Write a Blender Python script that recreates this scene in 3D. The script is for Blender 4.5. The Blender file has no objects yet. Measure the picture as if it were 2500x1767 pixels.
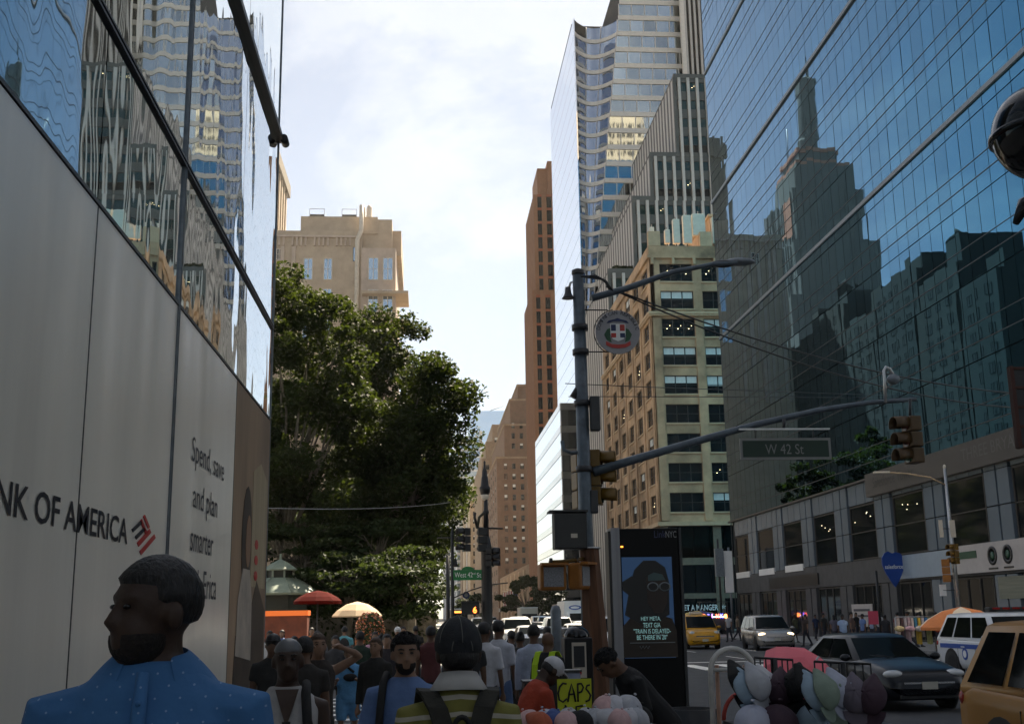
import bpy, bmesh, math, random
import numpy as np
from mathutils import Vector, Matrix, Euler
random.seed(7)
rng = np.random.default_rng(11)
S = bpy.context.scene
COL = S.collection
R = math.radians

# ------------------------------------------------------------------ camera
EYE = Vector((0.0, 0.0, 1.95))
RX = Vector((0.99713, -0.07384, -0.01623))   # camera right
FW = Vector((0.07482, 0.97320, 0.21753))     # camera forward
cam = bpy.data.objects.new('camera', bpy.data.cameras.new('camera'))
COL.objects.link(cam)
fwd = FW.normalized(); rgt = (RX - fwd * RX.dot(fwd)).normalized(); upv = rgt.cross(fwd)
mw = Matrix((rgt, upv, -fwd)).transposed().to_4x4(); mw.translation = EYE
cam.matrix_world = mw
cam.data.sensor_width = 36.0
cam.data.lens = 2773.0 / 2500.0 * 36.0
cam.data.clip_start = 0.1
cam.data.clip_end = 6000
S.camera = cam

# ------------------------------------------------------------------ light
SUN_EL, SUN_AZ = R(54.0), R(25.0)            # azimuth measured from +Y (down the avenue) towards +X
S.view_settings.view_transform = 'Standard'
S.view_settings.look = 'None'
S.view_settings.gamma = 1.0
S.view_settings.use_curve_mapping = False
S.view_settings.exposure = 1.97
world = bpy.data.worlds.new('World'); S.world = world
world.use_nodes = True
wn, wl = world.node_tree.nodes, world.node_tree.links
wn.clear()
sky = wn.new('ShaderNodeTexSky'); sky.sky_type = 'NISHITA'
sky.sun_disc = False; sky.sun_elevation = SUN_EL; sky.sun_rotation = SUN_AZ
sky.air_density = 1.0; sky.dust_density = 0.4; sky.ozone_density = 1.5
tc = wn.new('ShaderNodeTexCoord')
mp = wn.new('ShaderNodeMapping'); mp.inputs['Scale'].default_value = (1.0, 1.0, 1.9); mp.inputs['Location'].default_value = (0.35, 0.1, 0.2)
wl.new(tc.outputs['Generated'], mp.inputs['Vector'])
nz = wn.new('ShaderNodeTexNoise'); nz.inputs['Scale'].default_value = 2.6; nz.inputs['Detail'].default_value = 9; nz.inputs['Roughness'].default_value = 0.6; nz.inputs['Distortion'].default_value = 0.25
wl.new(mp.outputs['Vector'], nz.inputs['Vector'])
rp = wn.new('ShaderNodeValToRGB'); rp.color_ramp.elements[0].position = 0.49; rp.color_ramp.elements[1].position = 0.565
wl.new(nz.outputs['Fac'], rp.inputs['Fac'])
nz2 = wn.new('ShaderNodeTexNoise'); nz2.inputs['Scale'].default_value = 6.0; nz2.inputs['Detail'].default_value = 6
wl.new(mp.outputs['Vector'], nz2.inputs['Vector'])
cl = wn.new('ShaderNodeMix'); cl.data_type = 'RGBA'; cl.blend_type = 'MULTIPLY'; cl.inputs[0].default_value = 1.0
wl.new(sky.outputs['Color'], cl.inputs[6]); cl.inputs[7].default_value = (0.92, 0.90, 0.86, 1)
ca = wn.new('ShaderNodeMix'); ca.data_type = 'RGBA'; ca.blend_type = 'ADD'; ca.inputs[0].default_value = 1.0
cd = wn.new('ShaderNodeMix'); cd.data_type = 'RGBA'; cd.inputs[6].default_value = (0.7, 0.7, 0.72, 1); cd.inputs[7].default_value = (2.7, 2.6, 2.45, 1); wl.new(nz2.outputs['Fac'], cd.inputs[0])
wl.new(cl.outputs[2], ca.inputs[6]); wl.new(cd.outputs[2], ca.inputs[7])
mx = wn.new('ShaderNodeMix'); mx.data_type = 'RGBA'
wl.new(rp.outputs['Color'], mx.inputs[0]); wl.new(sky.outputs['Color'], mx.inputs[6]); wl.new(ca.outputs[2], mx.inputs[7])
bg = wn.new('ShaderNodeBackground'); bg.inputs['Strength'].default_value = 0.0405
hs = wn.new('ShaderNodeHueSaturation'); hs.inputs['Saturation'].default_value = 0.62; wl.new(mx.outputs[2], hs.inputs['Color'])
wb = wn.new('ShaderNodeMix'); wb.data_type = 'RGBA'; wb.blend_type = 'MULTIPLY'; wb.inputs[0].default_value = 1.0; wb.inputs[7].default_value = (0.955, 0.945, 0.92, 1)
wl.new(hs.outputs['Color'], wb.inputs[6]); wl.new(wb.outputs[2], bg.inputs['Color'])
wo = wn.new('ShaderNodeOutputWorld'); wl.new(bg.outputs[0], wo.inputs['Surface'])
sl = bpy.data.lights.new('sun', 'SUN'); sl.energy = 5.0; sl.angle = R(0.53); sl.color = (1.0, 0.86, 0.66)
so = bpy.data.objects.new('sun', sl); COL.objects.link(so)
sdir = Vector((math.sin(SUN_AZ) * math.cos(SUN_EL), math.cos(SUN_AZ) * math.cos(SUN_EL), math.sin(SUN_EL)))
so.rotation_euler = sdir.to_track_quat('Z', 'Y').to_euler(); so.location = (60, 60, 150)
S.render.engine = 'CYCLES'
S.cycles.max_bounces = 8; S.cycles.diffuse_bounces = 4; S.cycles.glossy_bounces = 5
S.cycles.transmission_bounces = 3; S.cycles.transparent_max_bounces = 6
S.cycles.caustics_reflective = True; S.cycles.blur_glossy = 0.6; S.cycles.caustics_refractive = False
S.cycles.sample_clamp_indirect = 4.0
S.cycles.use_denoising = True

# ------------------------------------------------------------------ helpers: materials
def pm(name, col, rough=0.65, metal=0.0, var=0.18, scale=2.0, bump=0.0, bscale=25.0, spec=0.4, streak=None, trans=0.0):
    """procedural principled material: base colour with noise variation, optional fine bump"""
    m = bpy.data.materials.new(name); m.use_nodes = True
    n, l = m.node_tree.nodes, m.node_tree.links
    b = n['Principled BSDF']
    b.inputs['Roughness'].default_value = rough; b.inputs['Metallic'].default_value = metal
    b.inputs['Specular IOR Level'].default_value = spec
    c = n.new('ShaderNodeTexCoord')
    src = c.outputs['Object']
    if streak:
        k = n.new('ShaderNodeMapping'); k.inputs['Scale'].default_value = streak
        l.new(src, k.inputs['Vector']); vec = k.outputs['Vector']
    else:
        vec = src
    t = n.new('ShaderNodeTexNoise'); t.inputs['Scale'].default_value = scale; t.inputs['Detail'].default_value = 5; t.inputs['Roughness'].default_value = 0.62
    l.new(vec, t.inputs['Vector'])
    r = n.new('ShaderNodeMapRange'); r.inputs['From Min'].default_value = 0.3; r.inputs['From Max'].default_value = 0.7
    r.inputs['To Min'].default_value = 1 - var; r.inputs['To Max'].default_value = 1 + var
    l.new(t.outputs['Fac'], r.inputs['Value'])
    h = n.new('ShaderNodeMix'); h.data_type = 'RGBA'; h.blend_type = 'MULTIPLY'; h.inputs[0].default_value = 1.0
    h.inputs[6].default_value = (*col, 1); l.new(r.outputs['Result'], h.inputs[7])
    l.new(h.outputs[2], b.inputs['Base Color'])
    if bump:
        q = n.new('ShaderNodeTexNoise'); q.inputs['Scale'].default_value = bscale; q.inputs['Detail'].default_value = 4
        l.new(vec, q.inputs['Vector'])
        u = n.new('ShaderNodeBump'); u.inputs['Strength'].default_value = bump; u.inputs['Distance'].default_value = 0.02
        l.new(q.outputs['Fac'], u.inputs['Height']); l.new(u.outputs['Normal'], b.inputs['Normal'])
    return m

def mirror(name, col, rough=0.02, wave=0.006, wscale=0.6, stretch=(1, 1, 1), rnd=0.0):
    """coated reflective glass; a low ripple bends what it reflects"""
    m = bpy.data.materials.new(name); m.use_nodes = True
    n, l = m.node_tree.nodes, m.node_tree.links
    b = n['Principled BSDF']
    b.inputs['Base Color'].default_value = (*col, 1); b.inputs['Metallic'].default_value = 1.0; b.inputs['Roughness'].default_value = rough
    c = n.new('ShaderNodeTexCoord'); g = n.new('ShaderNodeNewGeometry')
    k = n.new('ShaderNodeMapping'); k.inputs['Scale'].default_value = stretch
    l.new(g.outputs['Position'], k.inputs['Vector'])
    t = n.new('ShaderNodeTexNoise'); t.inputs['Scale'].default_value = wscale; t.inputs['Detail'].default_value = 1.5
    l.new(k.outputs['Vector'], t.inputs['Vector'])
    u = n.new('ShaderNodeBump'); u.inputs['Strength'].default_value = 1.0; u.inputs['Distance'].default_value = wave
    l.new(t.outputs['Fac'], u.inputs['Height']); l.new(u.outputs['Normal'], b.inputs['Normal'])
    if rnd:
        o = n.new('ShaderNodeObjectInfo'); r = n.new('ShaderNodeMapRange')
        r.inputs['To Min'].default_value = 1 - rnd; r.inputs['To Max'].default_value = 1 + rnd
        l.new(o.outputs['Random'], r.inputs['Value'])
        h = n.new('ShaderNodeMix'); h.data_type = 'RGBA'; h.blend_type = 'MULTIPLY'; h.inputs[0].default_value = 1.0
        h.inputs[6].default_value = (*col, 1); l.new(r.outputs['Result'], h.inputs[7]); l.new(h.outputs[2], b.inputs['Base Color'])
    return m

def glow(name, col, strength):
    m = bpy.data.materials.new(name); m.use_nodes = True
    b = m.node_tree.nodes['Principled BSDF']
    b.inputs['Base Color'].default_value = (*[x * 0.5 for x in col], 1)
    b.inputs['Emission Color'].default_value = (*col, 1); b.inputs['Emission Strength'].default_value = strength
    return m

_mc = {}
def cm(col, rough=0.7, var=0.2, **k):
    """cached cloth / paint material by colour"""
    key = (tuple(round(c, 3) for c in col), rough, var, tuple(sorted(k.items())))
    if key not in _mc:
        _mc[key] = pm('surface_%02d' % len(_mc), col, rough, var=var, scale=k.pop('scale', 9.0), **k)
    return _mc[key]

# ------------------------------------------------------------------ helpers: meshes
class MB:
    def __init__(self):
        self.v, self.f, self.mi, self.sm = [], [], [], []
        self.M = None
    def add(self, vs, fs, mi=0, smooth=False):
        o = len(self.v)
        if self.M is not None: vs = [tuple(self.M @ Vector(p)) for p in vs]
        self.v.extend(vs); self.f.extend([tuple(i + o for i in q) for q in fs])
        self.mi.extend([mi] * len(fs)); self.sm.extend([smooth] * len(fs)); return self
    def bx(self, x0, x1, y0, y1, z0, z1, mi=0):
        return self.add([(x0, y0, z0), (x1, y0, z0), (x1, y1, z0), (x0, y1, z0), (x0, y0, z1), (x1, y0, z1), (x1, y1, z1), (x0, y1, z1)],
                        [(0, 3, 2, 1), (4, 5, 6, 7), (0, 1, 5, 4), (1, 2, 6, 5), (2, 3, 7, 6), (3, 0, 4, 7)], mi)
    def box(self, c, s, mi=0):
        return self.bx(c[0] - s[0] / 2, c[0] + s[0] / 2, c[1] - s[1] / 2, c[1] + s[1] / 2, c[2] - s[2] / 2, c[2] + s[2] / 2, mi)
    def tube(self, pts, rad, n=10, mi=0, caps=True, smooth=True):
        pts = [Vector(p) for p in pts]
        if not hasattr(rad, '__len__'): rad = [rad] * len(pts)
        vs, fs = [], []
        prev = None
        for i, p in enumerate(pts):
            a = pts[min(i + 1, len(pts) - 1)] - pts[max(i - 1, 0)]
            a.normalize()
            if prev is None:
                t = Vector((0, 0, 1)) if abs(a.z) < 0.9 else Vector((1, 0, 0))
                u = (t - a * t.dot(a)).normalized()
            else:
                u = (prev - a * prev.dot(a)).normalized()
            prev = u; w = a.cross(u)
            for k in range(n):
                th = 2 * math.pi * k / n
                vs.append(tuple(p + (u * math.cos(th) + w * math.sin(th)) * rad[i]))
        for i in range(len(pts) - 1):
            for k in range(n):
                fs.append((i * n + k, i * n + (k + 1) % n, (i + 1) * n + (k + 1) % n, (i + 1) * n + k))
        self.add(vs, fs, mi, smooth)
        if caps:
            o = len(self.v) - len(vs)
            self.f.append(tuple(o + k for k in reversed(range(n)))); self.f.append(tuple(o + (len(pts) - 1) * n + k for k in range(n)))
            self.mi += [mi, mi]; self.sm += [False, False]
        return self
    def cyl(self, p0, p1, r0, r1=None, n=14, mi=0):
        return self.tube([p0, p1], [r0, r0 if r1 is None else r1], n, mi)
    def ell(self, c, r, n=14, m=9, mi=0, fn=None):
        vs, fs = [], []
        for j in range(m + 1):
            ph = math.pi * j / m
            for k in range(n):
                th = 2 * math.pi * k / n
                d = Vector((math.sin(ph) * math.cos(th), math.sin(ph) * math.sin(th), math.cos(ph)))
                s = fn(d) if fn else 1.0
                vs.append((c[0] + r[0] * d.x * s, c[1] + r[1] * d.y * s, c[2] + r[2] * d.z * s))
        for j in range(m):
            for k in range(n):
                fs.append((j * n + k, (j + 1) * n + k, (j + 1) * n + (k + 1) % n, j * n + (k + 1) % n))
        return self.add(vs, fs, mi, True)
    def loft(self, rings, mi=0, smooth=True, closed=True, caps=True):
        n = len(rings[0]); vs = [tuple(p) for r in rings for p in r]; fs = []
        for i in range(len(rings) - 1):
            for k in range(n if closed else n - 1):
                fs.append((i * n + k, i * n + (k + 1) % n, (i + 1) * n + (k + 1) % n, (i + 1) * n + k))
        if caps and closed:
            fs.append(tuple(reversed(range(n)))); fs.append(tuple((len(rings) - 1) * n + k for k in range(n)))
        return self.add(vs, fs, mi, smooth)
    def lathe(self, prof, c=(0, 0, 0), n=18, mi=0, smooth=True):
        rings = [[(c[0] + r * math.cos(2 * math.pi * k / n), c[1] + r * math.sin(2 * math.pi * k / n), c[2] + z) for k in range(n)] for r, z in prof]
        return self.loft(rings, mi, smooth)
    def slab(self, poly, d, mi=0):
        """extrude a 3D polygon by vector d"""
        n = len(poly); d = Vector(d); a = [tuple(p) for p in poly]; b = [tuple(Vector(p) + d) for p in poly]
        fs = [tuple(range(n)), tuple(reversed(range(n, 2 * n)))] + [(k, k + n, (k + 1) % n + n, (k + 1) % n) for k in range(n)]
        return self.add(a + b, fs, mi)
    def mesh(self, name, mats):
        me = bpy.data.meshes.new(name)
        me.from_pydata([tuple(p) for p in self.v], [], self.f)
        for m in (mats if isinstance(mats, (list, tuple)) else [mats]): me.materials.append(m)
        me.polygons.foreach_set('material_index', self.mi); me.polygons.foreach_set('use_smooth', self.sm)
        me.update(); return me

def fix_normals(me):
    b = bmesh.new(); b.from_mesh(me); bmesh.ops.recalc_face_normals(b, faces=b.faces); b.to_mesh(me); b.free(); return me

XF = {}
def put(name, mb, mats, parent=None, world=True, bevel=0.0, recalc=True, label=None, kind=None):
    """link a builder (or mesh) as one object; world=True: coordinates are world, moved into the parent's frame"""
    me = mb.mesh(name, mats) if isinstance(mb, MB) else mb
    if parent is not None and world and parent.name in XF: me.transform(XF[parent.name].inverted())
    if isinstance(mb, MB) and recalc: fix_normals(me)
    o = bpy.data.objects.new(name, me); COL.objects.link(o)
    if parent is not None: o.parent = parent
    if bevel:
        b = o.modifiers.new('bevel', 'BEVEL'); b.width = bevel; b.segments = 2; b.limit_method = 'ANGLE'
    if label: o['label'] = label
    if kind: o['kind'] = kind
    return o

def thing(name, label, cat, loc=(0, 0, 0), rz=0.0, group=None, scale=1.0):
    o = bpy.data.objects.new(name, None); COL.objects.link(o)
    o.empty_display_size = 0.2
    o.location = loc; o.rotation_euler = (0, 0, rz); o.scale = (scale,) * 3
    o['label'] = label; o['category'] = cat
    if group: o['group'] = group
    XF[o.name] = Matrix.LocRotScale(Vector(loc), Euler((0, 0, rz)), Vector((scale,) * 3))
    return o

def tag(o, label, cat, group=None):
    o['label'] = label; o['category'] = cat
    if group: o['group'] = group
    return o

def struct(name, mb, mats, parent=None):
    o = put(name, mb, mats, parent); o['kind'] = 'structure'; return o

def copy_tree(o, parent=None):
    c = o.copy(); COL.objects.link(c)
    if parent is not None: c.parent = parent
    if o.name in XF: XF[c.name] = XF[o.name]
    for ch in list(o.children): copy_tree(ch, c)
    return c

def inst(name, me, parent, loc, rz=0.0):
    """another object on shared mesh data, placed in world coordinates under an unrotated parent"""
    o = bpy.data.objects.new(name, me); COL.objects.link(o); o.parent = parent
    o.location = Vector(loc) - Vector(parent.location); o.rotation_euler = (0, 0, rz); return o

def text_mesh(s, ext=0.004, shear=0.0, spacing=1.0, bold=0.0):
    cu = bpy.data.curves.new('lettering', 'FONT'); cu.body = s; cu.extrude = ext; cu.align_x = 'LEFT'; cu.shear = shear
    cu.space_character = spacing; cu.resolution_u = 3; cu.offset = bold
    o = bpy.data.objects.new('lettering', cu); COL.objects.link(o)
    dg = bpy.context.evaluated_depsgraph_get()
    me = bpy.data.meshes.new_from_object(o.evaluated_get(dg))
    bpy.data.objects.remove(o); bpy.data.curves.remove(cu)
    return me

def text(name, s, mat, org, u, up, width, height=None, parent=None, bold=0.0, ext=0.004, spacing=1.0):
    """text whose lower left corner is at org, running along u, letters standing along up, fitted to width (and height)"""
    me = text_mesh(s, 0.0, spacing=spacing, bold=bold)
    co = np.array([v.co[:] for v in me.vertices]); mn, mxx = co.min(0), co.max(0)
    sx = width / (mxx[0] - mn[0]); sy = sx if height is None else height / (mxx[1] - mn[1])
    u = Vector(u).normalized(); up = Vector(up).normalized(); nrm = u.cross(up)
    for v in me.vertices:
        x, y = (v.co.x - mn[0]) * sx, (v.co.y - mn[1]) * sy
        v.co = Vector(org) + u * x + up * y + nrm * (v.co.z + ext + 0.002)
    me.materials.clear(); me.materials.append(mat)
    o = put(name, me, None, parent); return o
# ------------------------------------------------------------------ materials of the place
M_asph = pm('asphalt', (0.036, 0.037, 0.041), 0.75, var=0.3, scale=1.2, bump=0.35, bscale=60)
M_conc = pm('pavement_concrete', (0.24, 0.235, 0.22), 0.8, var=0.2, scale=1.6, bump=0.2, bscale=40)
M_kerb = pm('kerb_granite', (0.22, 0.22, 0.22), 0.7, var=0.25, scale=6, bump=0.2)
M_line = pm('road_paint', (0.72, 0.71, 0.68), 0.6, var=0.25, scale=5, bump=0.2, bscale=50)
M_black = pm('black_metal', (0.012, 0.012, 0.013), 0.4, var=0.3, scale=8)
M_dark = pm('dark_metal', (0.030, 0.031, 0.034), 0.45, var=0.25, scale=6)
M_grey = pm('grey_metal', (0.16, 0.18, 0.20), 0.42, metal=0.3, var=0.25, scale=7, bump=0.08)
M_steel = pm('bare_steel', (0.42, 0.42, 0.42), 0.32, metal=0.8, var=0.15, scale=8)
M_white = pm('white_enamel', (0.74, 0.74, 0.73), 0.32, var=0.05, scale=1.0)
M_room = pm('dark_interior', (0.012, 0.012, 0.012), 0.9, var=0.4, scale=0.5)
M_win = pm('window_glass', (0.010, 0.013, 0.015), 0.06, var=0.3, scale=0.7, spec=0.55)
M_frame = pm('bronze_frame', (0.035, 0.030, 0.026), 0.5, var=0.2, scale=8)
M_blind = pm('roller_blind', (0.55, 0.56, 0.54), 0.8, var=0.12, scale=2)
M_lit = glow('lit_ceiling_lamp', (1.0, 0.80, 0.42), 3.0)

# ------------------------------------------------------------------ ground, roads, pavements
g = MB(); g.add([(-700, -150, -0.004), (700, -150, -0.004), (700, 1100, -0.004), (-700, 1100, -0.004)], [(0, 1, 2, 3)])
struct('ground', g, M_asph)
g = MB(); g.add([(3.6, -140, 0.0), (22.0, -140, 0.0), (22.0, 1095, 0.0), (3.6, 1095, 0.0)], [(0, 1, 2, 3)]); struct('avenue_road', g, M_asph)
g = MB()
g.add([(-400, 20.6, 0.0), (3.6, 20.6, 0.0), (3.6, 38.5, 0.0), (-400, 38.5, 0.0)], [(0, 1, 2, 3)])
g.add([(22.0, 20.6, 0.0), (400, 20.6, 0.0), (400, 38.5, 0.0), (22.0, 38.5, 0.0)], [(0, 1, 2, 3)])
struct('cross_street', g, M_asph)
def pavement(x0, x1, y0, y1, z=0.12):
    p = struct('pavement', MB().bx(x0, x1, y0, y1, -0.2, z), M_conc); return p
near = pavement(-2.45, 3.45, -40, 20.4); 
corner_se = pavement(-300, 3.45, 38.7, 1090)
west_s = pavement(22.2, 60, 38.7, 103.9)
pavement(22.2, 60, 122, 1090); pavement(22.2, 300, -60, 20.4)
for x0, x1, y0, y1 in ((3.45, 3.6, -40, 20.4), (3.45, 3.6, 38.7, 1090), (22.0, 22.2, 38.5, 104.1), (22.0, 22.2, 122, 1090), (22.0, 22.2, -60, 20.4), (-40, 3.6, 20.4, 20.6), (-300, 3.6, 38.5, 38.7), (22.2, 300, 38.5, 38.7)):
    struct('kerb', MB().bx(x0, x1, y0, y1, -0.2, 0.135), M_kerb)
sl_me = fix_normals(MB().bx(-0.72, 0.72, -0.72, 0.72, 0.0, 0.022).mesh('paving_slab', [M_conc]))
for i in range(4):
    for j in range(13):
        o = bpy.data.objects.new('paving_slab', sl_me); COL.objects.link(o); o.parent = near
        o.location = (-1.7 + i * 1.46, 1.2 + j * 1.46, 0.118 + random.uniform(-.003, .003))
for i in range(5):
    for j in range(8):
        o = bpy.data.objects.new('paving_slab', sl_me); COL.objects.link(o); o.parent = corner_se
        o.location = (-3.3 + i * 1.46, 39.6 + j * 1.46, 0.118 + random.uniform(-.003, .003))
def stripe(x0, x1, y0, y1, z=0.004):
    g = MB(); g.add([(x0, y0, z), (x1, y0, z), (x1, y1, z), (x0, y1, z)], [(0, 1, 2, 3)]); return struct('crosswalk_stripe', g, M_line)
for k in range(15): stripe(-2.3, 1.9, 21.0 + k * 1.17, 21.42 + k * 1.17)          # across the side street, in front of the camera
for k in range(14): stripe(4.6 + k * 1.25, 5.15 + k * 1.25, 14.6, 18.9)            # across the avenue, near side
for k in range(14): stripe(4.6 + k * 1.25, 5.15 + k * 1.25, 40.0, 44.2)            # across the avenue, far side
for y in (46.0, 12.6):
    g = MB(); g.add([(4.0, y, 0.004), (21.6, y, 0.004), (21.6, y + 0.45, 0.004), (4.0, y + 0.45, 0.004)], [(0, 1, 2, 3)]); struct('stop_line', g, M_line)
for lx in (7.2, 10.3, 13.4, 16.5):
    for k in range(14):
        g = MB(); y = 49 + k * 9; g.add([(lx, y, 0.004), (lx + 0.12, y, 0.004), (lx + 0.12, y + 3, 0.004), (lx, y + 3, 0.004)], [(0, 1, 2, 3)]); struct('lane_dash', g, M_line)

# ------------------------------------------------------------------ facades
_wc = {}
def win_mesh(w, h, panes=1, style='plain', frame=None, rows=1, glass=None, fw=0.07):
    frame = frame or M_frame; glass = glass or M_win
    key = (round(w, 2), round(h, 2), panes, style, frame.name, rows, glass.name, fw)
    if key in _wc: return _wc[key]
    b = MB(); b.bx(0, w, 0.0, 0.03, 0, h, 0)
    b.bx(0, w, -0.05, -0.004, 0, fw, 1).bx(0, w, -0.05, -0.004, h - fw, h, 1)
    for i in range(panes + 1):
        x = (w - fw) * i / panes; b.bx(x, x + fw, -0.06, -0.003, fw, h - fw, 1)
    for i in range(1, rows):
        z = h * i / rows; b.bx(fw, w - fw, -0.045, -0.006, z - 0.03, z + 0.03, 1)
    if style in ('blind', 'half'):
        f = 0.55 if style == 'half' else 0.4
        for i in range(panes):
            x = (w - fw) * i / panes; b.bx(x + fw + .03, x + (w - fw) / panes - .03, -0.012, -0.003, h * (1 - f), h - fw - 0.01, 2)
    if style == 'lit':
        for i in range(panes):
            x = (w - fw) * (i + 0.5) / panes; b.bx(x - 0.05, x + 0.05, -0.02, -0.004, h * 0.45, h * 0.45 + 0.05, 3)
            b.bx(x + 0.3, x + 0.36, -0.02, -0.004, h * 0.62, h * 0.62 + 0.05, 3)
    me = fix_normals(b.mesh('window', [glass, frame, M_blind, M_lit])); _wc[key] = me; return me

def frame_of(O, u):
    u = Vector((u[0], u[1], 0)).normalized(); n_in = Vector((-u.y, u.x, 0))
    M = Matrix((u, n_in, Vector((0, 0, 1)))).transposed().to_4x4(); M.translation = Vector((O[0], O[1], 0)); return M, u, n_in

def facade(parent, O, u, L, z0, z1, floors, bays, wallmat, depth=0.45, style=None, panes=1, rows=1, frame=None, glass=None, wname='window', wall='wall', recess=0.25, sill=None, cap=999):
    """a wall with real openings: piers and spandrels round recessed windows, each window an object"""
    M, uu, n_in = frame_of(O, u); b = MB(); b.M = M
    e = [0.0] + [x for p in bays for x in p] + [L]
    for i in range(0, len(e), 2):
        if e[i + 1] - e[i] > 0.01: b.bx(e[i], e[i + 1], 0, depth, z0, z1)
    zz = [z0] + [z for p in floors for z in p] + [z1]
    for (a, c) in bays:
        for i in range(0, len(zz), 2):
            if zz[i + 1] - zz[i] > 0.01: b.bx(a, c, 0.03, depth - .01, zz[i], zz[i + 1])
    put(wall, b, wallmat, parent)
    rz = math.atan2(uu.y, uu.x); k = 0
    sb = MB(); sb.M = M
    for fi, (za, zb) in enumerate(floors):
        for bi, (a, c) in enumerate(bays):
            st = style(fi, bi) if style else 'plain'
            me = win_mesh(c - a, zb - za, panes if not callable(panes) else panes(bi), st, frame, rows, glass)
            p = M @ Vector((a, recess, za)); k += 1
            inst(wname, me, parent, p, rz)
            if sill: sb.bx(a - 0.05, c + 0.05, -0.12, recess, za - 0.16, za - 0.004)
    if sill and sb.v: put('sill', sb, sill, parent)

def core(parent, x0, x1, y0, y1, z0, z1, mat=None, name='core'):
    return put(name, MB().bx(x0, x1, y0, y1, z0, z1), mat or M_room, parent)

# ---- bank building on the left
M_bglass = mirror('bank_glass', (0.66, 0.74, 0.78), 0.012, wave=0.0085, wscale=1.15, stretch=(1, 1.0, 0.42))
M_sheen = pm('white_wall_panel', (0.90, 0.865, 0.785), 0.30, var=0.10, scale=0.9, streak=(1, 1.3, 0.12), spec=0.5)
M_sheen.node_tree.nodes['Principled BSDF'].inputs['Coat Weight'].default_value = 0.7; M_sheen.node_tree.nodes['Principled BSDF'].inputs['Coat Roughness'].default_value = 0.22
_n, _l = M_sheen.node_tree.nodes, M_sheen.node_tree.links
_t = _n.new('ShaderNodeTexNoise'); _t.inputs['Scale'].default_value = 1.1; _t.inputs['Detail'].default_value = 1.0
_g = _n.new('ShaderNodeNewGeometry'); _m = _n.new('ShaderNodeMapping'); _m.inputs['Scale'].default_value = (1, 1.0, 0.22); _l.new(_g.outputs['Position'], _m.inputs['Vector']); _l.new(_m.outputs['Vector'], _t.inputs['Vector'])
_u = _n.new('ShaderNodeBump'); _u.inputs['Strength'].default_value = 1.0; _u.inputs['Distance'].default_value = 0.035; _l.new(_t.outputs['Fac'], _u.inputs['Height'])
_l.new(_u.outputs['Normal'], _n['Principled BSDF'].inputs['Coat Normal']); _l.new(_u.outputs['Normal'], _n['Principled BSDF'].inputs['Normal'])
bank = thing('bank_building', 'bank building with tall white panels under rippling reflective glass', 'building', (-2.45, 17.85, 0))
put('core', MB().bx(-30, -2.62, -26, 17.6, 0, 17), M_room, bank)
ys = [-12.0, -4.4, -1.4, 2.0, 5.3, 8.24, 11.08, 14.64, 17.85]
M_poster = pm('poster_print', (0.30, 0.20, 0.125), 0.45, var=0.35, scale=0.8, streak=(1, 1.5, 0.35))
for i in range(len(ys) - 1):
    last = i == len(ys) - 2
    y0, y1 = ys[i] + 0.012, ys[i + 1] - (0.06 if i == 5 else 0.012)
    p = put('poster_panel' if last else 'white_panel', MB().bx(-2.53, -2.45, y0, y1, 0.14, 4.98), M_poster if last else M_sheen, bank)
    if last: p['label'] = 'brown poster panel with a standing woman in white'
zrow = [(5.03, 6.44), (6.53, 9.66)] + [(9.78 + k * 3.6, 13.32 + k * 3.6) for k in range(2)]
ygl = [-12.0, -4.4, 2.0, 8.24, 11.08, 14.64, 17.85]
for (za, zb) in zrow:
    for i in range(len(ygl) - 1):
        if za > 16 and i < 2: continue
        put('glass_pane', MB().bx(-2.52, -2.46, ygl[i] + 0.012, ygl[i + 1] - 0.012, za, zb), M_bglass, bank)
put('top_trim', MB().bx(-2.55, -2.44, -12, 17.86, 4.99, 5.02), M_black, bank)
b = MB(); b.bx(-2.53, -2.43, -12, 17.80, 6.450, 6.472).bx(-2.53, -2.43, -12, 17.80, 6.500, 6.522); put('rail', b, M_dark, bank)
b = MB(); b.bx(-2.55, -2.375, -12, 17.9, 9.675, 9.765).cyl((-2.36, 17.75, 9.715), (-2.36, 18.02, 9.715), 0.065); put('rail', b, M_black, bank)
b = MB(); b.bx(-2.53, -2.438, 11.035, 11.055, 0.14, 17).bx(-2.53, -2.438, 11.095, 11.115, 0.14, 17); put('mullion', b, M_grey, bank); put('mullion', MB().bx(-2.53, -2.446, 11.056, 11.094, 0.14, 17), M_black, bank)
for y in (2.0, 5.3, 8.24, 14.64): put('panel_joint', MB().bx(-2.53, -2.4475, y - 0.0115, y + 0.0115, 0.14, 4.98), M_black, bank)
# the far end face of the bank, in the same glass
b = MB()
for (za, zb) in zrow: b.bx(-14, -2.50, 17.84, 17.87, za, zb)
put('end_glass', b, M_bglass, bank)
put('end_panel', MB().bx(-14, -2.535, 17.80, 17.88, 0.14, 4.98), M_sheen, bank)
put('corner_post', MB().bx(-2.495, -2.445, 17.855, 17.895, 0.14, 17), M_grey, bank)
M_ink = pm('navy_black_ink', (0.012, 0.014, 0.025), 0.5, var=0.1)
M_inkred = pm('red_ink', (0.50, 0.035, 0.03), 0.5, var=0.08)
M_inkgrey = pm('grey_ink', (0.05, 0.055, 0.07), 0.5, var=0.1)
YU, ZU = (0, 1, 0), (0, 0, 1)
text('lettering', 'BANK OF AMERICA', M_ink, (-2.45, 6.18, 2.565), YU, ZU, 3.42, 0.205, bank, bold=0.012)
def flat(name, poly, mat, x, parent):      # flat print on the wall plane, poly in (y, z)
    return put(name, MB().slab([(x, y, z) for y, z in poly], (-0.004, 0, 0)), mat, parent)
fl = MB(); fr = MB()
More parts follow.
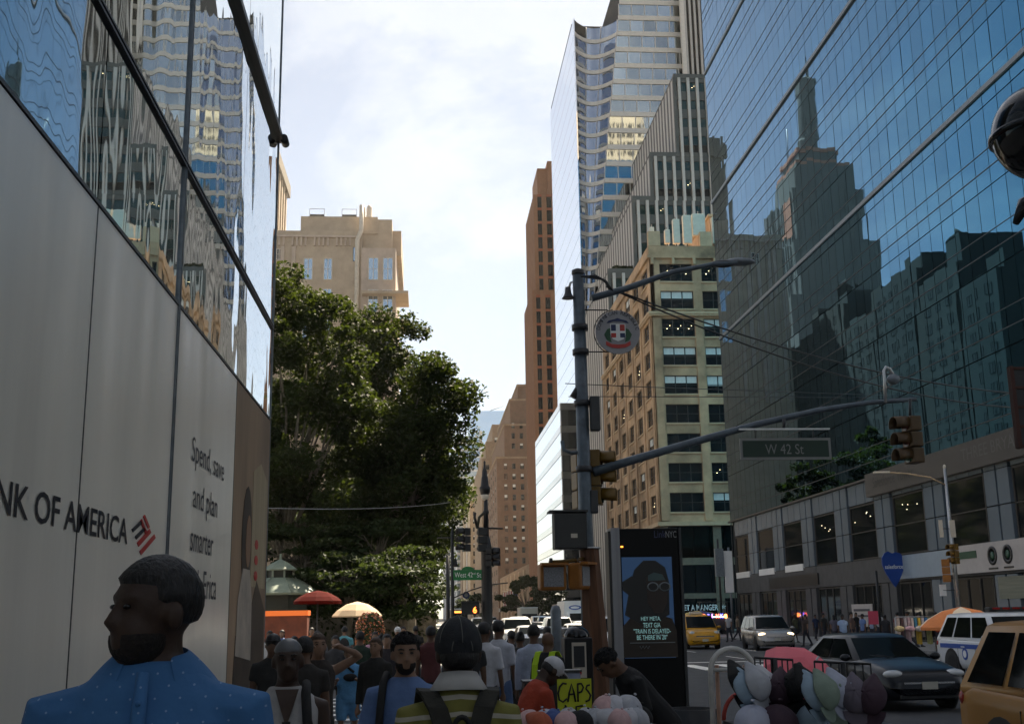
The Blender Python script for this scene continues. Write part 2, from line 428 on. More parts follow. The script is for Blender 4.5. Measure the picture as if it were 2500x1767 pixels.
def para(b, y, z, dy, dz, wy, wz): b.slab([(-2.443, y, z), (-2.443, y + dy, z + dz), (-2.443, y + dy + wy, z + dz + wz), (-2.443, y + wy, z + wz)], (-0.004, 0, 0))
para(fl, 9.72, 2.70, 0.30, 0.10, 0.05, -0.022); para(fl, 9.84, 2.648, 0.30, 0.10, 0.05, -0.022)
para(fr, 9.98, 2.79, 0.22, -0.10, 0.06, 0.022); para(fr, 10.08, 2.835, 0.20, -0.09, 0.06, 0.02)
para(fr, 9.92, 2.60, 0.42, 0.15, 0.06, -0.03); para(fr, 10.02, 2.535, 0.50, 0.18, 0.06, -0.03)
fl.add([], []); put('logo_stripes', fl, M_ink, bank); put('logo_stripes', fr, M_inkred, bank)
def line(s, y0, z0, w, h, bold=0.0): text('lettering', s, M_inkgrey, (-2.45, y0, z0), YU, ZU, w, h, bank, bold=bold)
line('Spend, save', 12.0, 3.50, 1.92, 0.34); line('and plan', 12.15, 3.03, 1.42, 0.34)
line('smarter', 12.12, 2.66, 1.28, 0.22); line('with Erica', 12.02, 2.18, 1.68, 0.30)
for k, (w, z) in enumerate(((1.25, 1.24), (1.1, 1.10), (0.5, 0.96))):
    for q in range(2):
        b = MB(); b.bx(-2.449, -2.444, 12.1, 12.1 + w, z + q * 0.045, z + 0.028 + q * 0.045); put('small_print', b, M_inkgrey, bank)
flat('red_mark', [(12.35 + .09 * math.cos(t * .524), 1.55 + .07 * math.sin(t * .524)) for t in range(12)], M_inkred, -2.443, bank)
# the poster: a woman in white with long dark hair, built as flat print
M_pskin = pm('print_skin', (0.27, 0.15, 0.09), 0.5, var=0.2); M_phair = pm('print_hair', (0.035, 0.022, 0.015), 0.5, var=0.2)
M_pwhite = pm('print_white', (0.42, 0.36, 0.30), 0.5, var=0.3, scale=2); M_pdark = pm('print_dark_brown', (0.055, 0.036, 0.022), 0.5, var=0.5, scale=1.5)
M_pcol = pm('print_pale_column', (0.40, 0.32, 0.20), 0.5, var=0.2, streak=(1, 4, .1))
def disc2(cy, cz, ry, rz, n=16): return [(cy + ry * math.cos(2 * math.pi * k / n), cz + rz * math.sin(2 * math.pi * k / n)) for k in range(n)]
flat('print', [(16.3, 2.4), (17.7, 2.4), (17.7, 4.0), (17.0, 4.2), (16.3, 4.0)], M_pcol, -2.446, bank)
flat('print', [(14.9, 0.2), (17.75, 0.2), (17.75, 2.1), (16.9, 2.5), (16.2, 1.9), (15.2, 1.75)], M_pdark, -2.4445, bank)
flat('print', disc2(15.85, 3.02, 0.42, 0.72), M_phair, -2.4425, bank)
flat('print', [(15.2, 1.5), (16.5, 1.4), (16.45, 2.2), (16.2, 2.62), (15.6, 2.62), (15.25, 2.2)], M_pwhite, -2.4405, bank)
flat('print', disc2(15.98, 3.0, 0.22, 0.36), M_pskin, -2.4385, bank)
for k in range(3): flat('red_mark', disc2(16.75, 3.0 - k * 0.22, 0.16, 0.07, 10), M_inkred, -2.4395, bank)

# ---- glass tower with a low podium on the right
M_tglass = mirror('tower_glass', (0.040, 0.185, 0.32), 0.01, wave=0.0016, wscale=0.55, stretch=(1, 1, 0.5), rnd=0.07)
M_pglass = pm('podium_glass', (0.125, 0.155, 0.185), 0.25, var=0.12, scale=0.5, streak=(1, 1, .2), spec=.6)
M_stone = pm('podium_stone', (0.062, 0.063, 0.066), 0.6, var=0.22, scale=1.5, bump=0.1)
M_fascia = pm('bronze_fascia', (0.055, 0.049, 0.044), 0.45, var=0.15, scale=0.8)
tower = thing('glass_tower', 'blue mirror glass tower over a grey podium on the right corner', 'building', (28, 75, 0))
Y0, Y1, P = 45.6, 103.8, 1.4195
put('core', MB().bx(28.12, 70, Y0 + 0.1, Y1 - 0.1, 0, 128), M_room, tower)
gm = fix_normals(MB().bx(-0.02, 0.04, -P / 2 + 0.028, P / 2 - 0.028, 0.03, 4.09).mesh('glass_panel', [M_tglass]))
cells = []
for i in range(41):
    for k in range(28):
        y, z = Y1 - P * (i + 0.5), 10.1 + 4.12 * k
        cells.append(((z + 2 - EYE.z) / y, y, z))
vis = sorted([c for c in cells if c[0] < 0.56 and c[1] > 46], key=lambda c: c[1])
vis = vis[:300]; vset = set((c[1], c[2]) for c in vis)
rest = MB()
for sl_, y, z in cells:
    t1, t2 = random.gauss(0, 0.0013), random.gauss(0, 0.0013)
    if (y, z) in vset:
        o = inst('glass_panel', gm, tower, (28, y, z)); o.rotation_euler = (0, t1, t2)
    else:
        rest.M = Matrix.Translation((28, y, z)) @ Euler((0, t1, t2)).to_matrix().to_4x4()
        rest.bx(-0.02, 0.04, -P / 2 + 0.028, P / 2 - 0.028, 0.03, 4.09)
put('glass_panel', rest, M_tglass, tower, kind='stuff')
for k in range(13):
    b = MB(); z = 10.1 + 4.12 * k
    b.bx(27.955, 28.05, Y0, Y1, z + 0.90, z + 0.945).bx(27.955, 28.05, Y0, Y1, z + 1.87, z + 1.905)
    put('glazing_bar', b, M_dark, tower)
for z in (27.42, 41.15, 54.9, 68.6): put('beam', MB().bx(27.86, 28.06, Y0, Y1 + 0.05, z - 0.13, z + 0.13), M_grey, tower)
put('end_glass', MB().bx(28.03, 70, Y1 - 0.09, Y1, 10.1, 128), M_tglass, tower)
put('corner_post', MB().bx(27.97, 28.05, Y1 - 0.04, Y1 + 0.03, 0, 128), M_dark, tower)
# podium
put('ledge', MB().bx(27.70, 28.1, Y0, Y1, 9.93, 10.06), M_fascia, tower)
pit = 7.15; wy = [Y1 - 1.35 - pit * k for k in range(8)]
M_lampdot = glow('small_ceiling_lamp', (1.0, 0.86, 0.55), 2.0)
for k, w1 in enumerate(wy):
    w0 = w1 - 4.3
    # glass band above, upper window, stone band, shop window
    for q in range(3):
        a, c = w0 + q * 4.3 / 3, w0 + (q + 1) * 4.3 / 3
        put('band_panel', MB().bx(27.93, 28.1, a + .03, c - .03, 8.60, 9.90), M_pglass, tower)
    me = win_mesh(4.3, 3.45, 1, 'plain', M_frame, 2, M_win, 0.08)
    inst('window', me, tower, (28.02, w1, 5.08), -math.pi / 2)
    b = MB(); [b.bx(28.0, 28.03, w0 + 0.5 + random.random() * 3.2, w0 + 0.55 + random.random() * 3.2, 0, 0) for _ in range(0)]
    for _ in range(4):
        yy, zz = w0 + 0.4 + random.random() * 3.4, 7.2 + random.random() * 0.9
        b.bx(28.012, 28.018, yy, yy + 0.06, zz, zz + 0.03)
    if k in (3, 4, 5, 7): put('ceiling_lamps', b, M_lampdot, tower)
    put('stone_band', MB().bx(27.90, 28.1, w0 - 0.02, w1 + 0.02, 3.55, 5.04), M_stone, tower)
    me = win_mesh(4.3, 3.35, 3, 'plain', M_frame, 1, M_win, 0.09)
    inst('shop_window', me, tower, (28.02, w1, 0.14), -math.pi / 2)
    # pier: two strips of glass with a dark joint, on both floors
    p1 = w0; p0 = w0 - (pit - 4.3)
    for (za, zb) in ((5.08, 6.80), (6.86, 8.56), (8.60, 9.90)):
        for q in (0, 1):
            a, c = (p0 + 0.22, p0 + 1.33) if q == 0 else (p0 + 1.5, p1 - 0.22)
            put('pier_panel', MB().bx(27.88, 28.1, a, c, za, zb), M_pglass, tower)
    for q in (0, 1):
        a, c = (p0 + 0.30, p0 + 1.33) if q == 0 else (p0 + 1.5, p1 - 0.30)
        put('pier_panel', MB().bx(27.86, 28.1, a, c, 0.12, 3.5), M_stone if k < 5 else M_pglass, tower)
    put('stone_band', MB().bx(27.89, 28.1, p0 + 0.02, p1 - 0.02, 3.54, 5.04), M_stone, tower)
    if k < 3: put('white_panel', MB().bx(27.86, 28.0, w0, w1, 4.86, 5.36), M_white, tower)
put('dark_sign_panel', MB().bx(27.80, 27.9, 80.6, 92.5, 3.75, 4.55), M_black, tower)
b = MB().bx(27.5, 28.05, 45.8, 69.6, 8.80, 10.22); put('fascia_sign', b, M_fascia, tower)
DY = (0, -1, 0)
text('lettering', 'Salesforce Tower', M_black, (27.5, 68.4, 9.25), DY, ZU, 6.0, 0.62, tower)
M_letter = pm('letter_bronze', (0.085, 0.082, 0.08), 0.4, var=0.1)
text('lettering', 'THREE BRYANT PARK', M_letter, (27.5, 56.4, 9.32), DY, ZU, 9.4, 0.60, tower)
M_wsign = pm('pale_sign_board', (0.46, 0.42, 0.40), 0.5, var=0.08)
b = MB().bx(27.72, 27.9, 46.0, 59.2, 3.67, 5.10); put('white_sign_band', b, M_wsign, tower)
M_blueb = pm('pale_blue_panel', (0.30, 0.36, 0.42), 0.4, var=0.08)
put('blue_sign_band', MB().bx(27.74, 27.88, 59.3, 66.4, 3.67, 5.0), M_blueb, tower)
M_green = pm('dark_green_ink', (0.02, 0.07, 0.035), 0.5, var=0.1)
put('green_name_plate', MB().bx(27.69, 27.72, 56.3, 58.6, 4.42, 4.78), M_green, tower)
for yc in (54.66, 53.15):
    ring = MB().lathe([(0.30, -.02), (0.46, -.02), (0.46, .02), (0.30, .02), (0.30, -.02)], n=24); 
    ring.v = [(27.70 - p[2], yc + p[0], 4.44 + p[1]) for p in ring.v]; put('round_emblem', ring, M_black, tower)
    d = MB().lathe([(0.0, -.01), (0.2, -.01), (0.2, .01), (0, .01)], n=14); d.v = [(27.705 - p[2], yc + p[0], 4.44 + p[1]) for p in d.v]; put('emblem_centre', d, M_green, tower)
    put('small_print', MB().bx(27.69, 27.72, yc - 0.45, yc + 0.45, 3.78, 3.86), M_black, tower)
# awning shade and dim shop sign over the last shop, seen beside the taxi umbrella
for (a, c, z0, z1, m, nm) in ((46.8, 54.6, 2.35, 3.4, pm('roller_shutter', (0.20, 0.20, 0.15), 0.6, var=0.2, streak=(1, .2, 6)), 'shutter'), (71.0, 74.5, 0.9, 2.3, M_wsign, 'notice_board')):
    put(nm, MB().bx(27.83, 27.9, a, c, z0, z1), m, tower)
put('notice_text', MB().bx(27.81, 27.83, 71.4, 74.1, 1.85, 2.0), M_inkgrey, tower); put('notice_text', MB().bx(27.81, 27.83, 71.6, 73.5, 1.5, 1.62), M_inkgrey, tower)
# blue blade sign on the podium
M_sfblue = pm('royal_blue_sign', (0.012, 0.055, 0.27), 0.4, var=0.08)
bs = thing('blade_sign', 'royal blue pointed sign on the grey podium', 'sign', (27.2, 65.5, 3.2))
prof = [(0, 0), (.22, .30), (.55, .95), (.66, 1.35), (.62, 1.72), (.42, 1.95), (.15, 2.0), (-.05, 1.93), (-.28, 2.06), (-.5, 1.95), (-.66, 1.7), (-.68, 1.3), (-.5, .8), (-.18, .25)]
put('board', MB().slab([(27.2 + x, 65.5, 3.2 + z) for x, z in prof], (0, 0.12, 0)), M_sfblue, bs)
put('bracket', MB().cyl((27.2, 65.56, 4.7), (27.9, 65.56, 4.7), 0.04), M_dark, bs)
M_lwhite = pm('white_letter', (0.75, 0.75, 0.74), 0.5, var=0.05)
text('lettering', 'salesforce', M_lwhite, (26.66, 65.5, 4.25), (1, 0, 0), ZU, 1.08, 0.24, bs, bold=0.01)
# ---- tan loft building with wide windows
M_tan = pm('tan_limestone', (0.37, 0.245, 0.145), 0.85, var=0.55, scale=0.22, bump=0.15, bscale=8)
M_tan2 = pm('tan_sill_stone', (0.44, 0.32, 0.20), 0.8, var=0.15, scale=1)
M_tandark = pm('base_bronze', (0.05, 0.047, 0.042), 0.5, var=0.25, scale=0.8)
loft = thing('loft_building', 'tan stone loft building with wide triple windows above the sunken street corner', 'building', (25.6, 124, 0))
core(loft, 26.1, 58, 124.5, 159.5, 0, 42.6)
tops = [41.30 - 3.28 * k for k in range(8)]; tops = [41.3, 38.05] + [34.75 - 3.31 * k for k in range(7)]
fl_ = [(t - 2.12, t) for t in tops]; fl_.reverse()
def lstyle(f, b):
    r = (f * 7 + b * 13) % 9
    return 'blind' if r in (1, 4) or (f == 5 and b < 2) else 'half' if (f == 4 and b < 3) else 'lit' if r in (2, 6) else 'plain'
bays = [(1.15 + 4.88 * k, 4.98 + 4.88 * k) for k in range(6)]
facade(loft, (25.62, 124.0), (1, 0), 32, 11.7, 41.9, fl_, bays, M_tan, 0.5, lstyle, panes=3, rows=2, sill=M_tan2)
eb = [(1.6 + 5.85 * k, 5.3 + 5.85 * k) for k in range(6)]
def lstyle2(f, b): return 'blind' if (f * 5 + b * 3) % 8 == 1 else 'lit' if (f + b * 5) % 11 == 3 else 'plain'
facade(loft, (25.60, 160.0), (0, -1), 36.0, 11.7, 41.9, fl_, eb, M_tan, 0.5, lstyle2, panes=2, rows=2, sill=M_tan2)
b = MB(); b.bx(25.35, 57, 123.72, 160.2, 41.92, 42.25).bx(25.55, 57, 123.94, 160.1, 42.26, 43.45); put('parapet', b, M_tan, loft)
b = MB(); b.bx(25.2, 57, 123.55, 160.2, 35.25, 35.5).bx(25.3, 57, 123.66, 160.2, 35.02, 35.24)
for k in range(60): b.bx(25.7 + k * 0.5, 25.95 + k * 0.5, 123.58, 123.67, 35.05, 35.2)
put('cornice', b, M_tan2, loft)
put('cornice', MB().bx(25.25, 57, 123.6, 160.3, 11.25, 11.68), M_tan2, loft)
b = MB()
for k in range(6): b.bx(25.6 + k * 6.1, 27.0 + k * 6.1, 123.9, 124.6, 43.46, 45.2)
put('parapet_pier', b, M_tan2, loft)
for k in range(13): put('bracket', MB().bx(25.75 + k * 2.45, 26.05 + k * 2.45, 123.6, 124.0, 41.2, 41.9), M_tan2, loft)
for k in range(7): put('pilaster', MB().bx(25.72 + k * 4.88, 26.6 + k * 4.88, 123.86, 123.99, 11.8, 34.9), M_tan, loft)
for k in range(7): put('pilaster', MB().bx(25.46, 25.585, 124.3 + k * 5.85, 125.2 + k * 5.85, 11.8, 34.9), M_tan, loft)
# glassy base
core(loft, 26.0, 58, 124.4, 159.8, 0, 11.2)
M_bst = pm('base_stone', (0.15, 0.125, 0.09), 0.7, var=.2)
M_baseg = mirror('base_glass', (0.13, 0.145, 0.14), 0.1, wave=0.002)
for lv, (za, zb) in enumerate(((0.2, 3.4), (4.0, 7.0), (7.8, 11.1))):
    for k in range(10): put('base_pane', MB().bx(25.75 + k * 1.75, 27.4 + k * 1.75, 124.1, 124.3, za, zb), M_win if lv < 2 else M_baseg, loft)
    for k in range(16): put('base_pane', MB().bx(25.66, 25.9, 125.2 + k * 2.2, 127.2 + k * 2.2, za, zb), M_win, loft)
put('base_spandrel', MB().bx(25.7, 57, 124.05, 124.35, 3.42, 3.98), M_bst, loft); put('base_spandrel', MB().bx(25.7, 57, 124.05, 124.35, 7.02, 7.78), M_bst, loft)
put('base_pier', MB().bx(25.6, 26.4, 123.98, 124.4, 0, 11.2), M_bst, loft); put('base_pier', MB().bx(31.4, 32.3, 123.98, 124.4, 0, 11.2), M_bst, loft)
text('sign_lettering', 'PRET A MANGER', M_lwhite, (27.1, 123.96, 2.15), (1, 0, 0), ZU, 4.4, 0.62, loft, bold=0.02)
put('star', MB().slab([(32.1 + (.3 if i % 2 == 0 else .13) * math.sin(i * math.pi / 5), 123.95, 2.5 + (.3 if i % 2 == 0 else .13) * math.cos(i * math.pi / 5)) for i in range(10)], (0, .05, 0)), M_lwhite, loft)
# roof plant: white antenna cabinets in front of the parapet
M_cab = pm('white_cabinet', (0.58, 0.52, 0.43), 0.6, var=0.1)
for k, (x, z0, z1, w) in enumerate(((29.1, 43.6, 46.9, .8), (30.4, 43.6, 47.4, 1.0), (31.8, 44.6, 47.6, 1.5), (33.9, 43.6, 47.2, 1.1), (26.2, 44.0, 45.9, .5), (28.0, 43.6, 45.6, .6))):
    t = thing('antenna_cabinet', ('narrow', 'tall', 'wide', 'right-hand tall', 'small corner', 'low')[k] + ' white antenna cabinet on the tan loft roof', 'antenna', (x, 124.6, 43.46), group='antenna cabinets on the loft roof')
    put('cabinet', MB().bx(x - w / 2, x + w / 2, 124.4, 125.0, z0 + .35, z1), M_cab, t, bevel=0.04)
    put('mount', MB().cyl((x, 124.8, 43.4), (x, 124.8, z1 + .4), 0.07), M_dark, t)
ph = thing('roof_house', 'tan rooftop house above the loft parapet', 'roof house', (35.5, 126, 43.4))
put('wall', MB().bx(33.4, 44, 125.5, 140, 43.42, 47.6), M_tan, ph); put('coping', MB().bx(33.2, 44.2, 125.3, 140.2, 47.61, 47.9), M_tan2, ph)
put('dark_opening', MB().bx(37.0, 39.0, 125.44, 125.5, 43.6, 45.0), M_room, ph)

# ---- dark fluted setback tower
M_fin = pm('pale_fin', (0.46, 0.43, 0.40), 0.6, var=0.1, scale=1)
M_fpan = pm('dark_spandrel', (0.075, 0.070, 0.062), 0.55, var=0.2, scale=0.6)
M_gwin = pm('green_window_glass', (0.02, 0.045, 0.042), 0.06, var=0.5, scale=0.12, spec=0.6)
setb = thing('setback_tower', 'dark grey setback tower with pale vertical fins', 'building', (27.1, 162, 0))
tiers = [(27.1, 0, 51.8), (31.2, 51.8, 63.4), (34.2, 63.4, 70.6), (38.5, 70.6, 83.8)]
fin_me = {}
for ti, (xe, z0, z1) in enumerate(tiers):
    zc0 = z0
    put('tier', MB().bx(xe + 0.35, 62, 162.35, 198, zc0, z1), M_room, setb)
    put('coping', MB().bx(xe - 0.02, 62, 161.98, 198.1, z1 + 0.004, z1 + 0.35), M_fpan, setb)
    PT = 1.43
    n = int((62 - xe) / PT)
    fme = fix_normals(MB().bx(0, 0.42, -0.28, 0.35, 0, z1 - zc0 - .01).mesh('fin', [M_fin]))
    for k in range(min(n + 1, 13)): inst('fin', fme, setb, (xe + 0.7 + PT * k, 162, zc0))
    fl2 = []
    z = z1 - 0.7
    while z - 3.0 > max(zc0, 36):
        fl2.append((z - 1.5, z)); z -= 3.0
    fl2.reverse()
    for fi, (za, zb) in enumerate(fl2):
        for k in range(min(n, 11)):
            me = win_mesh(0.97, zb - za, 1, 'lit' if (fi * 3 + k * 5 + ti) % 17 == 0 else 'plain', M_frame, 1, M_gwin, .05)
            inst('window', me, setb, (xe + 0.7 + 0.44 + PT * k, 162.2, za))
        put('spandrel', MB().bx(xe + 0.1, 62, 162.05, 162.36, zb + 0.01, zb + 1.48), M_fpan, setb)
    put('corner_pier', MB().bx(xe, xe + 0.5, 162.0, 162.5, zc0, z1 - .02), M_fpan, setb)
    # east face: close fins
    fme2 = fix_normals(MB().bx(-0.05, 0.1, -0.52, 0.52, 0, z1 - zc0 - .01).mesh('fin', [M_fin]))
    for k in range(16): inst('fin', fme2, setb, (xe + 0.05, 163.2 + k * 2.25, zc0))
    put('back_panel', MB().bx(xe + 0.03, xe + 0.34, 162.5, 198, zc0, z1 - .02), M_fpan, setb)

# ---- tower with scooped glass corner
M_wface = mirror('pale_glass', (0.86, 0.88, 0.90), 0.03, wave=0.0012, wscale=0.3)
M_nglass = mirror('blue_grey_glass', (0.42, 0.48, 0.50), 0.03, wave=0.004, wscale=0.7, stretch=(1.6, 1, .4), rnd=0.25)
M_sband = pm('silver_band', (0.66, 0.60, 0.53), 0.45, metal=0.2, var=0.06)
M_cglass = mirror('deep_blue_glass', (0.40, 0.46, 0.54), 0.03, wave=0.003, wscale=0.4)
scoop = thing('scooped_tower', 'tall glass tower with a concave scooped corner of blue bands', 'building', (28.8, 202, 0))
HT = 117.6; FH = 3.42
put('core', MB().bx(38.5, 60, 202.6, 245, 0, 128), M_room, scoop)
b = MB(); yy = [212.5 + k * 6.55 for k in range(6)]
ef = [212.0, 245.3]
for k in range(int(HT / FH)):
    b = MB(); b.bx(28.78, 28.95, 201.9, 245, k * FH + 0.06, (k + 1) * FH - 0.02); put('east_glass_band', b, M_wface, scoop)
put('east_backing', MB().bx(28.97, 29.3, 206.5, 244.8, 0, HT), M_room, scoop)
put('west_mass', MB().bx(29.35, 60, 207, 244.9, 0, HT - .1), M_room, scoop)
def scoopw(z): return max(0.5, 2.7 + 0.115 * (z - 63))
def scoop_pts(z, n=9):
    w = scoopw(z)
    return [(28.8 + w * i / n, 202 + .40 * w * math.sin(math.pi * i / n) ** .85) for i in range(n + 1)]
# the sharp prow stays at the east edge: shift so that its plan edge is fixed in the picture
def ring(z, off=0.0):
    return [(x, y + off, z) for x, y in scoop_pts(z)]
for k in range(int(HT / FH) + 3):
    z0, z1 = k * FH, (k + 1) * FH
    over = z1 > HT
    g = MB(); g.loft([ring(z0 + 0.80, 0.12), ring(z1, 0.12)], closed=False, smooth=True); over or put('scoop_glass', g, M_cglass, scoop, recalc=False)
    s = MB(); s.loft([ring(z0, 0.14), ring(z0 - .0, -0.10), ring(z0 + 0.78, -0.10), ring(z0 + 0.80, 0.14)], closed=False, smooth=False); over or put('scoop_band', s, M_sband, scoop, recalc=False)
    # mullions on the scoop
    if z0 > 40 and not over:
        m_ = MB(); r0, r1 = ring(z0 + .8, 0.02), ring(z1, 0.02)
        for i in (0, 3, 6, 9): m_.cyl(r0[i], r1[i], 0.05, n=5)
        put('scoop_mullion', m_, M_sband, scoop)
    xa = 28.8 + scoopw(z0 + 1.7)
    put('silver_band', MB().bx(xa - .1, 53, 201.86, 202.4, z0 - .02, z0 + 0.93), M_sband, scoop)
    for q in range(7):
        a, c = xa + q * 2.6 + .04, xa + (q + 1) * 2.6 - .04
        if a > 51 or z0 < 30: continue
        put('glass_panel', MB().bx(a, min(c, 52.9), 202.05, 202.3, z0 + 0.96, z1 - .05), M_nglass, scoop)
    if z0 > 30:
        b = MB()
        for q in range(8):
            a = xa + q * 2.6 - 0.05
            if a < 53: b.bx(a, a + .1, 201.8, 202.0, z0 + 0.94, z1 - .03)
        put('mullion', b, M_sband, scoop)
put('north_fill', MB().bx(38.6, 53, 202.31, 202.6, 0, 128), M_room, scoop)
0 and put('roof_edge', MB().loft([ring(HT, 0.1), ring(HT, -0.15), ring(HT + 1.0, -0.15), ring(HT + 1.0, .1)], closed=False, smooth=False), M_sband, scoop, recalc=False)
# low bright glass block in front of it
M_sband2 = mirror('pale_spandrel_glass', (0.60, 0.57, 0.53), 0.15, wave=0.001)
low = thing('low_glass_block', 'low office block of pale glass bands beside the brick-red tower', 'building', (24.6, 206, 0))
put('core', MB().bx(24.8, 28.7, 206.2, 255, 0, 40), M_room, low)
for k in range(9):
    z = 2.0 + k * 4.25
    put('glass_band', MB().bx(24.6, 24.78, 206, 255, z, z + 2.9), M_wface, low)
    put('spandrel_band', MB().bx(24.57, 24.8, 205.98, 255, z + 3.02, z + 4.2), M_sband2, low); put('dark_joint', MB().bx(24.66, 24.8, 206.0, 255, z + 2.91, z + 3.01), M_black, low)
    put('north_pane', MB().bx(24.82, 28.7, 206.02, 206.19, z, z + 2.9), M_win, low)
    put('north_band', MB().bx(24.82, 28.7, 205.95, 206.18, z + 2.95, z + 4.2), M_fpan, low)
# slab behind (striped top right)
stri = thing('striped_tower', 'dark tower of thin white vertical stripes behind the setback tower', 'building', (50, 186, 0))
put('core', MB().bx(50.5, 70, 199.3, 240, 0, 128), M_room, stri)
fme = fix_normals(MB().bx(-.2, .2, -.3, .3, 0, 128).mesh('stripe_fin', [M_fin]))
for k in range(14): inst('stripe_fin', fme, stri, (50.4 + k * 0.95, 199.2, 0))
b = MB().bx(49.5, 50.2, 198.9, 200, 0, 128); put('corner_pier', b, M_sband, stri)

# ---- brick-red ribbed tower
M_red = pm('red_brown_stone', (0.30, 0.150, 0.080), 0.8, var=0.12, scale=0.6)
M_redl = pm('red_spandrel', (0.36, 0.115, 0.055), 0.8, var=0.12, scale=0.6)
red = thing('ribbed_tower', 'slender brick-red ribbed tower rising above the avenue', 'building', (26.5, 270, 0))
for (x0, y0, z0, z1) in ((26.0, 270, 0, 80.6), (26.9, 270.4, 80.6, 105.8)):
    put('shaft', MB().bx(x0 + .4, 40, y0 + .4, 294, z0, z1), M_red, red)
    for k in range(9): put('rib', MB().bx(x0, x0 + .5, y0 + 0.6 + k * 2.6, y0 + 1.9 + k * 2.6, z0, z1), M_red, red)
    for (xa, xb) in ((x0 + .1, x0 + 1.0), (x0 + 2.1, x0 + 3.3), (x0 + 4.6, x0 + 12)): put('pier', MB().bx(xa, xb, y0, y0 + .5, z0, z1), M_red, red)
    nf = int((z1 - z0) / 3.6)
    for k in range(nf):
        z = z0 + .2 + k * 3.6
        for (xa, xb) in ((x0 + 1.02, x0 + 2.08), (x0 + 3.32, x0 + 4.58)):
            inst('window', win_mesh(xb - xa, 2.95, 2, 'plain', M_frame, 1, M_win, .06), red, (xa, y0 + .36, z))
            put('spandrel', MB().bx(xa, xb, y0 + .2, y0 + .42, z + 2.97, z + 3.58), M_redl, red)
put('crown_block', MB().bx(29.0, 40, 280, 294, 105.8, 116.8), M_red, red); put('crown_coping', MB().bx(28.6, 40.3, 278, 294, 105.9, 107.0), M_tan2, red)
put('crown_block', MB().bx(31.6, 40, 279, 290, 107.1, 118.5), M_red, red)
put('entrance_block', MB().bx(26.0, 28, 266, 269.9, 0, 9.5), M_tandark, red)

# ---- brown brick stepped building and others down the avenue
M_brick = pm('brown_brick', (0.130, 0.076, 0.046), 0.9, var=0.22, scale=0.5, bump=0.2, bscale=6)
M_brick2 = pm('tan_brick', (0.23, 0.165, 0.105), 0.9, var=0.18, scale=0.5)
M_brick3 = pm('buff_brick', (0.40, 0.315, 0.22), 0.9, var=0.15, scale=0.5)
brick = thing('brick_building', 'brown brick building stepping back beside the ribbed tower', 'building', (26, 420, 0))
for (x0, y0, z0, z1) in ((26, 420, 0, 59), (29.0, 421, 59, 71.5), (31.7, 426, 71.5, 82), (35, 430, 82, 88.5)):
    put('mass', MB().bx(x0, 46, y0, 505, z0, z1), M_brick, brick); put('coping', MB().bx(x0 - .3, 46.3, y0 - .3, 505.3, z1 + .005, z1 + .7), M_brick2, brick)
def bstyle(i): return ['plain', 'blind', 'half', 'plain', 'plain', 'blind'][i % 6]
for f in range(19):
    z = 5 + f * 3.85
    for c in range(4):
        x = 28.6 + c * 3.1
        if z > 61 and c == 0 and z < 73: continue
        if z > 72 : continue
        yb = 420 if z < 58 else 421
        if 57 < z < 62: continue
        inst('window', win_mesh(1.25, 2.1, 1, bstyle(f * 5 + c * 7), M_frame, 2, M_win, .1), brick, (x, yb - .06, z))
    if z < 57:
        for c in range(6): inst('window', win_mesh(2.2, 2.1, 1, bstyle(f + c * 3), M_frame, 2, M_win, .1), brick, (25.94, 430 + c * 13, z), -math.pi / 2)
far = [  # name, label, x0, x1, y0, y1, h, material, floor height, setbacks
    ('stepped_building', 'tan stepped building beyond the brown brick one', 25, 44, 515, 600, 72, M_brick2, [(27, 80), (30, 88)]),
    ('buff_building', 'pale buff office building far down the avenue', 23, 40, 610, 700, 66, M_brick3, [(25, 72)]),
    ('distant_building', 'narrow tan building low in the far gap', 22, 34, 720, 800, 48, M_brick2, []),
]
for nm, lb, x0, x1, y0, y1, h, m, sb_ in far:
    t = thing(nm, lb, 'building', (x0, y0, 0)); put('mass', MB().bx(x0, x1, y0, y1, 0, h), m, t)
    for (xs, hs) in sb_: put('setback', MB().bx(xs, x1, y0 + 2, y1, h, hs), m, t); h = hs
    z = 8
    while z < h - 6:
        for c in range(4):
            xx = x0 + 1.6 + c * 4.3
            if xx + 2 > x1 or (sb_ and z > sb_[0][1] - 12 and c == 0): continue
            inst('window', win_mesh(1.8, 2.3, 1, bstyle(int(z) + c), M_frame, 2, M_win, .1), t, (xx, y0 - .06, z))
        z += 4.2
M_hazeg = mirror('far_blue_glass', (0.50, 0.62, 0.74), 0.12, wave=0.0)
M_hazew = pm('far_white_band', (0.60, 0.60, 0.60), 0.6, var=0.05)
def glass_far(nm, lb, x0, x1, y, h, mg, mb_, fh=4.6, top=0):
    t = thing(nm, lb, 'building', (x0, y, 0)); put('core', MB().bx(x0 + .3, x1, y + .3, y + 45, 0, h), M_dark, t)
    z = 0
    while z < h - top:
        put('glass_band', MB().bx(x0, x1, y, y + 45, z + 1.3, min(z + fh, h)), mg, t); put('floor_band', MB().bx(x0 - .2, x1 + .1, y - .2, y + 45, z, z + 1.28), mb_, t); z += fh
    if top: put('roof_screen', MB().bx(x0, x1, y, y + 45, z, h + top * .2), mb_, t)
    return t
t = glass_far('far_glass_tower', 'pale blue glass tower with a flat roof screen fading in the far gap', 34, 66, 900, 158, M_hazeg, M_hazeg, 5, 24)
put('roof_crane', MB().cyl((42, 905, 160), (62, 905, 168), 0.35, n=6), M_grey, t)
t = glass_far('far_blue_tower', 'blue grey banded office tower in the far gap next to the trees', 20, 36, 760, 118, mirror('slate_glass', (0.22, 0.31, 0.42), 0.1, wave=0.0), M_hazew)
put('bright_edge', MB().bx(35.6, 37.2, 758.5, 770, 0, 124), M_hazew, t)
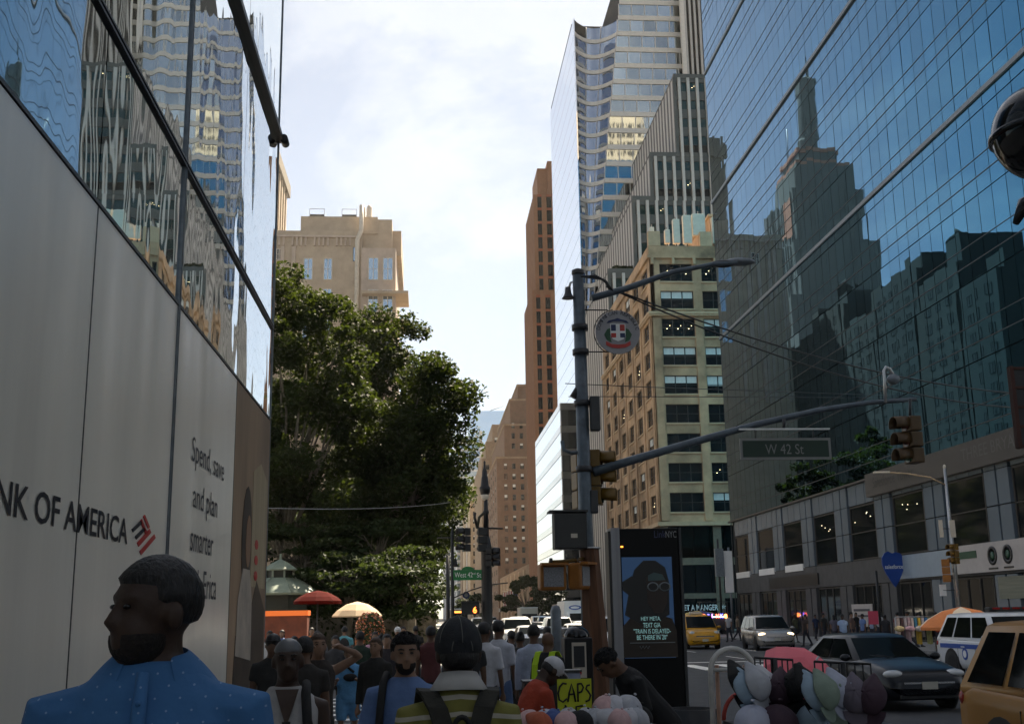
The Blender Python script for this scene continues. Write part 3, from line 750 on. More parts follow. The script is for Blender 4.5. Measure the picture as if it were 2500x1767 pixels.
t = thing('far_spire_building', 'slim far tower with a tan cap below the blue tower', 'building', (29, 700, 0))
put('mass', MB().bx(28, 33, 700, 720, 0, 62), M_brick2, t); put('cap', MB().bx(29.5, 32, 702, 714, 62.01, 80), M_brick3, t)
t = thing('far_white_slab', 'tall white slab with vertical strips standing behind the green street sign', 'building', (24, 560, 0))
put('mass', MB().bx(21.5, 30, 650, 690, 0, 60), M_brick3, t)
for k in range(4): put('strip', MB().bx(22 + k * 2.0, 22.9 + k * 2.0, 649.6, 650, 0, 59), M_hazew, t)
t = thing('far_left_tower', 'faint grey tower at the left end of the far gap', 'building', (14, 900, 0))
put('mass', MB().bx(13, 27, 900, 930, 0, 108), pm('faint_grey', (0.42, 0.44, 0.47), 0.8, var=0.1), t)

# ---- residential building behind the park trees
M_res = pm('sand_brick', (0.42, 0.33, 0.24), 0.9, var=0.14, scale=0.5, bump=0.2, bscale=5)
M_resp = pm('pink_grey_brick', (0.45, 0.36, 0.29), 0.9, var=0.14, scale=0.5)
M_sky = mirror('sky_blue_window', (0.26, 0.36, 0.45), 0.06, wave=0.001)
res = thing('apartment_building', 'sand brick apartment building with balconies behind the park trees', 'building', (-16, 205, 0))
put('mass', MB().bx(-34, -12.2, 205, 240, 0, 73), M_res, res); put('upper_mass', MB().bx(-23.8, -9.3, 206.5, 235, 73.01, 76.4), M_res, res)
put('wing', MB().bx(-12.19, -5.8, 204.4, 236, 0, 69.5), M_resp, res); put('upper_wing', MB().bx(-12.2, -6.6, 206.8, 234, 69.51, 76.0), M_res, res)
put('side_mass', MB().bx(-9.28, -4.9, 209, 233, 69.51, 74.5), M_res, res)
for k in range(26):
    x = -33.4 + k * 0.82
    if k % 5 == 4: continue
    put('corbel', MB().bx(x, x + 0.3, 204.6, 205, 70.0, 71.6), M_resp, res)
put('cornice', MB().bx(-34, -12.4, 204.5, 205, 71.62, 72.0), M_resp, res)
for k in range(5): put('pilaster', MB().bx(-33.5 + k * 2.1, -32.8 + k * 2.1, 204.6, 205, 40, 69.8), M_resp, res)
for (x, z, w, h) in ((-22.9, 63.4, 1.7, 4.2), (-19.2, 63.4, 1.6, 4.2), (-22.9, 57.5, 1.7, 4.2), (-19.2, 57.5, 1.6, 4.2), (-28.0, 67.2, 1.1, 2.2), (-22.9, 51.5, 1.7, 4.2), (-19.2, 51.5, 1.6, 4.2)):
    inst('window', win_mesh(w, h, 2, 'plain', M_cab, 2, M_sky if w > 1.2 else M_win, .12), res, (x, 204.94, z))
inst('window', win_mesh(1.0, 2.8, 1, 'plain', M_frame, 1, M_sky, .1), res, (-13.8, 204.9, 67.0))
for z in (63.2, 57.0, 50.8, 44.6):
    for x in (-10.9, -8.2): inst('window', win_mesh(1.9, 4.4, 2, 'plain', M_cab, 2, M_sky, .12), res, (x, 204.3, z))
for z in (60.6, 55.2, 49.0):
    bal = put('balcony', MB().bx(-12.0, -3.4, 202.2, 212, z - .5, z), M_brick3, res)
    r_ = MB().bx(-12.0, -3.4, 202.2, 202.26, z + .01, z + 1.3).bx(-3.46, -3.4, 202.3, 212, z + .01, z + 1.3); put('railing', r_, M_sky, bal)
put('flue', MB().tube([(-13.0, 204.6, 40), (-13.0, 204.6, 71.2), (-12.3, 204.6, 73.0), (-12.3, 204.6, 78)], 0.42, 10), M_cab, res)
res.location = (-16 * 1.61, 205 * 1.61, -1.2); res.scale = (1.61,) * 3
for k, x in enumerate((-21.2, -15.0)):
    t = thing('rooftop_tank', ('left', 'right')[k] + ' dark square rooftop tank on the sand brick building', 'tank', (x, 212, 76.4), group='rooftop tanks')
    put('tank', MB().bx(x - 1.4, x + 1.4, 210.6, 213.4, 76.5, 78.3), M_tandark, t)
    b = MB(); [b.bx(x + a * 1.4 - .05, x + a * 1.4 + .05, 210.5, 210.6, 76.4, 79.4) for a in (-1, 1)]; b.bx(x - 1.4, x + 1.4, 210.5, 210.56, 79.3, 79.4); put('railing', b, M_steel, t)
for k, x in enumerate((-12.4, -11.1)):
    t = thing('roof_vent', ('left', 'right')[k] + ' round-topped silver roof vent on the apartment building', 'vent', (x, 210, 76.0), group='roof vents')
    put('pipe', MB().lathe([(0.75, 0), (0.75, 1.2), (0.6, 1.4), (0.55, 3.4), (0.3, 4.0), (0, 4.1)], (x, 210, 76.0), 14), M_cab, t)
for t in [o for o in COL.objects if o.name.startswith(('rooftop_tank', 'roof_vent'))]:
    t.location = (t.location.x * 1.61, t.location.y * 1.61, 1.95 + (t.location.z - 1.95) * 1.61); t.scale = (1.61,) * 3
sil = thing('corner_tower', 'tall dark brick tower edge with projecting cornice past the bank glass', 'building', (-68, 470, 0))
M_sil = pm('olive_brick', (0.17, 0.14, 0.105), 0.9, var=0.15, scale=0.4)
put('mass', MB().bx(-77, -68, 470, 525, 0, 211), M_sil, sil)
put('cornice', MB().bx(-78, -66, 468, 527, 201, 207), M_sil, sil)
for k in range(7): put('rib', MB().bx(-68, -67, 471 + k * 8, 474 + k * 8, 60, 200.9), M_brick3, sil)

# ---- what the mirror tower reflects: a stepped spire tower and the roofs east of the park
M_lime = pm('grey_limestone', (0.085, 0.082, 0.075), 0.85, var=0.2, scale=0.05, streak=(1, 1, .1))
M_orn = pm('orange_netting', (0.42, 0.14, 0.07), 0.8, var=0.3, scale=0.3)
ez, ey = -199.0, 695.0
spire = thing('spire_tower', 'stepped stone tower with a tall spire reflected in the blue glass', 'building', (ez, ey, 0))
def sb(w, d, z0, z1, m=M_lime, nm='setback'): return put(nm, MB().bx(ez - d / 2, ez + d / 2, ey - w / 2, ey + w / 2, z0, z1), m, spire)
sb(84, 66, 0, 190); sb(70, 54, 190, 228); sb(58, 45, 228, 264); sb(46, 36, 264, 284); sb(34, 28, 284, 294)
sb(36, 30, 294.01, 296.5, M_orn, 'netting'); sb(46, 36, 284.01, 286, M_orn, 'netting')
put('netting', MB().bx(ez + 22.9, ez + 23.6, ey - 24, ey - 4, 236, 262), M_orn, spire)
for k in range(-4, 5):
    for (x, z0, z1, hw) in ((33, 0, 189, 7), (27, 190, 227, 6), (22.5, 228, 263, 5)): put('pier', MB().bx(ez + k * hw - 1.4, ez + k * hw + 1.4, ey - {33: 42.8, 27: 35.8, 22.5: 29.8}[x], ey - {33: 42, 27: 35, 22.5: 29}[x], z0, z1), M_lime, spire)
    for (w, x, z0, z1) in ((0, 33.2, 0, 189), (0, 27.2, 190, 227), (0, 22.7, 228, 263)):
        put('pier', MB().bx(ez + x, ez + x + .8, ey + k * 6 - 1.2, ey + k * 6 + 1.2, z0, z1), M_fpan, spire)
put('mast', MB().lathe([(8.5, 0), (8, 12), (6.5, 14), (6, 44), (6.8, 46), (6, 56), (3.2, 58), (1.0, 59), (0.6, 73), (0.2, 75)], (ez, ey, 296.5), 12, smooth=False), M_lime, spire)
put('mast_fin', MB().bx(ez - 1, ez + 1, ey - 8, ey + 8, 296.6, 344), M_lime, spire)
put('aerial', MB().cyl((ez + 10, ey + 14, 294), (ez + 10, ey + 14, 324), .5, n=6), M_grey, spire)
M_bk = [pm('shade_toned_brick_%d' % i, [v * .8 for v in c], 0.9, var=0.2, scale=0.15) for i, c in enumerate(((0.030, 0.028, 0.024), (0.036, 0.030, 0.024), (0.024, 0.024, 0.023)))]  # brick colour darkened to put shade on these sunlit fronts
rows = [(214, 232, 70), (233, 252, 77), (253, 278, 82), (279, 300, 78), (301, 322, 86), (323, 352, 84)]
for i, (ya, yb, h) in enumerate(rows):
    t = thing('park_side_building', ['low brick building', 'brown brick building with a roof tank', 'shade-toned stepped brick building', 'plain brick building', 'tall shade-toned brick building with a bulkhead', 'wide brick building'][i] + ' reflected low in the blue glass', 'building', (-62, ya, 0))
    put('mass', MB().bx(-90, -60, ya, yb, 0, h), M_bk[i % 3], t)
    put('bulkhead', MB().bx(-80, -64, ya + 4, ya + 12, h, h + (8 if i % 2 else 5)), M_bk[(i + 1) % 3], t)
    for f in range(10):
        for c in range(int((yb - ya) / 5)):
            inst('window', win_mesh(2.2, 2.4, 2, 'plain', M_frame, 1, M_room, .12), t, (-59.95, ya + 2 + c * 5, h - 5 - f * 4.2), math.pi / 2)
    if i in (1, 4):
        w_ = thing('water_tank', 'conical wooden water tank on the ' + ('brown brick' if i == 1 else 'tall shade-toned brick') + ' roof in the reflection', 'water tank', (-68, yb - 6, h), group='reflected water tanks')
        put('barrel', MB().lathe([(3, 3), (3, 9), (3.3, 9.1), (0, 12)], (-68, yb - 6, h), 14), M_bk[1], w_)
        b = MB(); [b.cyl((-68 + a, yb - 6 + c, h), (-68 + a, yb - 6 + c, h + 3.1), .25, n=5) for a in (-2, 2) for c in (-2, 2)]; put('stand', b, M_black, w_)
# towers behind the camera that show in the glass and shade the street
M_ston = pm('pale_stone', (0.42, 0.36, 0.28), 0.85, var=0.1, scale=0.05)
def back(nm, lb, x0, x1, y0, y1, h, m):
    t = thing(nm, lb, 'building', ((x0 + x1) / 2, y1, 0)); put('mass', MB().bx(x0, x1, y0, y1, 0, h), m, t)
    b = MB(); z = 6
    while z < h - 4:
        for k in range(int((x1 - x0) / 4)): b.bx(x0 + 1 + k * 4, x0 + 3.2 + k * 4, y1 - .2, y1 + .05, z, z + 2.4)
        for k in range(int((y1 - y0) / 4)):
            b.bx(x0 - .05, x0 + .2, y0 + 1 + k * 4, y0 + 3.2 + k * 4, z, z + 2.4); b.bx(x1 - .2, x1 + .05, y0 + 1 + k * 4, y0 + 3.2 + k * 4, z, z + 2.4)
        z += 4
    put('windows', b, M_win, t, kind='stuff')
back('stone_tower', 'tan stone office tower with window rows reflected in the upper glass bands', 34, 90, -95, -30, 205, M_ston)
gb = thing('corner_glass_tower', 'pale mirror glass tower across the side street, reflected in the bank glass', 'building', (54, 18, 0))
put('core', MB().bx(28.3, 80, -28, 17.7, 0, 120), M_room, gb)
M_gb = mirror('corner_tower_glass', (0.82, 0.84, 0.84), 0.06, wave=0.004, wscale=0.4)
for k in range(24):
    z = 6 + k * 4.7
    b = MB().bx(28.0, 28.25, -28, 17.98, z, z + 4.4).bx(28.26, 80, 17.75, 18.0, z, z + 4.4); put('glass_band', b, M_gb, gb)
put('spandrel', MB().bx(28.1, 80, -28, 17.8, 0, 6), M_stone, gb)
# ------------------------------------------------------------------ points by sight line at a known distance down the avenue
def at(px, py, Y):
    d = rgt * ((px - 1250.0) / 2773.0) + upv * ((883.5 - py) / 2773.0) + fwd
    return EYE + d * (Y / d.y)

# ------------------------------------------------------------------ trees
def leaf_mat(name, c1, c2, tr):
    m = bpy.data.materials.new(name); m.use_nodes = True
    n, l = m.node_tree.nodes, m.node_tree.links
    n.remove(n['Principled BSDF']); out = n['Material Output']
    c = n.new('ShaderNodeTexCoord'); t = n.new('ShaderNodeTexNoise'); t.inputs['Scale'].default_value = 0.9; t.inputs['Detail'].default_value = 6
    l.new(c.outputs['Object'], t.inputs['Vector'])
    x = n.new('ShaderNodeMix'); x.data_type = 'RGBA'; x.inputs[6].default_value = (*c1, 1); x.inputs[7].default_value = (*c2, 1)
    r = n.new('ShaderNodeMapRange'); r.inputs['From Min'].default_value = .35; r.inputs['From Max'].default_value = .65
    l.new(t.outputs['Fac'], r.inputs['Value']); l.new(r.outputs['Result'], x.inputs[0])
    d = n.new('ShaderNodeBsdfPrincipled'); d.inputs['Roughness'].default_value = 0.65; d.inputs['Specular IOR Level'].default_value = 0.15; l.new(x.outputs[2], d.inputs['Base Color'])
    s = n.new('ShaderNodeBsdfTranslucent'); s.inputs['Color'].default_value = (*tr, 1)
    k = n.new('ShaderNodeMixShader'); k.inputs[0].default_value = 0.30
    l.new(d.outputs[0], k.inputs[1]); l.new(s.outputs[0], k.inputs[2]); l.new(k.outputs[0], out.inputs['Surface']); return m
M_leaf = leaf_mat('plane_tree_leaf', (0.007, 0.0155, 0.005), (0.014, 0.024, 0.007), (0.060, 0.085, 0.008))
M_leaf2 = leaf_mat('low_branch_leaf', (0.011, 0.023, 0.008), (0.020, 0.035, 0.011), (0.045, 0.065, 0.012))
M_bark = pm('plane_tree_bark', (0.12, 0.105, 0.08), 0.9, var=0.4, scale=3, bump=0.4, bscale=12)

def leaf_cloud(name, pos, size, mat, parent, up=0.35):
    """one mesh of folded leaf-sized faces at the given points"""
    n = len(pos); nrm = rng.normal(size=(n, 3)); nrm[:, 2] = np.abs(nrm[:, 2]) + up; nrm /= np.linalg.norm(nrm, axis=1)[:, None]
    t = rng.normal(size=(n, 3)); t -= nrm * (t * nrm).sum(1)[:, None]; t /= np.linalg.norm(t, axis=1)[:, None]
    w = np.cross(nrm, t); s = (size * rng.uniform(0.6, 1.35, n))[:, None]
    v = np.stack([pos - t * s * .6, pos + w * s * .42 + nrm * s * .12, pos + t * s * .75 - nrm * s * .1, pos - w * s * .42 + nrm * s * .12], 1).reshape(-1, 3).astype(np.float32)
    me = bpy.data.meshes.new(name); me.vertices.add(4 * n); me.vertices.foreach_set('co', v.ravel())
    me.loops.add(4 * n); me.loops.foreach_set('vertex_index', np.arange(4 * n, dtype=np.int32))
    me.polygons.add(n); me.polygons.foreach_set('loop_start', np.arange(0, 4 * n, 4, dtype=np.int32)); me.polygons.foreach_set('loop_total', np.full(n, 4, np.int32))
    me.update(calc_edges=True); me.materials.append(mat)
    return put(name, me, None, parent)

def tree(label, x, y, h, crown, nclump, nleaf, size=0.2, trunk=0.28, group=None, mat=None, name='park_tree', flat_=1.0):
    """crown: list of (cx, cy, cz, rx, ry, rz) lobes in world coordinates"""
    t = thing(name, label, 'tree', (x, y, 0.1), group=group)
    vol = np.array([c[3] * c[4] * c[5] for c in crown]); pr = vol / vol.sum()
    cl = []
    for _ in range(nclump):
        c = crown[rng.choice(len(crown), p=pr)]; d = rng.normal(size=3); d /= np.linalg.norm(d)
        q = rng.uniform(0.35, 1.0) ** 0.45
        cl.append((np.array(c[:3]) + d * np.array(c[3:]) * q, rng.uniform(0.55, 1.25)))
    pts = []
    per = nleaf // nclump
    for p, r in cl:
        d = rng.normal(size=(per, 3)); d /= np.linalg.norm(d, axis=1)[:, None]
        rr = r * rng.uniform(0.15, 1.0, per) ** 0.5
        pts.append(p + d * rr[:, None] * np.array([1.15, 1.15, 0.75 * flat_]))
    leaf_cloud('crown', np.concatenate(pts), size, mat or M_leaf, t)
    b = MB(); zt = min(c[2] - c[5] for c in crown) + 0.5
    b.tube([(x, y, 0.1), (x + .05, y, 0.6), (x + .1, y + .05, zt * .6 + .3), (x, y + .1, zt + 1.5)], [trunk * 1.5, trunk * 1.05, trunk * .85, trunk * .65], 10)
    for p, r in cl[: min(34, nclump)]:
        a = Vector((x, y + .1, zt + rng.uniform(-0.6, 1.4))); e = Vector(p); m = a.lerp(e, .5) + Vector((rng.normal() * .3, rng.normal() * .3, .5))
        b.tube([a, m, e], [trunk * .42, trunk * .2, .025], 6)
    put('trunk', b, M_bark, t)
    return t
T = 'trees along the park edge'
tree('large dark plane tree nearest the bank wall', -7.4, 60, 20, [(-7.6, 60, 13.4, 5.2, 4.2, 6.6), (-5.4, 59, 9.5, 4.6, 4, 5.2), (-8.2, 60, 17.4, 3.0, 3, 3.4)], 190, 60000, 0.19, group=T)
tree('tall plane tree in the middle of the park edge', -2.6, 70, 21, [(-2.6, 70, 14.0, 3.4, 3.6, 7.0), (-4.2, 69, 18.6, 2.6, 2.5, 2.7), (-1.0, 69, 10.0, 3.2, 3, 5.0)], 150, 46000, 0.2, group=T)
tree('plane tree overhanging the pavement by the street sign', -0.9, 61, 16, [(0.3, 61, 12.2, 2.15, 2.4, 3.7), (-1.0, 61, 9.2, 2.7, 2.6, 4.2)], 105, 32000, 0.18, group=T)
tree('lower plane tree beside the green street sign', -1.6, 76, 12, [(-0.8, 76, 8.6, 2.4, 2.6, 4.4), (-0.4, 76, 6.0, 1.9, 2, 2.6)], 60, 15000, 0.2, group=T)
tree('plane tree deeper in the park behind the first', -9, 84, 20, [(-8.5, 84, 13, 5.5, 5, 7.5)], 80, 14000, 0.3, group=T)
for k, (x, y) in enumerate(((-4.6, 98), (-3.6, 114), (-3.2, 130), (-3.8, 146), (-3.4, 162), (-3.8, 178))):
    hh = 19 if k < 3 else 27
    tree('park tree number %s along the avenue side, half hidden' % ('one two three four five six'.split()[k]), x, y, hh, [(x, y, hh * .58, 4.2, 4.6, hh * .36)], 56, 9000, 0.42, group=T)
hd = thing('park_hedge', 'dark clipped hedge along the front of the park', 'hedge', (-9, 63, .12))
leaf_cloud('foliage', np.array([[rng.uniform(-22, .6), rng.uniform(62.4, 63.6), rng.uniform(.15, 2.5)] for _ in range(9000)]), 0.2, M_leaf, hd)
put('stems', MB().bx(-22, .5, 62.6, 63.4, .12, 2.2), M_bark, hd)
for k, (px, py, Y, rx, rz) in enumerate(((850, 1420, 53, 2.6, 1.5), (985, 1425, 52, 1.9, 1.6), (920, 1355, 56, 3.0, 1.8), (745, 1350, 57, 3.2, 1.9))):
    c = at(px, py, Y)
    tree(('spreading low tree behind the umbrellas', 'low leafy tree left of the street sign pole', 'low layered tree under the tall planes', 'low tree behind the green kiosk roof')[k], c.x, Y, 5, [(c.x, Y, c.z, rx, 2.2, rz)], 34, 8000, 0.17, 0.14, 'low trees by the plaza', M_leaf2, 'low_tree', 0.28)
for k, (px, py, Y, r, rz) in enumerate(((1285, 1455, 190, 4.6, 3.6), (1345, 1465, 175, 3.0, 3.0), (1160, 1490, 260, 4.0, 2.4))):
    c = at(px, py, Y)
    tree(('dark street tree in front of the ribbed tower base', 'small street tree left of the orange signals', 'pale green tree low in the far gap')[k], c.x, Y, 8, [(c.x, Y, max(c.z, 4), r, r, rz)], 26, 4200, 0.42, 0.2, 'street trees down the avenue', M_leaf2 if k == 2 else M_leaf, 'street_tree')
# shrubs on the setback terrace
tp = thing('terrace_shrub', 'strip of green shrubs on the setback terrace', 'shrubs', (29, 163, 52.2))
leaf_cloud('foliage', np.array([[28 + rng.uniform(0, 3), 162.4 + rng.uniform(0, .6), 52.3 + rng.uniform(0, .8)] for _ in range(500)]), 0.3, M_leaf, tp)

# ------------------------------------------------------------------ plaza on the park corner
M_copper = pm('green_copper_roof', (0.19, 0.235, 0.185), 0.6, var=0.18, scale=2, streak=(1, 1, .3))
M_kdark = pm('kiosk_dark_green', (0.018, 0.025, 0.02), 0.5, var=0.2)
kk = at(683, 1445, 52); kx = kk.x
ki = thing('park_kiosk', 'small park kiosk with two-tier green copper roof', 'kiosk', (kx, 52, 0.12))
def ngon(r, z, n=8, c=(kx, 52)): return [(c[0] + r * math.cos(2 * math.pi * (k + .5) / n), c[1] + r * math.sin(2 * math.pi * (k + .5) / n), z) for k in range(n)]
put('roof', MB().loft([ngon(1.85, 2.98), ngon(1.9, 3.06), ngon(1.3, 3.42), ngon(.72, 3.74)], smooth=False), M_copper, ki)
put('upper_roof', MB().loft([ngon(0.80, 4.05), ngon(.82, 4.1), ngon(.4, 4.38), ngon(.06, 4.55), ngon(.05, 4.8)], smooth=False), M_copper, ki)
put('lantern', MB().loft([ngon(.6, 3.74), ngon(.6, 4.05)], smooth=False), M_kdark, ki)
b = MB()
for p in ngon(.66, 0): b.bx(p[0] - .04, p[0] + .04, p[1] - .04, p[1] + .04, 3.72, 4.06)
put('lantern_post', b, M_copper, ki)
put('wall', MB().loft([ngon(1.35, 0.12), ngon(1.35, 2.97)], smooth=False), M_kdark, ki)
b = MB()
for k in range(8):
    p, q = Vector(ngon(1.9, 3.075)[k]), Vector(ngon(.72, 3.76)[k]); b.cyl(p, q, .025, n=5)
put('roof_rib', b, M_copper, ki)
def parasol(name, label, px, pytop, Y, r, hgt, mat, group=None, n=8, rimdrop=.12, pole=True, tilt=0.0):
    c = at(px, pytop, Y); t = thing(name, label, 'umbrella', (c.x, Y, 0.12), group=group)
    b = MB(); zt = c.z
    def rr(k_, z): return [(c.x + r * k_ * math.cos(2 * math.pi * k / (2 * n)) * (1 if k % 2 == 0 else .955), Y + r * k_ * math.sin(2 * math.pi * k / (2 * n)) * (1 if k % 2 == 0 else .955), z + tilt * k_ * math.cos(2 * math.pi * k / (2 * n))) for k in range(2 * n)]
    b.loft([rr(1, zt - hgt - rimdrop), rr(1.0, zt - hgt), rr(.8, zt - hgt * .62), rr(.45, zt - hgt * .2), rr(.04, zt)], smooth=False, caps=False)
    o = put('canopy', b, mat, t); so_ = o.modifiers.new('cloth', 'SOLIDIFY'); so_.thickness = 0.012
    p = MB().cyl((c.x, Y, 0.12), (c.x, Y, zt - .03), 0.03)
    put('pole', p, M_dark, t); rb = MB()
    for k in range(n):
        a = 2 * math.pi * k / n; rb.cyl((c.x, Y, zt - hgt * .75), (c.x + r * .8 * math.cos(a), Y + r * .8 * math.sin(a), zt - hgt * .66 + tilt * .8 * math.cos(a)), .012, n=5)
    put('rib', rb, M_dark, t); return t
parasol('cafe_umbrella', 'dark red cafe umbrella beside the green kiosk roof', 776, 1441, 48, 0.98, 0.42, pm('dark_red_cloth', (0.055, 0.005, 0.004), 0.9, var=0.15, spec=0.05))
M_beige = pm('beige_cloth', (0.42, 0.31, 0.20), 0.8, var=0.1)
parasol('cafe_umbrella', 'beige peaked cafe umbrella over the flower pillar', 872, 1468, 47, 1.0, 0.55, M_beige, rimdrop=.05)
# orange stall counter
st = thing('food_stall', 'red food stall with an orange counter edge of added glow under the kiosk', 'stall', (-6.3, 46, 0.12))
M_oran = glow('orange_canopy_edge', (1.0, 0.20, 0.03), 0.12)  # no lamp here: added emission imitates the sunlit edge
a, c = at(636, 1500, 46), at(752, 1500, 46)
put('counter', MB().bx(a.x, c.x, 45.7, 46.6, 0.9, a.z - .06), pm('brick_red_panel', (0.12, 0.03, 0.015), 0.7, var=0.3, scale=3), st)
put('edge', MB().bx(a.x - .05, c.x + .03, 45.62, 46.7, a.z - .055, a.z + .14), M_oran, st)
put('worktop', MB().bx(a.x, c.x, 45.4, 46.4, 0.84, 0.895), M_white, st); put('shelf', MB().bx(a.x, c.x - 1.2, 45.5, 46.4, 0.5, .56), M_white, st)
put('leg', MB().bx(a.x + .05, a.x + .15, 45.5, 46.3, 0.12, .84), M_dark, st); put('leg', MB().bx(c.x - .15, c.x - .05, 45.5, 46.3, 0.12, .84), M_dark, st)
# flower pillar
c = at(903, 1580, 40)
fp = thing('flower_pillar', 'round-topped flower pillar covered in orange and pink blossoms', 'planter', (c.x, 40, 0.12))
b = MB(); b.lathe([(.5, .12), (.5, .45), (.44, .5), (.40, .52), (.47, .8), (.46, 1.5), (.40, 1.85), (.25, 2.05), (0, 2.12)], (c.x, 40, 0), 16); put('planting', b, pm('pillar_leaves', (0.035, 0.05, 0.02), 0.9, var=.5, scale=8), fp)
M_fl = [cm((0.55, 0.19, 0.07), 0.6), cm((0.60, 0.26, 0.20), 0.6), cm((0.06, 0.10, 0.03), 0.7)]
for k in range(3):
    pts = []
    for _ in range(620):
        a = rng.uniform(0, 6.283); z = rng.uniform(.45, 2.12); r = .47 if z < 1.55 else .47 * math.sqrt(max(0, 1 - ((z - 1.55) / .62) ** 2))
        pts.append([c.x + r * math.cos(a), 40 + r * math.sin(a), z])
    o = leaf_cloud('blossoms' if k < 2 else 'leaves', np.array(pts), 0.075, M_fl[k], fp); o['kind'] = 'stuff'
# ------------------------------------------------------------------ street furniture
M_pole = pm('blue_grey_pole_paint', (0.085, 0.105, 0.125), 0.42, metal=0.2, var=0.3, scale=6, bump=0.1)
M_rust = pm('rusty_brown_casing', (0.105, 0.046, 0.022), 0.75, var=0.4, scale=4, streak=(3, 3, .25), bump=0.2)
M_yel = pm('signal_yellow', (0.14, 0.075, 0.008), 0.45, var=0.15, scale=6)
M_ora = pm('faded_orange_yellow', (0.28, 0.105, 0.014), 0.5, var=0.2, scale=6)
M_lens = pm('dead_lens', (0.06, 0.02, 0.015), 0.2, var=0.1)
M_lensg = pm('dead_green_lens', (0.012, 0.04, 0.025), 0.2, var=0.1)

def signal_head(label, loc, rz, mat=M_yel, n=3, group='traffic signal heads', hh=0.33):
    """lenses face local -Y"""
    t = thing('traffic_signal', label, 'traffic light', loc, rz, group)
    for k in range(n):
        z = -k * hh
        put('section', MB().bx(-.17, .17, -.10, .12, z - hh + .01, z - .01), mat, t, world=False, bevel=.02)
        put('lens', MB().cyl((0, -.125, z - hh / 2), (0, -.10, z - hh / 2), .12, n=14), M_lensg if k == n - 1 else M_lens, t, world=False)
        b = MB(); rings = []
        for y in (-.11, -.36):
            rings.append([(.14 * math.sin(a), y, z - hh / 2 + .14 * math.cos(a) - (.02 if y < -.2 else 0)) for a in [R(-115 + 23 * i) for i in range(11)]])
        b.loft(rings, closed=False); v = put('visor', b, mat, t, world=False, recalc=False); s = v.modifiers.new('sheet', 'SOLIDIFY'); s.thickness = .012
    return t
def ped_signal(label, loc, rz, group='pedestrian signals', mat=M_ora, face=None):
    t = thing('pedestrian_signal', label, 'pedestrian signal', loc, rz, group)
    put('housing', MB().bx(-.23, .23, -.11, .13, -.44, 0), mat, t, world=False, bevel=.04)
    put('hood', MB().bx(-.235, .235, -.24, -.112, -.03, .012), mat, t, world=False)
    put('face', MB().bx(-.17, .17, -.125, -.113, -.38, -.06), face or pm('grey_mesh_face', (0.22, 0.22, 0.23), .6, var=.4, scale=40), t, world=False)
    put('bracket', MB().cyl((0, .05, 0), (0, .05, .1), .03), M_dark, t, world=False)
    return t

PY = 19.8
pb = at(1437, 1505, PY); px_ = pb.x
pole = thing('traffic_pole', 'blue grey traffic pole with long curved mast arm at the near corner', 'traffic pole', (px_, PY, 0.12))
zt_ = at(1424, 672, PY).z
put('shaft', MB().tube([(px_ + .02, PY, .12), (px_, PY, 3.4), (px_ - .01, PY, zt_)], [.155, .125, .10], 14), M_pole, pole)
put('cap', MB().lathe([(.10, 0), (.115, .02), (.11, .09), (.05, .12), (0, .12)], (px_ - .01, PY, zt_)), M_dark, pole)
cas = MB(); zc_ = at(1440, 1340, PY).z
cas.loft([[(px_ + .06 + r * math.cos(2 * math.pi * k / 8 + .39) + sh, PY + r * math.sin(2 * math.pi * k / 8 + .39), z) for k in range(8)] for r, z, sh in ((.30, .12, .10), (.24, 1.0, .06), (.20, 2.2, 0.01), (.175, zc_, -.02))], smooth=False)
put('casing', cas, M_rust, pole)
put('casing_cap', MB().cyl((px_ + .04, PY, zc_), (px_ + .04, PY, zc_ + .03), .2), M_steel, pole)
for z in (at(0 + 1437, 800, PY).z, at(1437, 860, PY).z, at(1437, 1145, PY).z, at(1437, 985, PY).z):
    put('clamp', MB().cyl((px_, PY, z - .05), (px_, PY, z + .05), .15), M_dark, pole)
arm_px = [(1448, 1152), (1560, 1118), (1700, 1077), (1850, 1035), (2000, 1001), (2120, 983), (2236, 974)]
arm_pts = [at(x, y, PY + i * .05) for i, (x, y) in enumerate(arm_px)]
put('mast_arm', MB().tube(arm_pts, [.085, .075, .068, .06, .052, .046, .04], 12), M_pole, pole)
lamp_px = [(1444, 728), (1530, 704), (1640, 665), (1740, 645), (1800, 642)]
lp = [at(x, y, PY - i * .03) for i, (x, y) in enumerate(lamp_px)]
put('lamp_arm', MB().tube(lp, [.07, .06, .05, .042, .04], 10), M_pole, pole)
lh = at(1800, 642, PY); b = MB(); b.ell((lh.x + .05, PY, lh.z + .02), (.30, .13, .075), 14, 8); put('lamp_head', b, M_grey, pole)
b = MB(); b.ell((lh.x - .28, PY, lh.z - .02), (.24, .11, .07), 12, 7); put('lamp_neck', b, M_dark, pole)
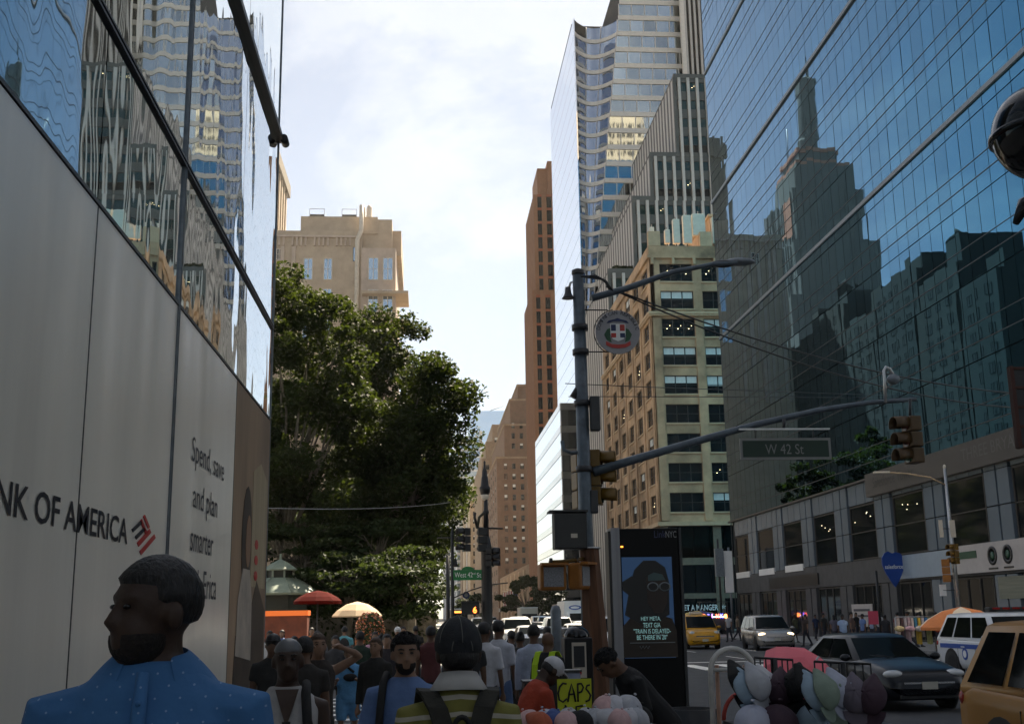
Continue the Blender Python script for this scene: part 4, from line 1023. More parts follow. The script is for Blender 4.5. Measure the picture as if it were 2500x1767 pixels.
# bell shaped lamp on the left, small camera, brackets
a0 = at(1410, 690, PY)
b = MB().tube([(px_ - .08, PY, a0.z - .1), at(1405, 686, PY), at(1393, 690, PY), at(1390, 700, PY)], .022, 8); put('bell_lamp_arm', b, M_steel, pole)
c = at(1387, 722, PY); put('bell_lamp', MB().lathe([(.0, .17), (.05, .16), (.065, .04), (.10, -.03), (.12, -.05), (.10, -.055), (0, -.05)], c, 14), M_dark, pole)
c = at(1408, 741, PY); put('small_camera', MB().box(c, (.07, .12, .07)), M_dark, pole); put('camera_bracket', MB().cyl(c, (px_, PY, c.z), .012), M_dark, pole)
c = at(1408, 957, PY); put('floodlight', MB().cyl(c + Vector((-.07, 0, -.1)), c + Vector((.07, 0, .12)), .065), M_dark, pole); put('floodlight_arm', MB().cyl(c, (px_, PY, c.z + .12), .02), M_dark, pole)
c = at(1370, 1105, PY); put('side_arm', MB().tube([(px_, PY, at(1430, 1101, PY).z), at(1395, 1106, PY), at(1376, 1098, PY), at(1372, 1076, PY)], .035, 8), M_pole, pole)
# equipment box with flap
q0, q1 = at(1350, 1252, PY - .3), at(1432, 1340, PY - .3)
bx_ = put('equipment_box', MB().bx(q0.x, q1.x, PY - .45, PY - .08, q1.z, q0.z), M_black, pole, bevel=.02)
put('box_roof', MB().bx(q0.x - .08, q1.x + .02, PY - .5, PY - .05, q0.z + .003, q0.z + .035), M_black, pole)
put('box_sticker', MB().box(at(1402, 1307, PY - .46), (.11, .01, .07)), M_cab, pole)
put('junction_box', MB().box(at(1452, 1010, PY - .1), (.17, .18, .62)), M_dark, pole, bevel=.02)
put('junction_box', MB().box(at(1449, 1225, PY), (.14, .2, .4)), M_dark, pole, bevel=.02)
b = MB(); 
for k in range(5): b.tube([(px_, PY - .08, zt_ - .05), at(1455 + k * 6, 672 + k * 3, PY - .1), at(1478 + k * 4, 690 + k * 4, PY - .1), at(1490 + k * 3, 712 + k * 2, PY)], .012, 5)
put('loose_wires', b, M_black, pole)
g_ = 'orange pedestrian signals on the corner pole'
ped_signal('orange pedestrian signal facing us, lower left of the corner pole', tuple(at(1347, 1376, PY - .4)), R(8), g_)
ped_signal('orange pedestrian signal turned sideways right against the corner pole', tuple(at(1414, 1374, PY - .3)), R(62), g_)
b = MB().tube([at(1340, 1371, PY - .32), at(1370, 1370, PY - .3), at(1405, 1366, PY - .3), (px_, PY, at(1405, 1362, PY).z)], .03, 8); put('signal_bracket', b, M_yel, pole)
signal_head('yellow traffic signal seen edge-on left of the corner pole', tuple(at(1415, 1108, PY + .3)), R(100))
signal_head('yellow traffic signal with visors right of the corner pole', tuple(at(1452, 1098, PY + .2)), R(75))
signal_head('dim yellow traffic signal hanging at the end of the mast arm', tuple(at(2222, 1016, PY)), R(-82), pm('dim_brown_yellow', (0.075, 0.040, 0.012), .5, var=.2), hh=.29)
b = MB().cyl(at(2222, 974, PY), at(2222, 1016, PY), .025); put('hanger', b, M_dark, pole)
# gooseneck detector on the arm
b = MB().tube([at(2162, 982, PY), at(2160, 930, PY), at(2158, 905, PY), at(2163, 896, PY), at(2172, 900, PY), at(2180, 915, PY)], .03, 8); put('gooseneck', b, M_steel, pole)
c = at(2181, 926, PY); put('dome_camera', MB().ell(c, (.12, .12, .10)), M_grey, pole)
# street name sign under the arm
sgn = thing('street_sign', 'dark green street name sign with pale border hanging from the mast arm', 'street sign', tuple(at(1917, 1095, PY)))
q0, q1 = at(1805, 1070, PY), at(2030, 1121, PY)
M_sgn = pm('deep_green_sign', (0.008, 0.028, 0.016), 0.5, var=0.1); M_pale = pm('pale_reflective_border', (0.21, 0.21, 0.20), .5, var=.1)
put('border', MB().bx(q0.x, q1.x, PY - .02, PY + .02, q1.z, q0.z), M_pale, sgn); put('face', MB().bx(q0.x + .045, q1.x - .045, PY - .026, PY - .021, q1.z + .045, q0.z - .045), M_sgn, sgn)
text('lettering', 'W 42 St', M_pale, (at(1868, 1109, PY).x, PY - .028, at(1868, 1109, PY).z), (1, 0, 0), ZU, .70, .18, sgn)
r0, r1 = at(1803, 1048, PY), at(2025, 1049, PY); put('top_bar', MB().bx(r0.x, r1.x, PY - .03, PY + .03, r0.z - .015, r0.z + .015), M_steel, sgn)
b = MB(); [b.cyl((x, PY, q0.z), (x, PY, r0.z), .012) for x in (r0.x + .3, r1.x - .3)]; b.cyl(at(1914, 1048, PY), at(1914, 1022, PY), .03); put('hanger', b, M_dark, sgn)
# round consulate sign
cs = at(1508, 811, PY - .02); rad = 57 * PY / 2773
rs = thing('round_sign', 'round grey consulate sign with coat of arms on the corner pole', 'sign', tuple(cs))
M_rs = pm('pale_grey_disc', (0.30, 0.29, 0.30), .5, var=.08)
def disc(name, r, y, mat, rz=1.0, c=cs, n=28, dx=0, dz=0): return put(name, MB().slab([(c.x + dx + r * math.cos(2 * math.pi * k / n), y, c.z + dz + r * rz * math.sin(2 * math.pi * k / n)) for k in range(n)], (0, .004, 0)), mat, rs)
put('disc', MB().cyl((cs.x, PY - .04, cs.z), (cs.x, PY, cs.z), rad, n=36), M_rs, rs)
yf = PY - .046
for i, ch in enumerate('DOMINICAN REPUBLIC'):
    if ch == ' ': continue
    a = R(170 - i * 160 / 17); p = Vector((cs.x + rad * .80 * math.cos(a), yf, cs.z + rad * .80 * math.sin(a) * 1.0)); u = Vector((math.sin(a), 0, -math.cos(a))); w = Vector((math.cos(a), 0, math.sin(a)))
    text('lettering', ch, M_ink, p - u * .025, u, w, .018 if ch == 'I' else .052, .068, rs)
yf = PY - .05
def poly(pts, mat, y, name='emblem'): return put(name, MB().slab([(cs.x + px * rad, y, cs.z + pz * rad) for px, pz in pts], (0, .003, 0)), mat, rs)
M_eb = pm('emblem_navy', (0.015, 0.025, 0.09), .5, var=.1); M_er = pm('emblem_red', (0.42, 0.04, 0.03), .5, var=.1); M_eg = pm('emblem_green', (0.02, 0.075, 0.03), .5, var=.1)
poly([(-.50, .40), (-.40, .52), (-.15, .58), (0, .64), (.15, .58), (.40, .52), (.50, .40), (.42, .40), (.2, .48), (-.2, .48), (-.42, .40)], M_eb, yf)
for sx in (-1, 1): poly([(sx * .22, .22), (sx * .48, .12), (sx * .62, -.12), (sx * .52, -.36), (sx * .30, -.48), (sx * .36, -.2)], M_eg, yf)
poly([(-.34, .36), (.34, .36), (.34, -.12), (.25, -.33), (0, -.44), (-.25, -.33), (-.34, -.12)], M_lwhite, yf - .004, 'shield')
for (x0, x1, z0, z1, m) in ((-.31, -.09, .04, .33, M_eb), (.09, .31, .04, .33, M_er), (-.31, -.09, -.26, -.06, M_er), (.09, .31, -.26, -.06, M_eb)): poly([(x0, z0), (x1, z0), (x1, z1), (x0, z1)], m, yf - .008, 'shield_quarter')
poly([(-.55, -.42), (-.3, -.55), (0, -.58), (.3, -.55), (.55, -.42), (.55, -.60), (.3, -.72), (0, -.75), (-.3, -.72), (-.55, -.60)], M_er, yf, 'ribbon')
b = MB(); [b.cyl((px_, PY, cs.z + dz), (cs.x - rad * .4, PY, cs.z + dz), .012) for dz in (.42, -.36)]
b.tube([(cs.x + rad * 1.06 * math.cos(R(a)), PY, cs.z + rad * 1.06 * math.sin(R(a))) for a in range(100, 250, 10)], .01, 6); put('bracket', b, M_black, rs)
# cables
def sag(p, q, s, n=14): return [p.lerp(q, i / n) - Vector((0, 0, s * 4 * (i / n) * (1 - i / n))) for i in range(n + 1)]
p0, pe = at(1480, 700, PY), at(2640, 965, 30)
for k in range(2): tag(put('overhead_cable', MB().tube(sag(p0 + Vector((0, 0, .0)), pe + Vector((0, 0, -.35 * k)), .55 + .16 * k), .018, 6), M_black), ('upper', 'lower')[k] + ' sagging black cable from the corner pole across the avenue', 'cable', 'sagging cables')
for k, (y0, y1) in enumerate(((936, 962), (968, 968))): tag(put('span_wire', MB().tube([at(1380 + 8 * k, y0, PY), at(1560, y0 + 8 * (1 - k), PY + .5), at(2250, y1 + 6 - 3 * k, 34)], .008, 5), M_black), ('upper', 'lower')[k] + ' thin straight wire crossing the corner pole', 'wire', 'thin wires')
tag(put('span_wire', MB().tube(sag(at(655, 1240, 24), at(1100, 1226, 42), .1), .008, 5), M_steel), 'thin wire crossing in front of the park trees', 'wire')

# ---- advertising kiosk
LY = 14.0
l0, l1 = at(1512, 1290, LY), at(1655, 1290, LY)
M_lscreen = pm('dark_screen_glass', (0.005, 0.005, 0.006), .4, var=.1, spec=.12)
lk = thing('link_kiosk', 'tall black street kiosk with a dim blue poster screen', 'kiosk', ((l0.x + l1.x) / 2, LY, .12))
put('body', MB().bx(l0.x, l1.x, LY, LY + .26, .12, l0.z), M_lscreen, lk, bevel=.01)
e0 = at(1481, 1293, LY + .1); put('side_fin', MB().bx(e0.x + .03, l0.x - .004, LY - .02, LY + .30, .12, l0.z + .01), pm('brushed_grey_fin', (0.20, 0.20, 0.215), .4, metal=.4, var=.15, streak=(8, 8, .2)), lk)
put('edge', MB().bx(e0.x - .0, e0.x + .028, LY, LY + .28, .12, l0.z - .03), M_black, lk); put('edge', MB().bx(l1.x + .002, l1.x + .035, LY - .015, LY + .28, .12, l0.z), M_dark, lk)
M_nyc = pm('grey_kiosk_letter', (0.30, 0.30, 0.30), .5, var=.1); M_lnk = pm('dim_blue_letter', (0.04, 0.05, 0.12), .5, var=.1)
q = at(1597, 1312, LY); text('lettering', 'Link', M_lnk, (q.x, LY - .002, q.z), (1, 0, 0), ZU, .145, .085, lk)
q = at(1625, 1312, LY); text('lettering', 'NYC', M_nyc, (q.x, LY - .002, q.z), (1, 0, 0), ZU, .135, .08, lk)
s0, s1 = at(1517, 1360, LY), at(1650, 1604, LY)
M_scr = glow('poster_screen_blue', (0.030, 0.075, 0.17), .09)
put('screen', MB().bx(s0.x, s1.x, LY - .012, LY - .002, s1.z, s0.z), M_scr, lk)
def scr(pts, mat, y, name='screen_image'): return put(name, MB().slab([(at(px, 1500, LY).x, LY - y, at(1580, py, LY).z) for px, py in pts], (0, .002, 0)), mat, lk)
M_sk = pm('screen_dark_skin', (0.035, 0.022, 0.018), .5, var=.2); M_sh = pm('screen_black', (0.006, 0.006, 0.008), .4, var=.2); M_sj = pm('screen_brown_jacket', (0.03, 0.02, 0.013), .5, var=.3)
scr([(1517, 1530), (1540, 1505), (1590, 1495), (1640, 1510), (1650, 1540), (1650, 1604), (1517, 1604)], M_sj, .015)
scr([(1525, 1500), (1540, 1430), (1552, 1390), (1575, 1368), (1605, 1368), (1628, 1385), (1636, 1420), (1634, 1500), (1600, 1520), (1560, 1520)], M_sh, .018)
scr([(1520, 1420), (1545, 1405), (1575, 1430), (1575, 1445), (1540, 1455), (1522, 1440)], M_sh, .020)
scr([(1580, 1410), (1600, 1398), (1622, 1402), (1632, 1425), (1630, 1470), (1618, 1495), (1598, 1497), (1582, 1470)], M_sk, .022)
scr([(1585, 1404), (1600, 1397), (1620, 1402), (1628, 1416), (1585, 1418)], pm('screen_teal', (0.06, 0.10, 0.10), .5, var=.2), .024)
M_gl = pm('screen_pale_frame', (0.17, 0.19, 0.20), .4, var=.1)
for cx_ in (1596, 1625):
    r_ = MB(); rings = [[(at(cx_ + rr * math.cos(a), 1500, LY).x, LY - .028 + dy, at(1580, 1432 + rr * .8 * math.sin(a), LY).z) for a in [2 * math.pi * i / 16 for i in range(16)]] for rr, dy in ((11, 0), (14.5, 0), (14.5, .003), (11, .003))]
    r_.loft(rings + [rings[0]], caps=False); put('screen_glasses', r_, M_gl, lk)
    scr([(cx_ + 11 * math.cos(2 * math.pi * i / 12), 1432 + 9 * math.sin(2 * math.pi * i / 12)) for i in range(12)], M_sh, .026)
M_mt = glow('screen_text', (0.16, 0.30, 0.30), .22)
for s_, x0, y1, w, h in (('HEY META,', 1564, 1516, 48, 11), ('TEXT GIA', 1569, 1531, 42, 11), ('"TRAIN IS DELAYED-', 1546, 1546, 90, 11), ('BE THERE IN 20"', 1554, 1561, 74, 11)):
    p = at(x0, y1, LY); text('screen_text', s_, M_mt, (p.x, LY - .03, p.z), (1, 0, 0), ZU, w * LY / 2773, h * LY / 2773, lk)
p = at(1562, 1582, LY); 
b = MB().tube([at(1562 + i * 4, 1579 + (4 if i % 2 else -3), LY - .03) for i in range(7)], .004, 4); put('screen_text', b, M_gl, lk); put('screen_text', MB().bx(at(1598, 1578, LY).x, at(1622, 1578, LY).x, LY - .03, LY - .026, at(1, 1580, LY).z, at(1, 1576, LY).z), M_gl, lk)
put('screen_text', MB().bx(at(1538, 1578, LY).x, at(1648, 1578, LY).x, LY - .03, LY - .026, at(1, 1598, LY).z, at(1, 1596, LY).z), M_gl, lk)
put('status_light', MB().box(at(1512 + 6, 1334, LY - .01), (.03, .01, .018)), glow('orange_dot', (1, .25, .03), 1.2), lk)

# ---- black post on the park corner with signals and the green sign
BY = 42.0
bp = at(1189, 1505, BY); bxx = bp.x
lam = thing('park_lamp_post', 'ornate black lamp post with lantern at the park corner', 'lamp post', (bxx, BY, .12))
zs = lambda y: at(1189, y, BY).z
put('base', MB().lathe([(.34, .12), (.34, .5), (.24, .8), (.21, 1.4), (.23, 1.5), (.20, 1.7), (.19, 4.2), (.22, 4.3), (.19, 4.45), (.12, 4.8)], (bxx, BY, 0), 14), M_black, lam)
put('shaft', MB().lathe([(.11, 4.7), (.085, zs(1255)), (.12, zs(1250)), (.08, zs(1245)), (.06, zs(1205))], (bxx, BY, 0), 12), M_black, lam)
put('lantern', MB().lathe([(.05, zs(1212)), (.15, zs(1207)), (.19, zs(1196)), (.21, zs(1190)), (.15, zs(1186)), (.12, zs(1165)), (.10, zs(1162)), (.09, zs(1150)), (.05, zs(1142)), (.035, zs(1132)), (.045, zs(1128)), (0, zs(1123))], (bxx - .03, BY, 0), 12), M_black, lam)
put('lantern_glass', MB().lathe([(.05, zs(1222)), (.13, zs(1216)), (.165, zs(1207.5)), (.0, zs(1207.2))], (bxx - .03, BY, 0), 12), M_cab, lam)
b = MB().cyl((bxx - .35, BY, zs(1288)), (bxx + .62, BY, zs(1290)), .035).tube([(bxx - .32, BY, zs(1288)), (bxx - .42, BY, zs(1262)), (bxx - .40, BY, zs(1250))], .05, 8); put('cross_arm', b, M_black, lam)
b = MB().tube([(bxx - .05, BY, zs(1250)), (bxx - .25, BY, zs(1262)), (bxx - .32, BY, zs(1290))], .05, 8); put('scroll', b, pm('olive_bracket', (.06, .055, .035), .6), lam)
g_ = 'black traffic signals on the park corner'
bz = lambda px, py: tuple(at(px, py, BY - .15))
signal_head('black traffic signal left of the ornate lamp post, visors to the left', bz(1138, 1288), R(-70), M_black, group=g_, hh=.29)
signal_head('black traffic signal seen from behind against the ornate lamp post', bz(1178, 1288), R(190), M_black, group=g_, hh=.29)
signal_head('lower black traffic signal with visors right of the ornate lamp post', bz(1196, 1338), R(75), M_black, group=g_, hh=.22)
gs = thing('street_sign', 'bright green arched street name sign on the park corner', 'street sign', tuple(at(1143, 1402, BY)))
g0, g1 = at(1105, 1391, BY), at(1183, 1415, BY); M_gs = pm('bright_green_sign', (0.015, 0.165, 0.045), .45, var=.08)
put('face', MB().bx(g0.x, g1.x, BY - .05, BY - .02, g1.z, g0.z), M_gs, gs)
put('arch', MB().slab([(at(1142 + 15 * math.cos(R(a)), 1391, BY).x, BY - .05, g0.z + .003 + .12 * math.sin(R(a))) for a in range(0, 181, 18)], (0, .03, 0)), M_gs, gs)
text('lettering', 'West 42', M_lwhite, (at(1110, 1409, BY).x, BY - .053, at(1110, 1409, BY).z), (1, 0, 0), ZU, 43 * BY / 2773, .18, gs)
text('lettering', 'nd', M_lwhite, (at(1153, 1402, BY).x, BY - .053, at(1153, 1402, BY).z), (1, 0, 0), ZU, .11, .075, gs)
text('lettering', 'St', M_lwhite, (at(1164, 1409, BY).x, BY - .053, at(1164, 1409, BY).z), (1, 0, 0), ZU, 10.5 * BY / 2773, .17, gs)
tp_ = thing('thin_post', 'thin black post carrying the left end of the green sign', 'post', (at(1105, 1505, BY).x, BY, .12))
x_ = at(1105, 1505, BY).x
put('shaft', MB().lathe([(.09, .12), (.07, 1.0), (.055, at(1105, 1300, BY).z), (.0, at(1105, 1285, BY).z)], (x_, BY, 0), 10), M_black, tp_)
b = MB().cyl((x_ - .55, BY, at(1105, 1312, BY).z), (x_ + .3, BY, at(1105, 1312, BY).z), .02)
b.tube([(x_ + .14 + .1 * math.cos(R(a)), BY, at(1105, 1321, BY).z + .1 * math.sin(R(a))) for a in range(0, 361, 24)], .015, 5); put('cross_bar', b, M_black, tp_)
c = at(1112, 1375, BY); put('bell_lamp', MB().lathe([(.02, .2), (.05, .1), (.06, 0), (.12, -.12), (0, -.12)], c, 10), M_black, tp_)
x2 = at(1094, 1505, 46).x; t = thing('thin_post', 'second thin black post just left of the sign post by the leaves', 'post', (x2, 46, .12)); put('shaft', MB().cyl((x2, 46, .12), (x2, 46, at(1094, 1355, 46).z), .075), M_black, t)
ct = thing('countdown_signal', 'black pedestrian countdown showing an orange 6', 'pedestrian signal', tuple(at(1148, 1478, BY)))
c0, c1 = at(1126, 1470, BY), at(1170, 1499, BY)
put('housing', MB().bx(c0.x, c1.x, BY - .3, BY - .05, c1.z, c0.z), M_black, ct); put('hood', MB().bx(c0.x - .02, c1.x + .02, BY - .45, BY - .02, c0.z + .003, c0.z + .04), M_black, ct)
text('digit', '6', glow('orange_digit', (1.0, 0.13, 0.02), 2.2), (at(1154, 1496, BY).x, BY - .31, at(1154, 1496, BY).z), (1, 0, 0), ZU, 9 * BY / 2773, 15 * BY / 2773, ct, bold=.02)
put('post', MB().cyl((at(1138, 1500, BY).x, BY - .15, .12), (at(1138, 1500, BY).x, BY - .15, c1.z), .045), M_black, ct)
b = MB().tube([at(1105, 1460, BY), at(1150, 1440, BY), at(1189, 1428, BY), at(1240, 1422, BY)], .022, 6); tag(put('signal_arm', b, M_black), 'thin curved signal arm rising behind the ornate lamp post', 'signal arm')
c = at(1138, 1452, BY + .2); rw = thing('round_traffic_sign', 'small round dark sign under the thin curved arm', 'sign', tuple(c)); put('disc', MB().cyl(c, c + Vector((0, .03, 0)), .13, n=18), M_eb, rw); put('disc_centre', MB().cyl(c - Vector((0, .01, 0)), c, .07, n=14), M_pale, rw); put('hanger', MB().cyl(c + Vector((0, .015, .1)), c + Vector((0, .015, .22)), .01), M_black, rw)

# ---- pole across the avenue
QY = 50.0
qx = at(2342, 1505, QY).x; zq = lambda y: at(2320, y, QY).z
fp2 = thing('traffic_pole', 'silver traffic pole with yellow signals before the grey podium', 'traffic pole', (qx, QY, .12))
put('shaft', MB().tube([(qx, QY, .12), (qx, QY, 4), (qx - .0, QY, zq(1142))], [.12, .1, .06], 12), M_steel, fp2)
put('finial', MB().ell((qx, QY, zq(1140)), (.07, .07, .13)), M_cab, fp2)
put('lamp_arm', MB().tube([(qx, QY, zq(1184)), at(2270, 1165, QY), at(2215, 1156, QY), at(2170, 1153, QY)], .035, 8), M_tan2, fp2)
put('lamp_head', MB().box(at(2152, 1153, QY), (.75, .2, .09)), M_cab, fp2, bevel=.03)
for k, (xa, xb) in enumerate(((2291, 2304), (2317, 2334))):
    p, q = at(xa, 1269, QY - .1), at(xb, 1311, QY - .1); t = thing('lamp_panel', ('narrow', 'wide')[k] + ' pale rectangular plate on the silver pole', 'plate', tuple(p), group='pale plates on the silver pole'); put('plate', MB().bx(p.x, q.x, QY - .12, QY - .08, q.z, p.z), M_cab, t); put('bracket', MB().cyl(((p.x + q.x) / 2, QY - .1, (p.z + q.z) / 2), (qx, QY, (p.z + q.z) / 2), .02), M_dark, t)
g_ = 'yellow signals on the silver pole'
signal_head('bright yellow traffic signal on the silver pole, visors to the left', tuple(at(2328, 1327, QY - .1)), R(-75), M_yel, group=g_, hh=.30)
signal_head('orange-yellow traffic signal seen from behind, left of the silver pole', tuple(at(2307, 1364, QY - .15)), R(160), M_ora, group=g_, hh=.34)
c = at(2302, 1440, QY); t = thing('white_notice', 'small white notice plate low on the silver pole', 'sign', tuple(c)); put('plate', MB().box(c, (.3, .03, .5)), M_white, t); put('bracket', MB().cyl(c, (qx, QY, c.z), .02), M_dark, t)
for k, (px, Y, h) in enumerate(((1788, 100, 7.5), (2148, 58, 3.9), (1762, 104, 8.5))):
    x = at(px, 1505, Y).x; t = thing('street_post', ('pale post with a white plate at the podium corner', 'dark slim post in front of the shop notices', 'dark post next to the podium corner')[k], 'post', (x, Y, .12)); put('shaft', MB().cyl((x, Y, .12), (x, Y, h), .10 if k != 1 else .07), M_grey if k == 0 else M_black, t)
    if k == 0: put('plate', MB().bx(x - .5, x + .25, Y - .15, Y - .1, 3.6, 7.2), M_white, t); put('box', MB().bx(x - 1.3, x - .55, Y - .3, Y + .1, 5.0, 7.4), M_grey, t)
wu = parasol('vendor_umbrella', 'orange and white striped vendor umbrella beside the silver pole', 2345, 1481, 47, 1.80, .8, M_oranc if 'M_oranc' in globals() else pm('orange_cloth', (0.62, 0.20, 0.06), .8, var=.1), rimdrop=.12)
cn = [c for c in wu.children if c.name.startswith('canopy')][0]
cn.data.materials.append(pm('cream_cloth', (0.70, 0.58, 0.45), .8, var=.08))
for i, p in enumerate(cn.data.polygons): p.material_index = 1 if ((i % 16) // 2) % 2 else 0
u2 = parasol('vendor_umbrella', 'yellow and blue vendor umbrella by the neon drink sign', 1706, 1490, 100, 2.4, .8, pm('yellow_cloth', (0.55, 0.42, 0.14), .8, var=.1))
cn = [c for c in u2.children if c.name.startswith('canopy')][0]; cn.data.materials.append(pm('blue_cloth', (0.05, 0.10, 0.30), .8, var=.1))
for i, p in enumerate(cn.data.polygons): p.material_index = 1 if ((i % 16) // 2) % 3 == 0 else 0
# neon drinks cart
dc = thing('drinks_cart', 'drinks cart with a glowing multicoloured neon sign', 'food cart', (at(1748, 1530, 96).x, 96, .12))
cx_ = at(1748, 1530, 96).x
put('cart', MB().bx(cx_ - 1.1, cx_ + 1.1, 95.9, 97.1, .5, 1.5), M_dark, dc); put('roof', MB().bx(cx_ - 1.2, cx_ + 1.2, 95.7, 97.2, 2.75, 2.82), M_dark, dc); put('shelf_light', MB().bx(cx_ - 1.1, cx_ + .95, 95.75, 95.8, 1.52, 1.6), glow('green_white_tube', (.75, 1, .7), .8), dc)
for sx in (-1, 1):
    for sy in (95.95, 97.05): put('post', MB().bx(cx_ + sx * 1.05 - .03, cx_ + sx * 1.05 + .03, sy - .03, sy + .03, 1.5, 2.75), M_dark, dc)
    for sy in (96.0, 97.0): put('wheel', MB().cyl((cx_ + sx * .8, sy, .37), (cx_ + sx * .8, sy + .08, .37), .25), M_black, dc)
nb = at(1719, 1508, 95.7)
for i, (ch, col) in enumerate(zip('DRINK', ((1, .15, .05), (.12, .1, 1), (.6, .15, 1), (1, .1, .06), (.12, .12, 1)))):
    text('neon_letter', ch, glow('neon_%d' % i, col, 3.0), (at(1717 + i * 10.5, 1508, 95.7).x, 95.69, nb.z), (1, 0, 0), ZU, .26 if ch != 'I' else .07, .32, dc, bold=.03)
put('neon_dot', MB().ell((at(1772, 1503, 95.7).x, 95.69, at(1772, 1503, 95.7).z), (.17, .03, .17)), glow('neon_orange', (1, .22, .05), 3.0), dc)
# globe lamp and banner on a post just outside the frame on the right
GY = 6.2
gc = at(2548, 322, GY); gx = gc.x + .62
gl = thing('globe_lamp_post', 'large glossy black globe lamp at the right edge', 'street lamp', (gx, GY, .12))
rg = 134 * GY / 2773; M_gloss = pm('gloss_black_lamp', (0.008, 0.008, 0.009), .12, var=.1)
put('globe', MB().ell(gc, (rg, rg, rg), 32, 20), M_gloss, gl); put('rim', MB().lathe([(rg + .002, -.02), (rg + .02, -.015), (rg + .02, .015), (rg + .002, .02)], gc + Vector((0, 0, -.02)), 32), M_gloss, gl)
put('bracket', MB().tube([at(2480, 545, GY), at(2500, 500, GY), at(2560, 470, GY), gc + Vector((.1, 0, -.2))], [.02, .045, .05, .05], 10), M_gloss, gl)
put('post', MB().tube([(gx, GY, .12), (gx, GY, gc.z + .8), (gx - .25, GY, gc.z + 1.0), (gc.x, GY, gc.z + rg - .02)], [.09, .06, .05, .05], 12), M_black, gl)
bn = thing('hanging_sign', 'red framed dark hanging sign cut by the right edge', 'sign', (gx, GY + .3, 3))
b0, b1 = at(2466, 900, GY + .3), at(2500, 1090, GY + .3)
M_redf = pm('dull_red_frame', (0.075, 0.025, 0.016), .6, var=.2)
put('board', MB().bx(b0.x + .012, b0.x + .30, GY + .29, GY + .31, b1.z, b0.z), M_dark, bn)
for x in (b0.x, b0.x + .3): put('frame', MB().bx(x - .012, x + .012, GY + .28, GY + .32, b1.z - .012, b0.z + .012), M_redf, bn)
for z in (b1.z, b0.z, (b1.z * 3 + b0.z) / 4, (b1.z + b0.z) / 2, (b1.z + 3 * b0.z) / 4): put('frame', MB().bx(b0.x + .014, b0.x + .286, GY + .28, GY + .32, z - .008, z + .008), M_redf, bn)
put('bracket', MB().cyl((b0.x + .3, GY + .3, b0.z - .1), (gx, GY, b0.z - .1), .015), M_black, bn)

# ---- boxes behind the cap stall
gp = at(1357, 1505, 18.2); t = thing('grey_post', 'thick grey steel post with a round top beside the phone box', 'post', (gp.x, 18.2, .12)); put('shaft', MB().lathe([(.085, .12), (.085, 2.0), (.06, 2.08), (0, 2.1)], (gp.x, 18.2, 0), 12), M_grey, t)
pk = thing('phone_box', 'black call box with a domed top and a torn white flyer', 'call box', (at(1406, 1505, 17.2).x, 17.2, .12)); x = at(1406, 1505, 17.2).x
put('body', MB().bx(x - .21, x + .21, 17.0, 17.4, .12, 1.62), M_black, pk, bevel=.02); put('dome', MB().ell((x, 17.2, 1.63), (.2, .2, .16)), M_gloss, pk)
put('flyer', MB().bx(x - .1, x + .11, 16.985, 16.995, 1.05, 1.55), M_cab, pk); put('flyer_print', MB().bx(x - .075, x + .085, 16.978, 16.984, 1.2, 1.5), M_dark, pk); put('flyer_print', MB().ell((x + .0, 16.98, 1.12), (.035, .006, .035)), M_inkred, pk)
lb = thing('litter_bin', 'dark litter bin beside the street kiosk', 'bin', (at(1690, 1700, 12.5).x, 12.5, .12)); x = at(1690, 1700, 12.5).x
put('basket', MB().lathe([(.0, .15), (.24, .15), (.28, .95), (.24, .95), (.21, .2), (0, .2)], (x, 12.5, 0), 16), M_black, lb)
# ------------------------------------------------------------------ vehicles
def paint(name, col, rough=.22, metal=.0): 
    m = pm(name, col, rough, metal=metal, var=.06, scale=1.5, spec=.28); m.node_tree.nodes['Principled BSDF'].inputs['Coat Weight'].default_value = .08; m.node_tree.nodes['Principled BSDF'].inputs['Coat Roughness'].default_value = .06; return m
M_tyre = pm('tyre_rubber', (0.016, 0.016, 0.016), .85, var=.2, scale=20); M_rim = pm('alloy_rim', (0.30, 0.30, 0.31), .3, metal=.8, var=.1)
M_cglass2 = pm('car_window_glass', (0.006, 0.008, 0.008), .06, var=.1, spec=.06)
M_hl = pm('headlight_glass', (0.45, 0.46, 0.47), .08, var=.1, spec=.9); M_tl = pm('tail_light', (0.28, 0.02, 0.015), .15, var=.1)
M_trim = pm('black_trim', (0.012, 0.012, 0.013), .45, var=.1); M_chrome = pm('chrome', (0.6, 0.6, 0.6), .12, metal=1., var=.05); M_plate = pm('licence_plate', (0.40, 0.38, 0.33), .5, var=.1)
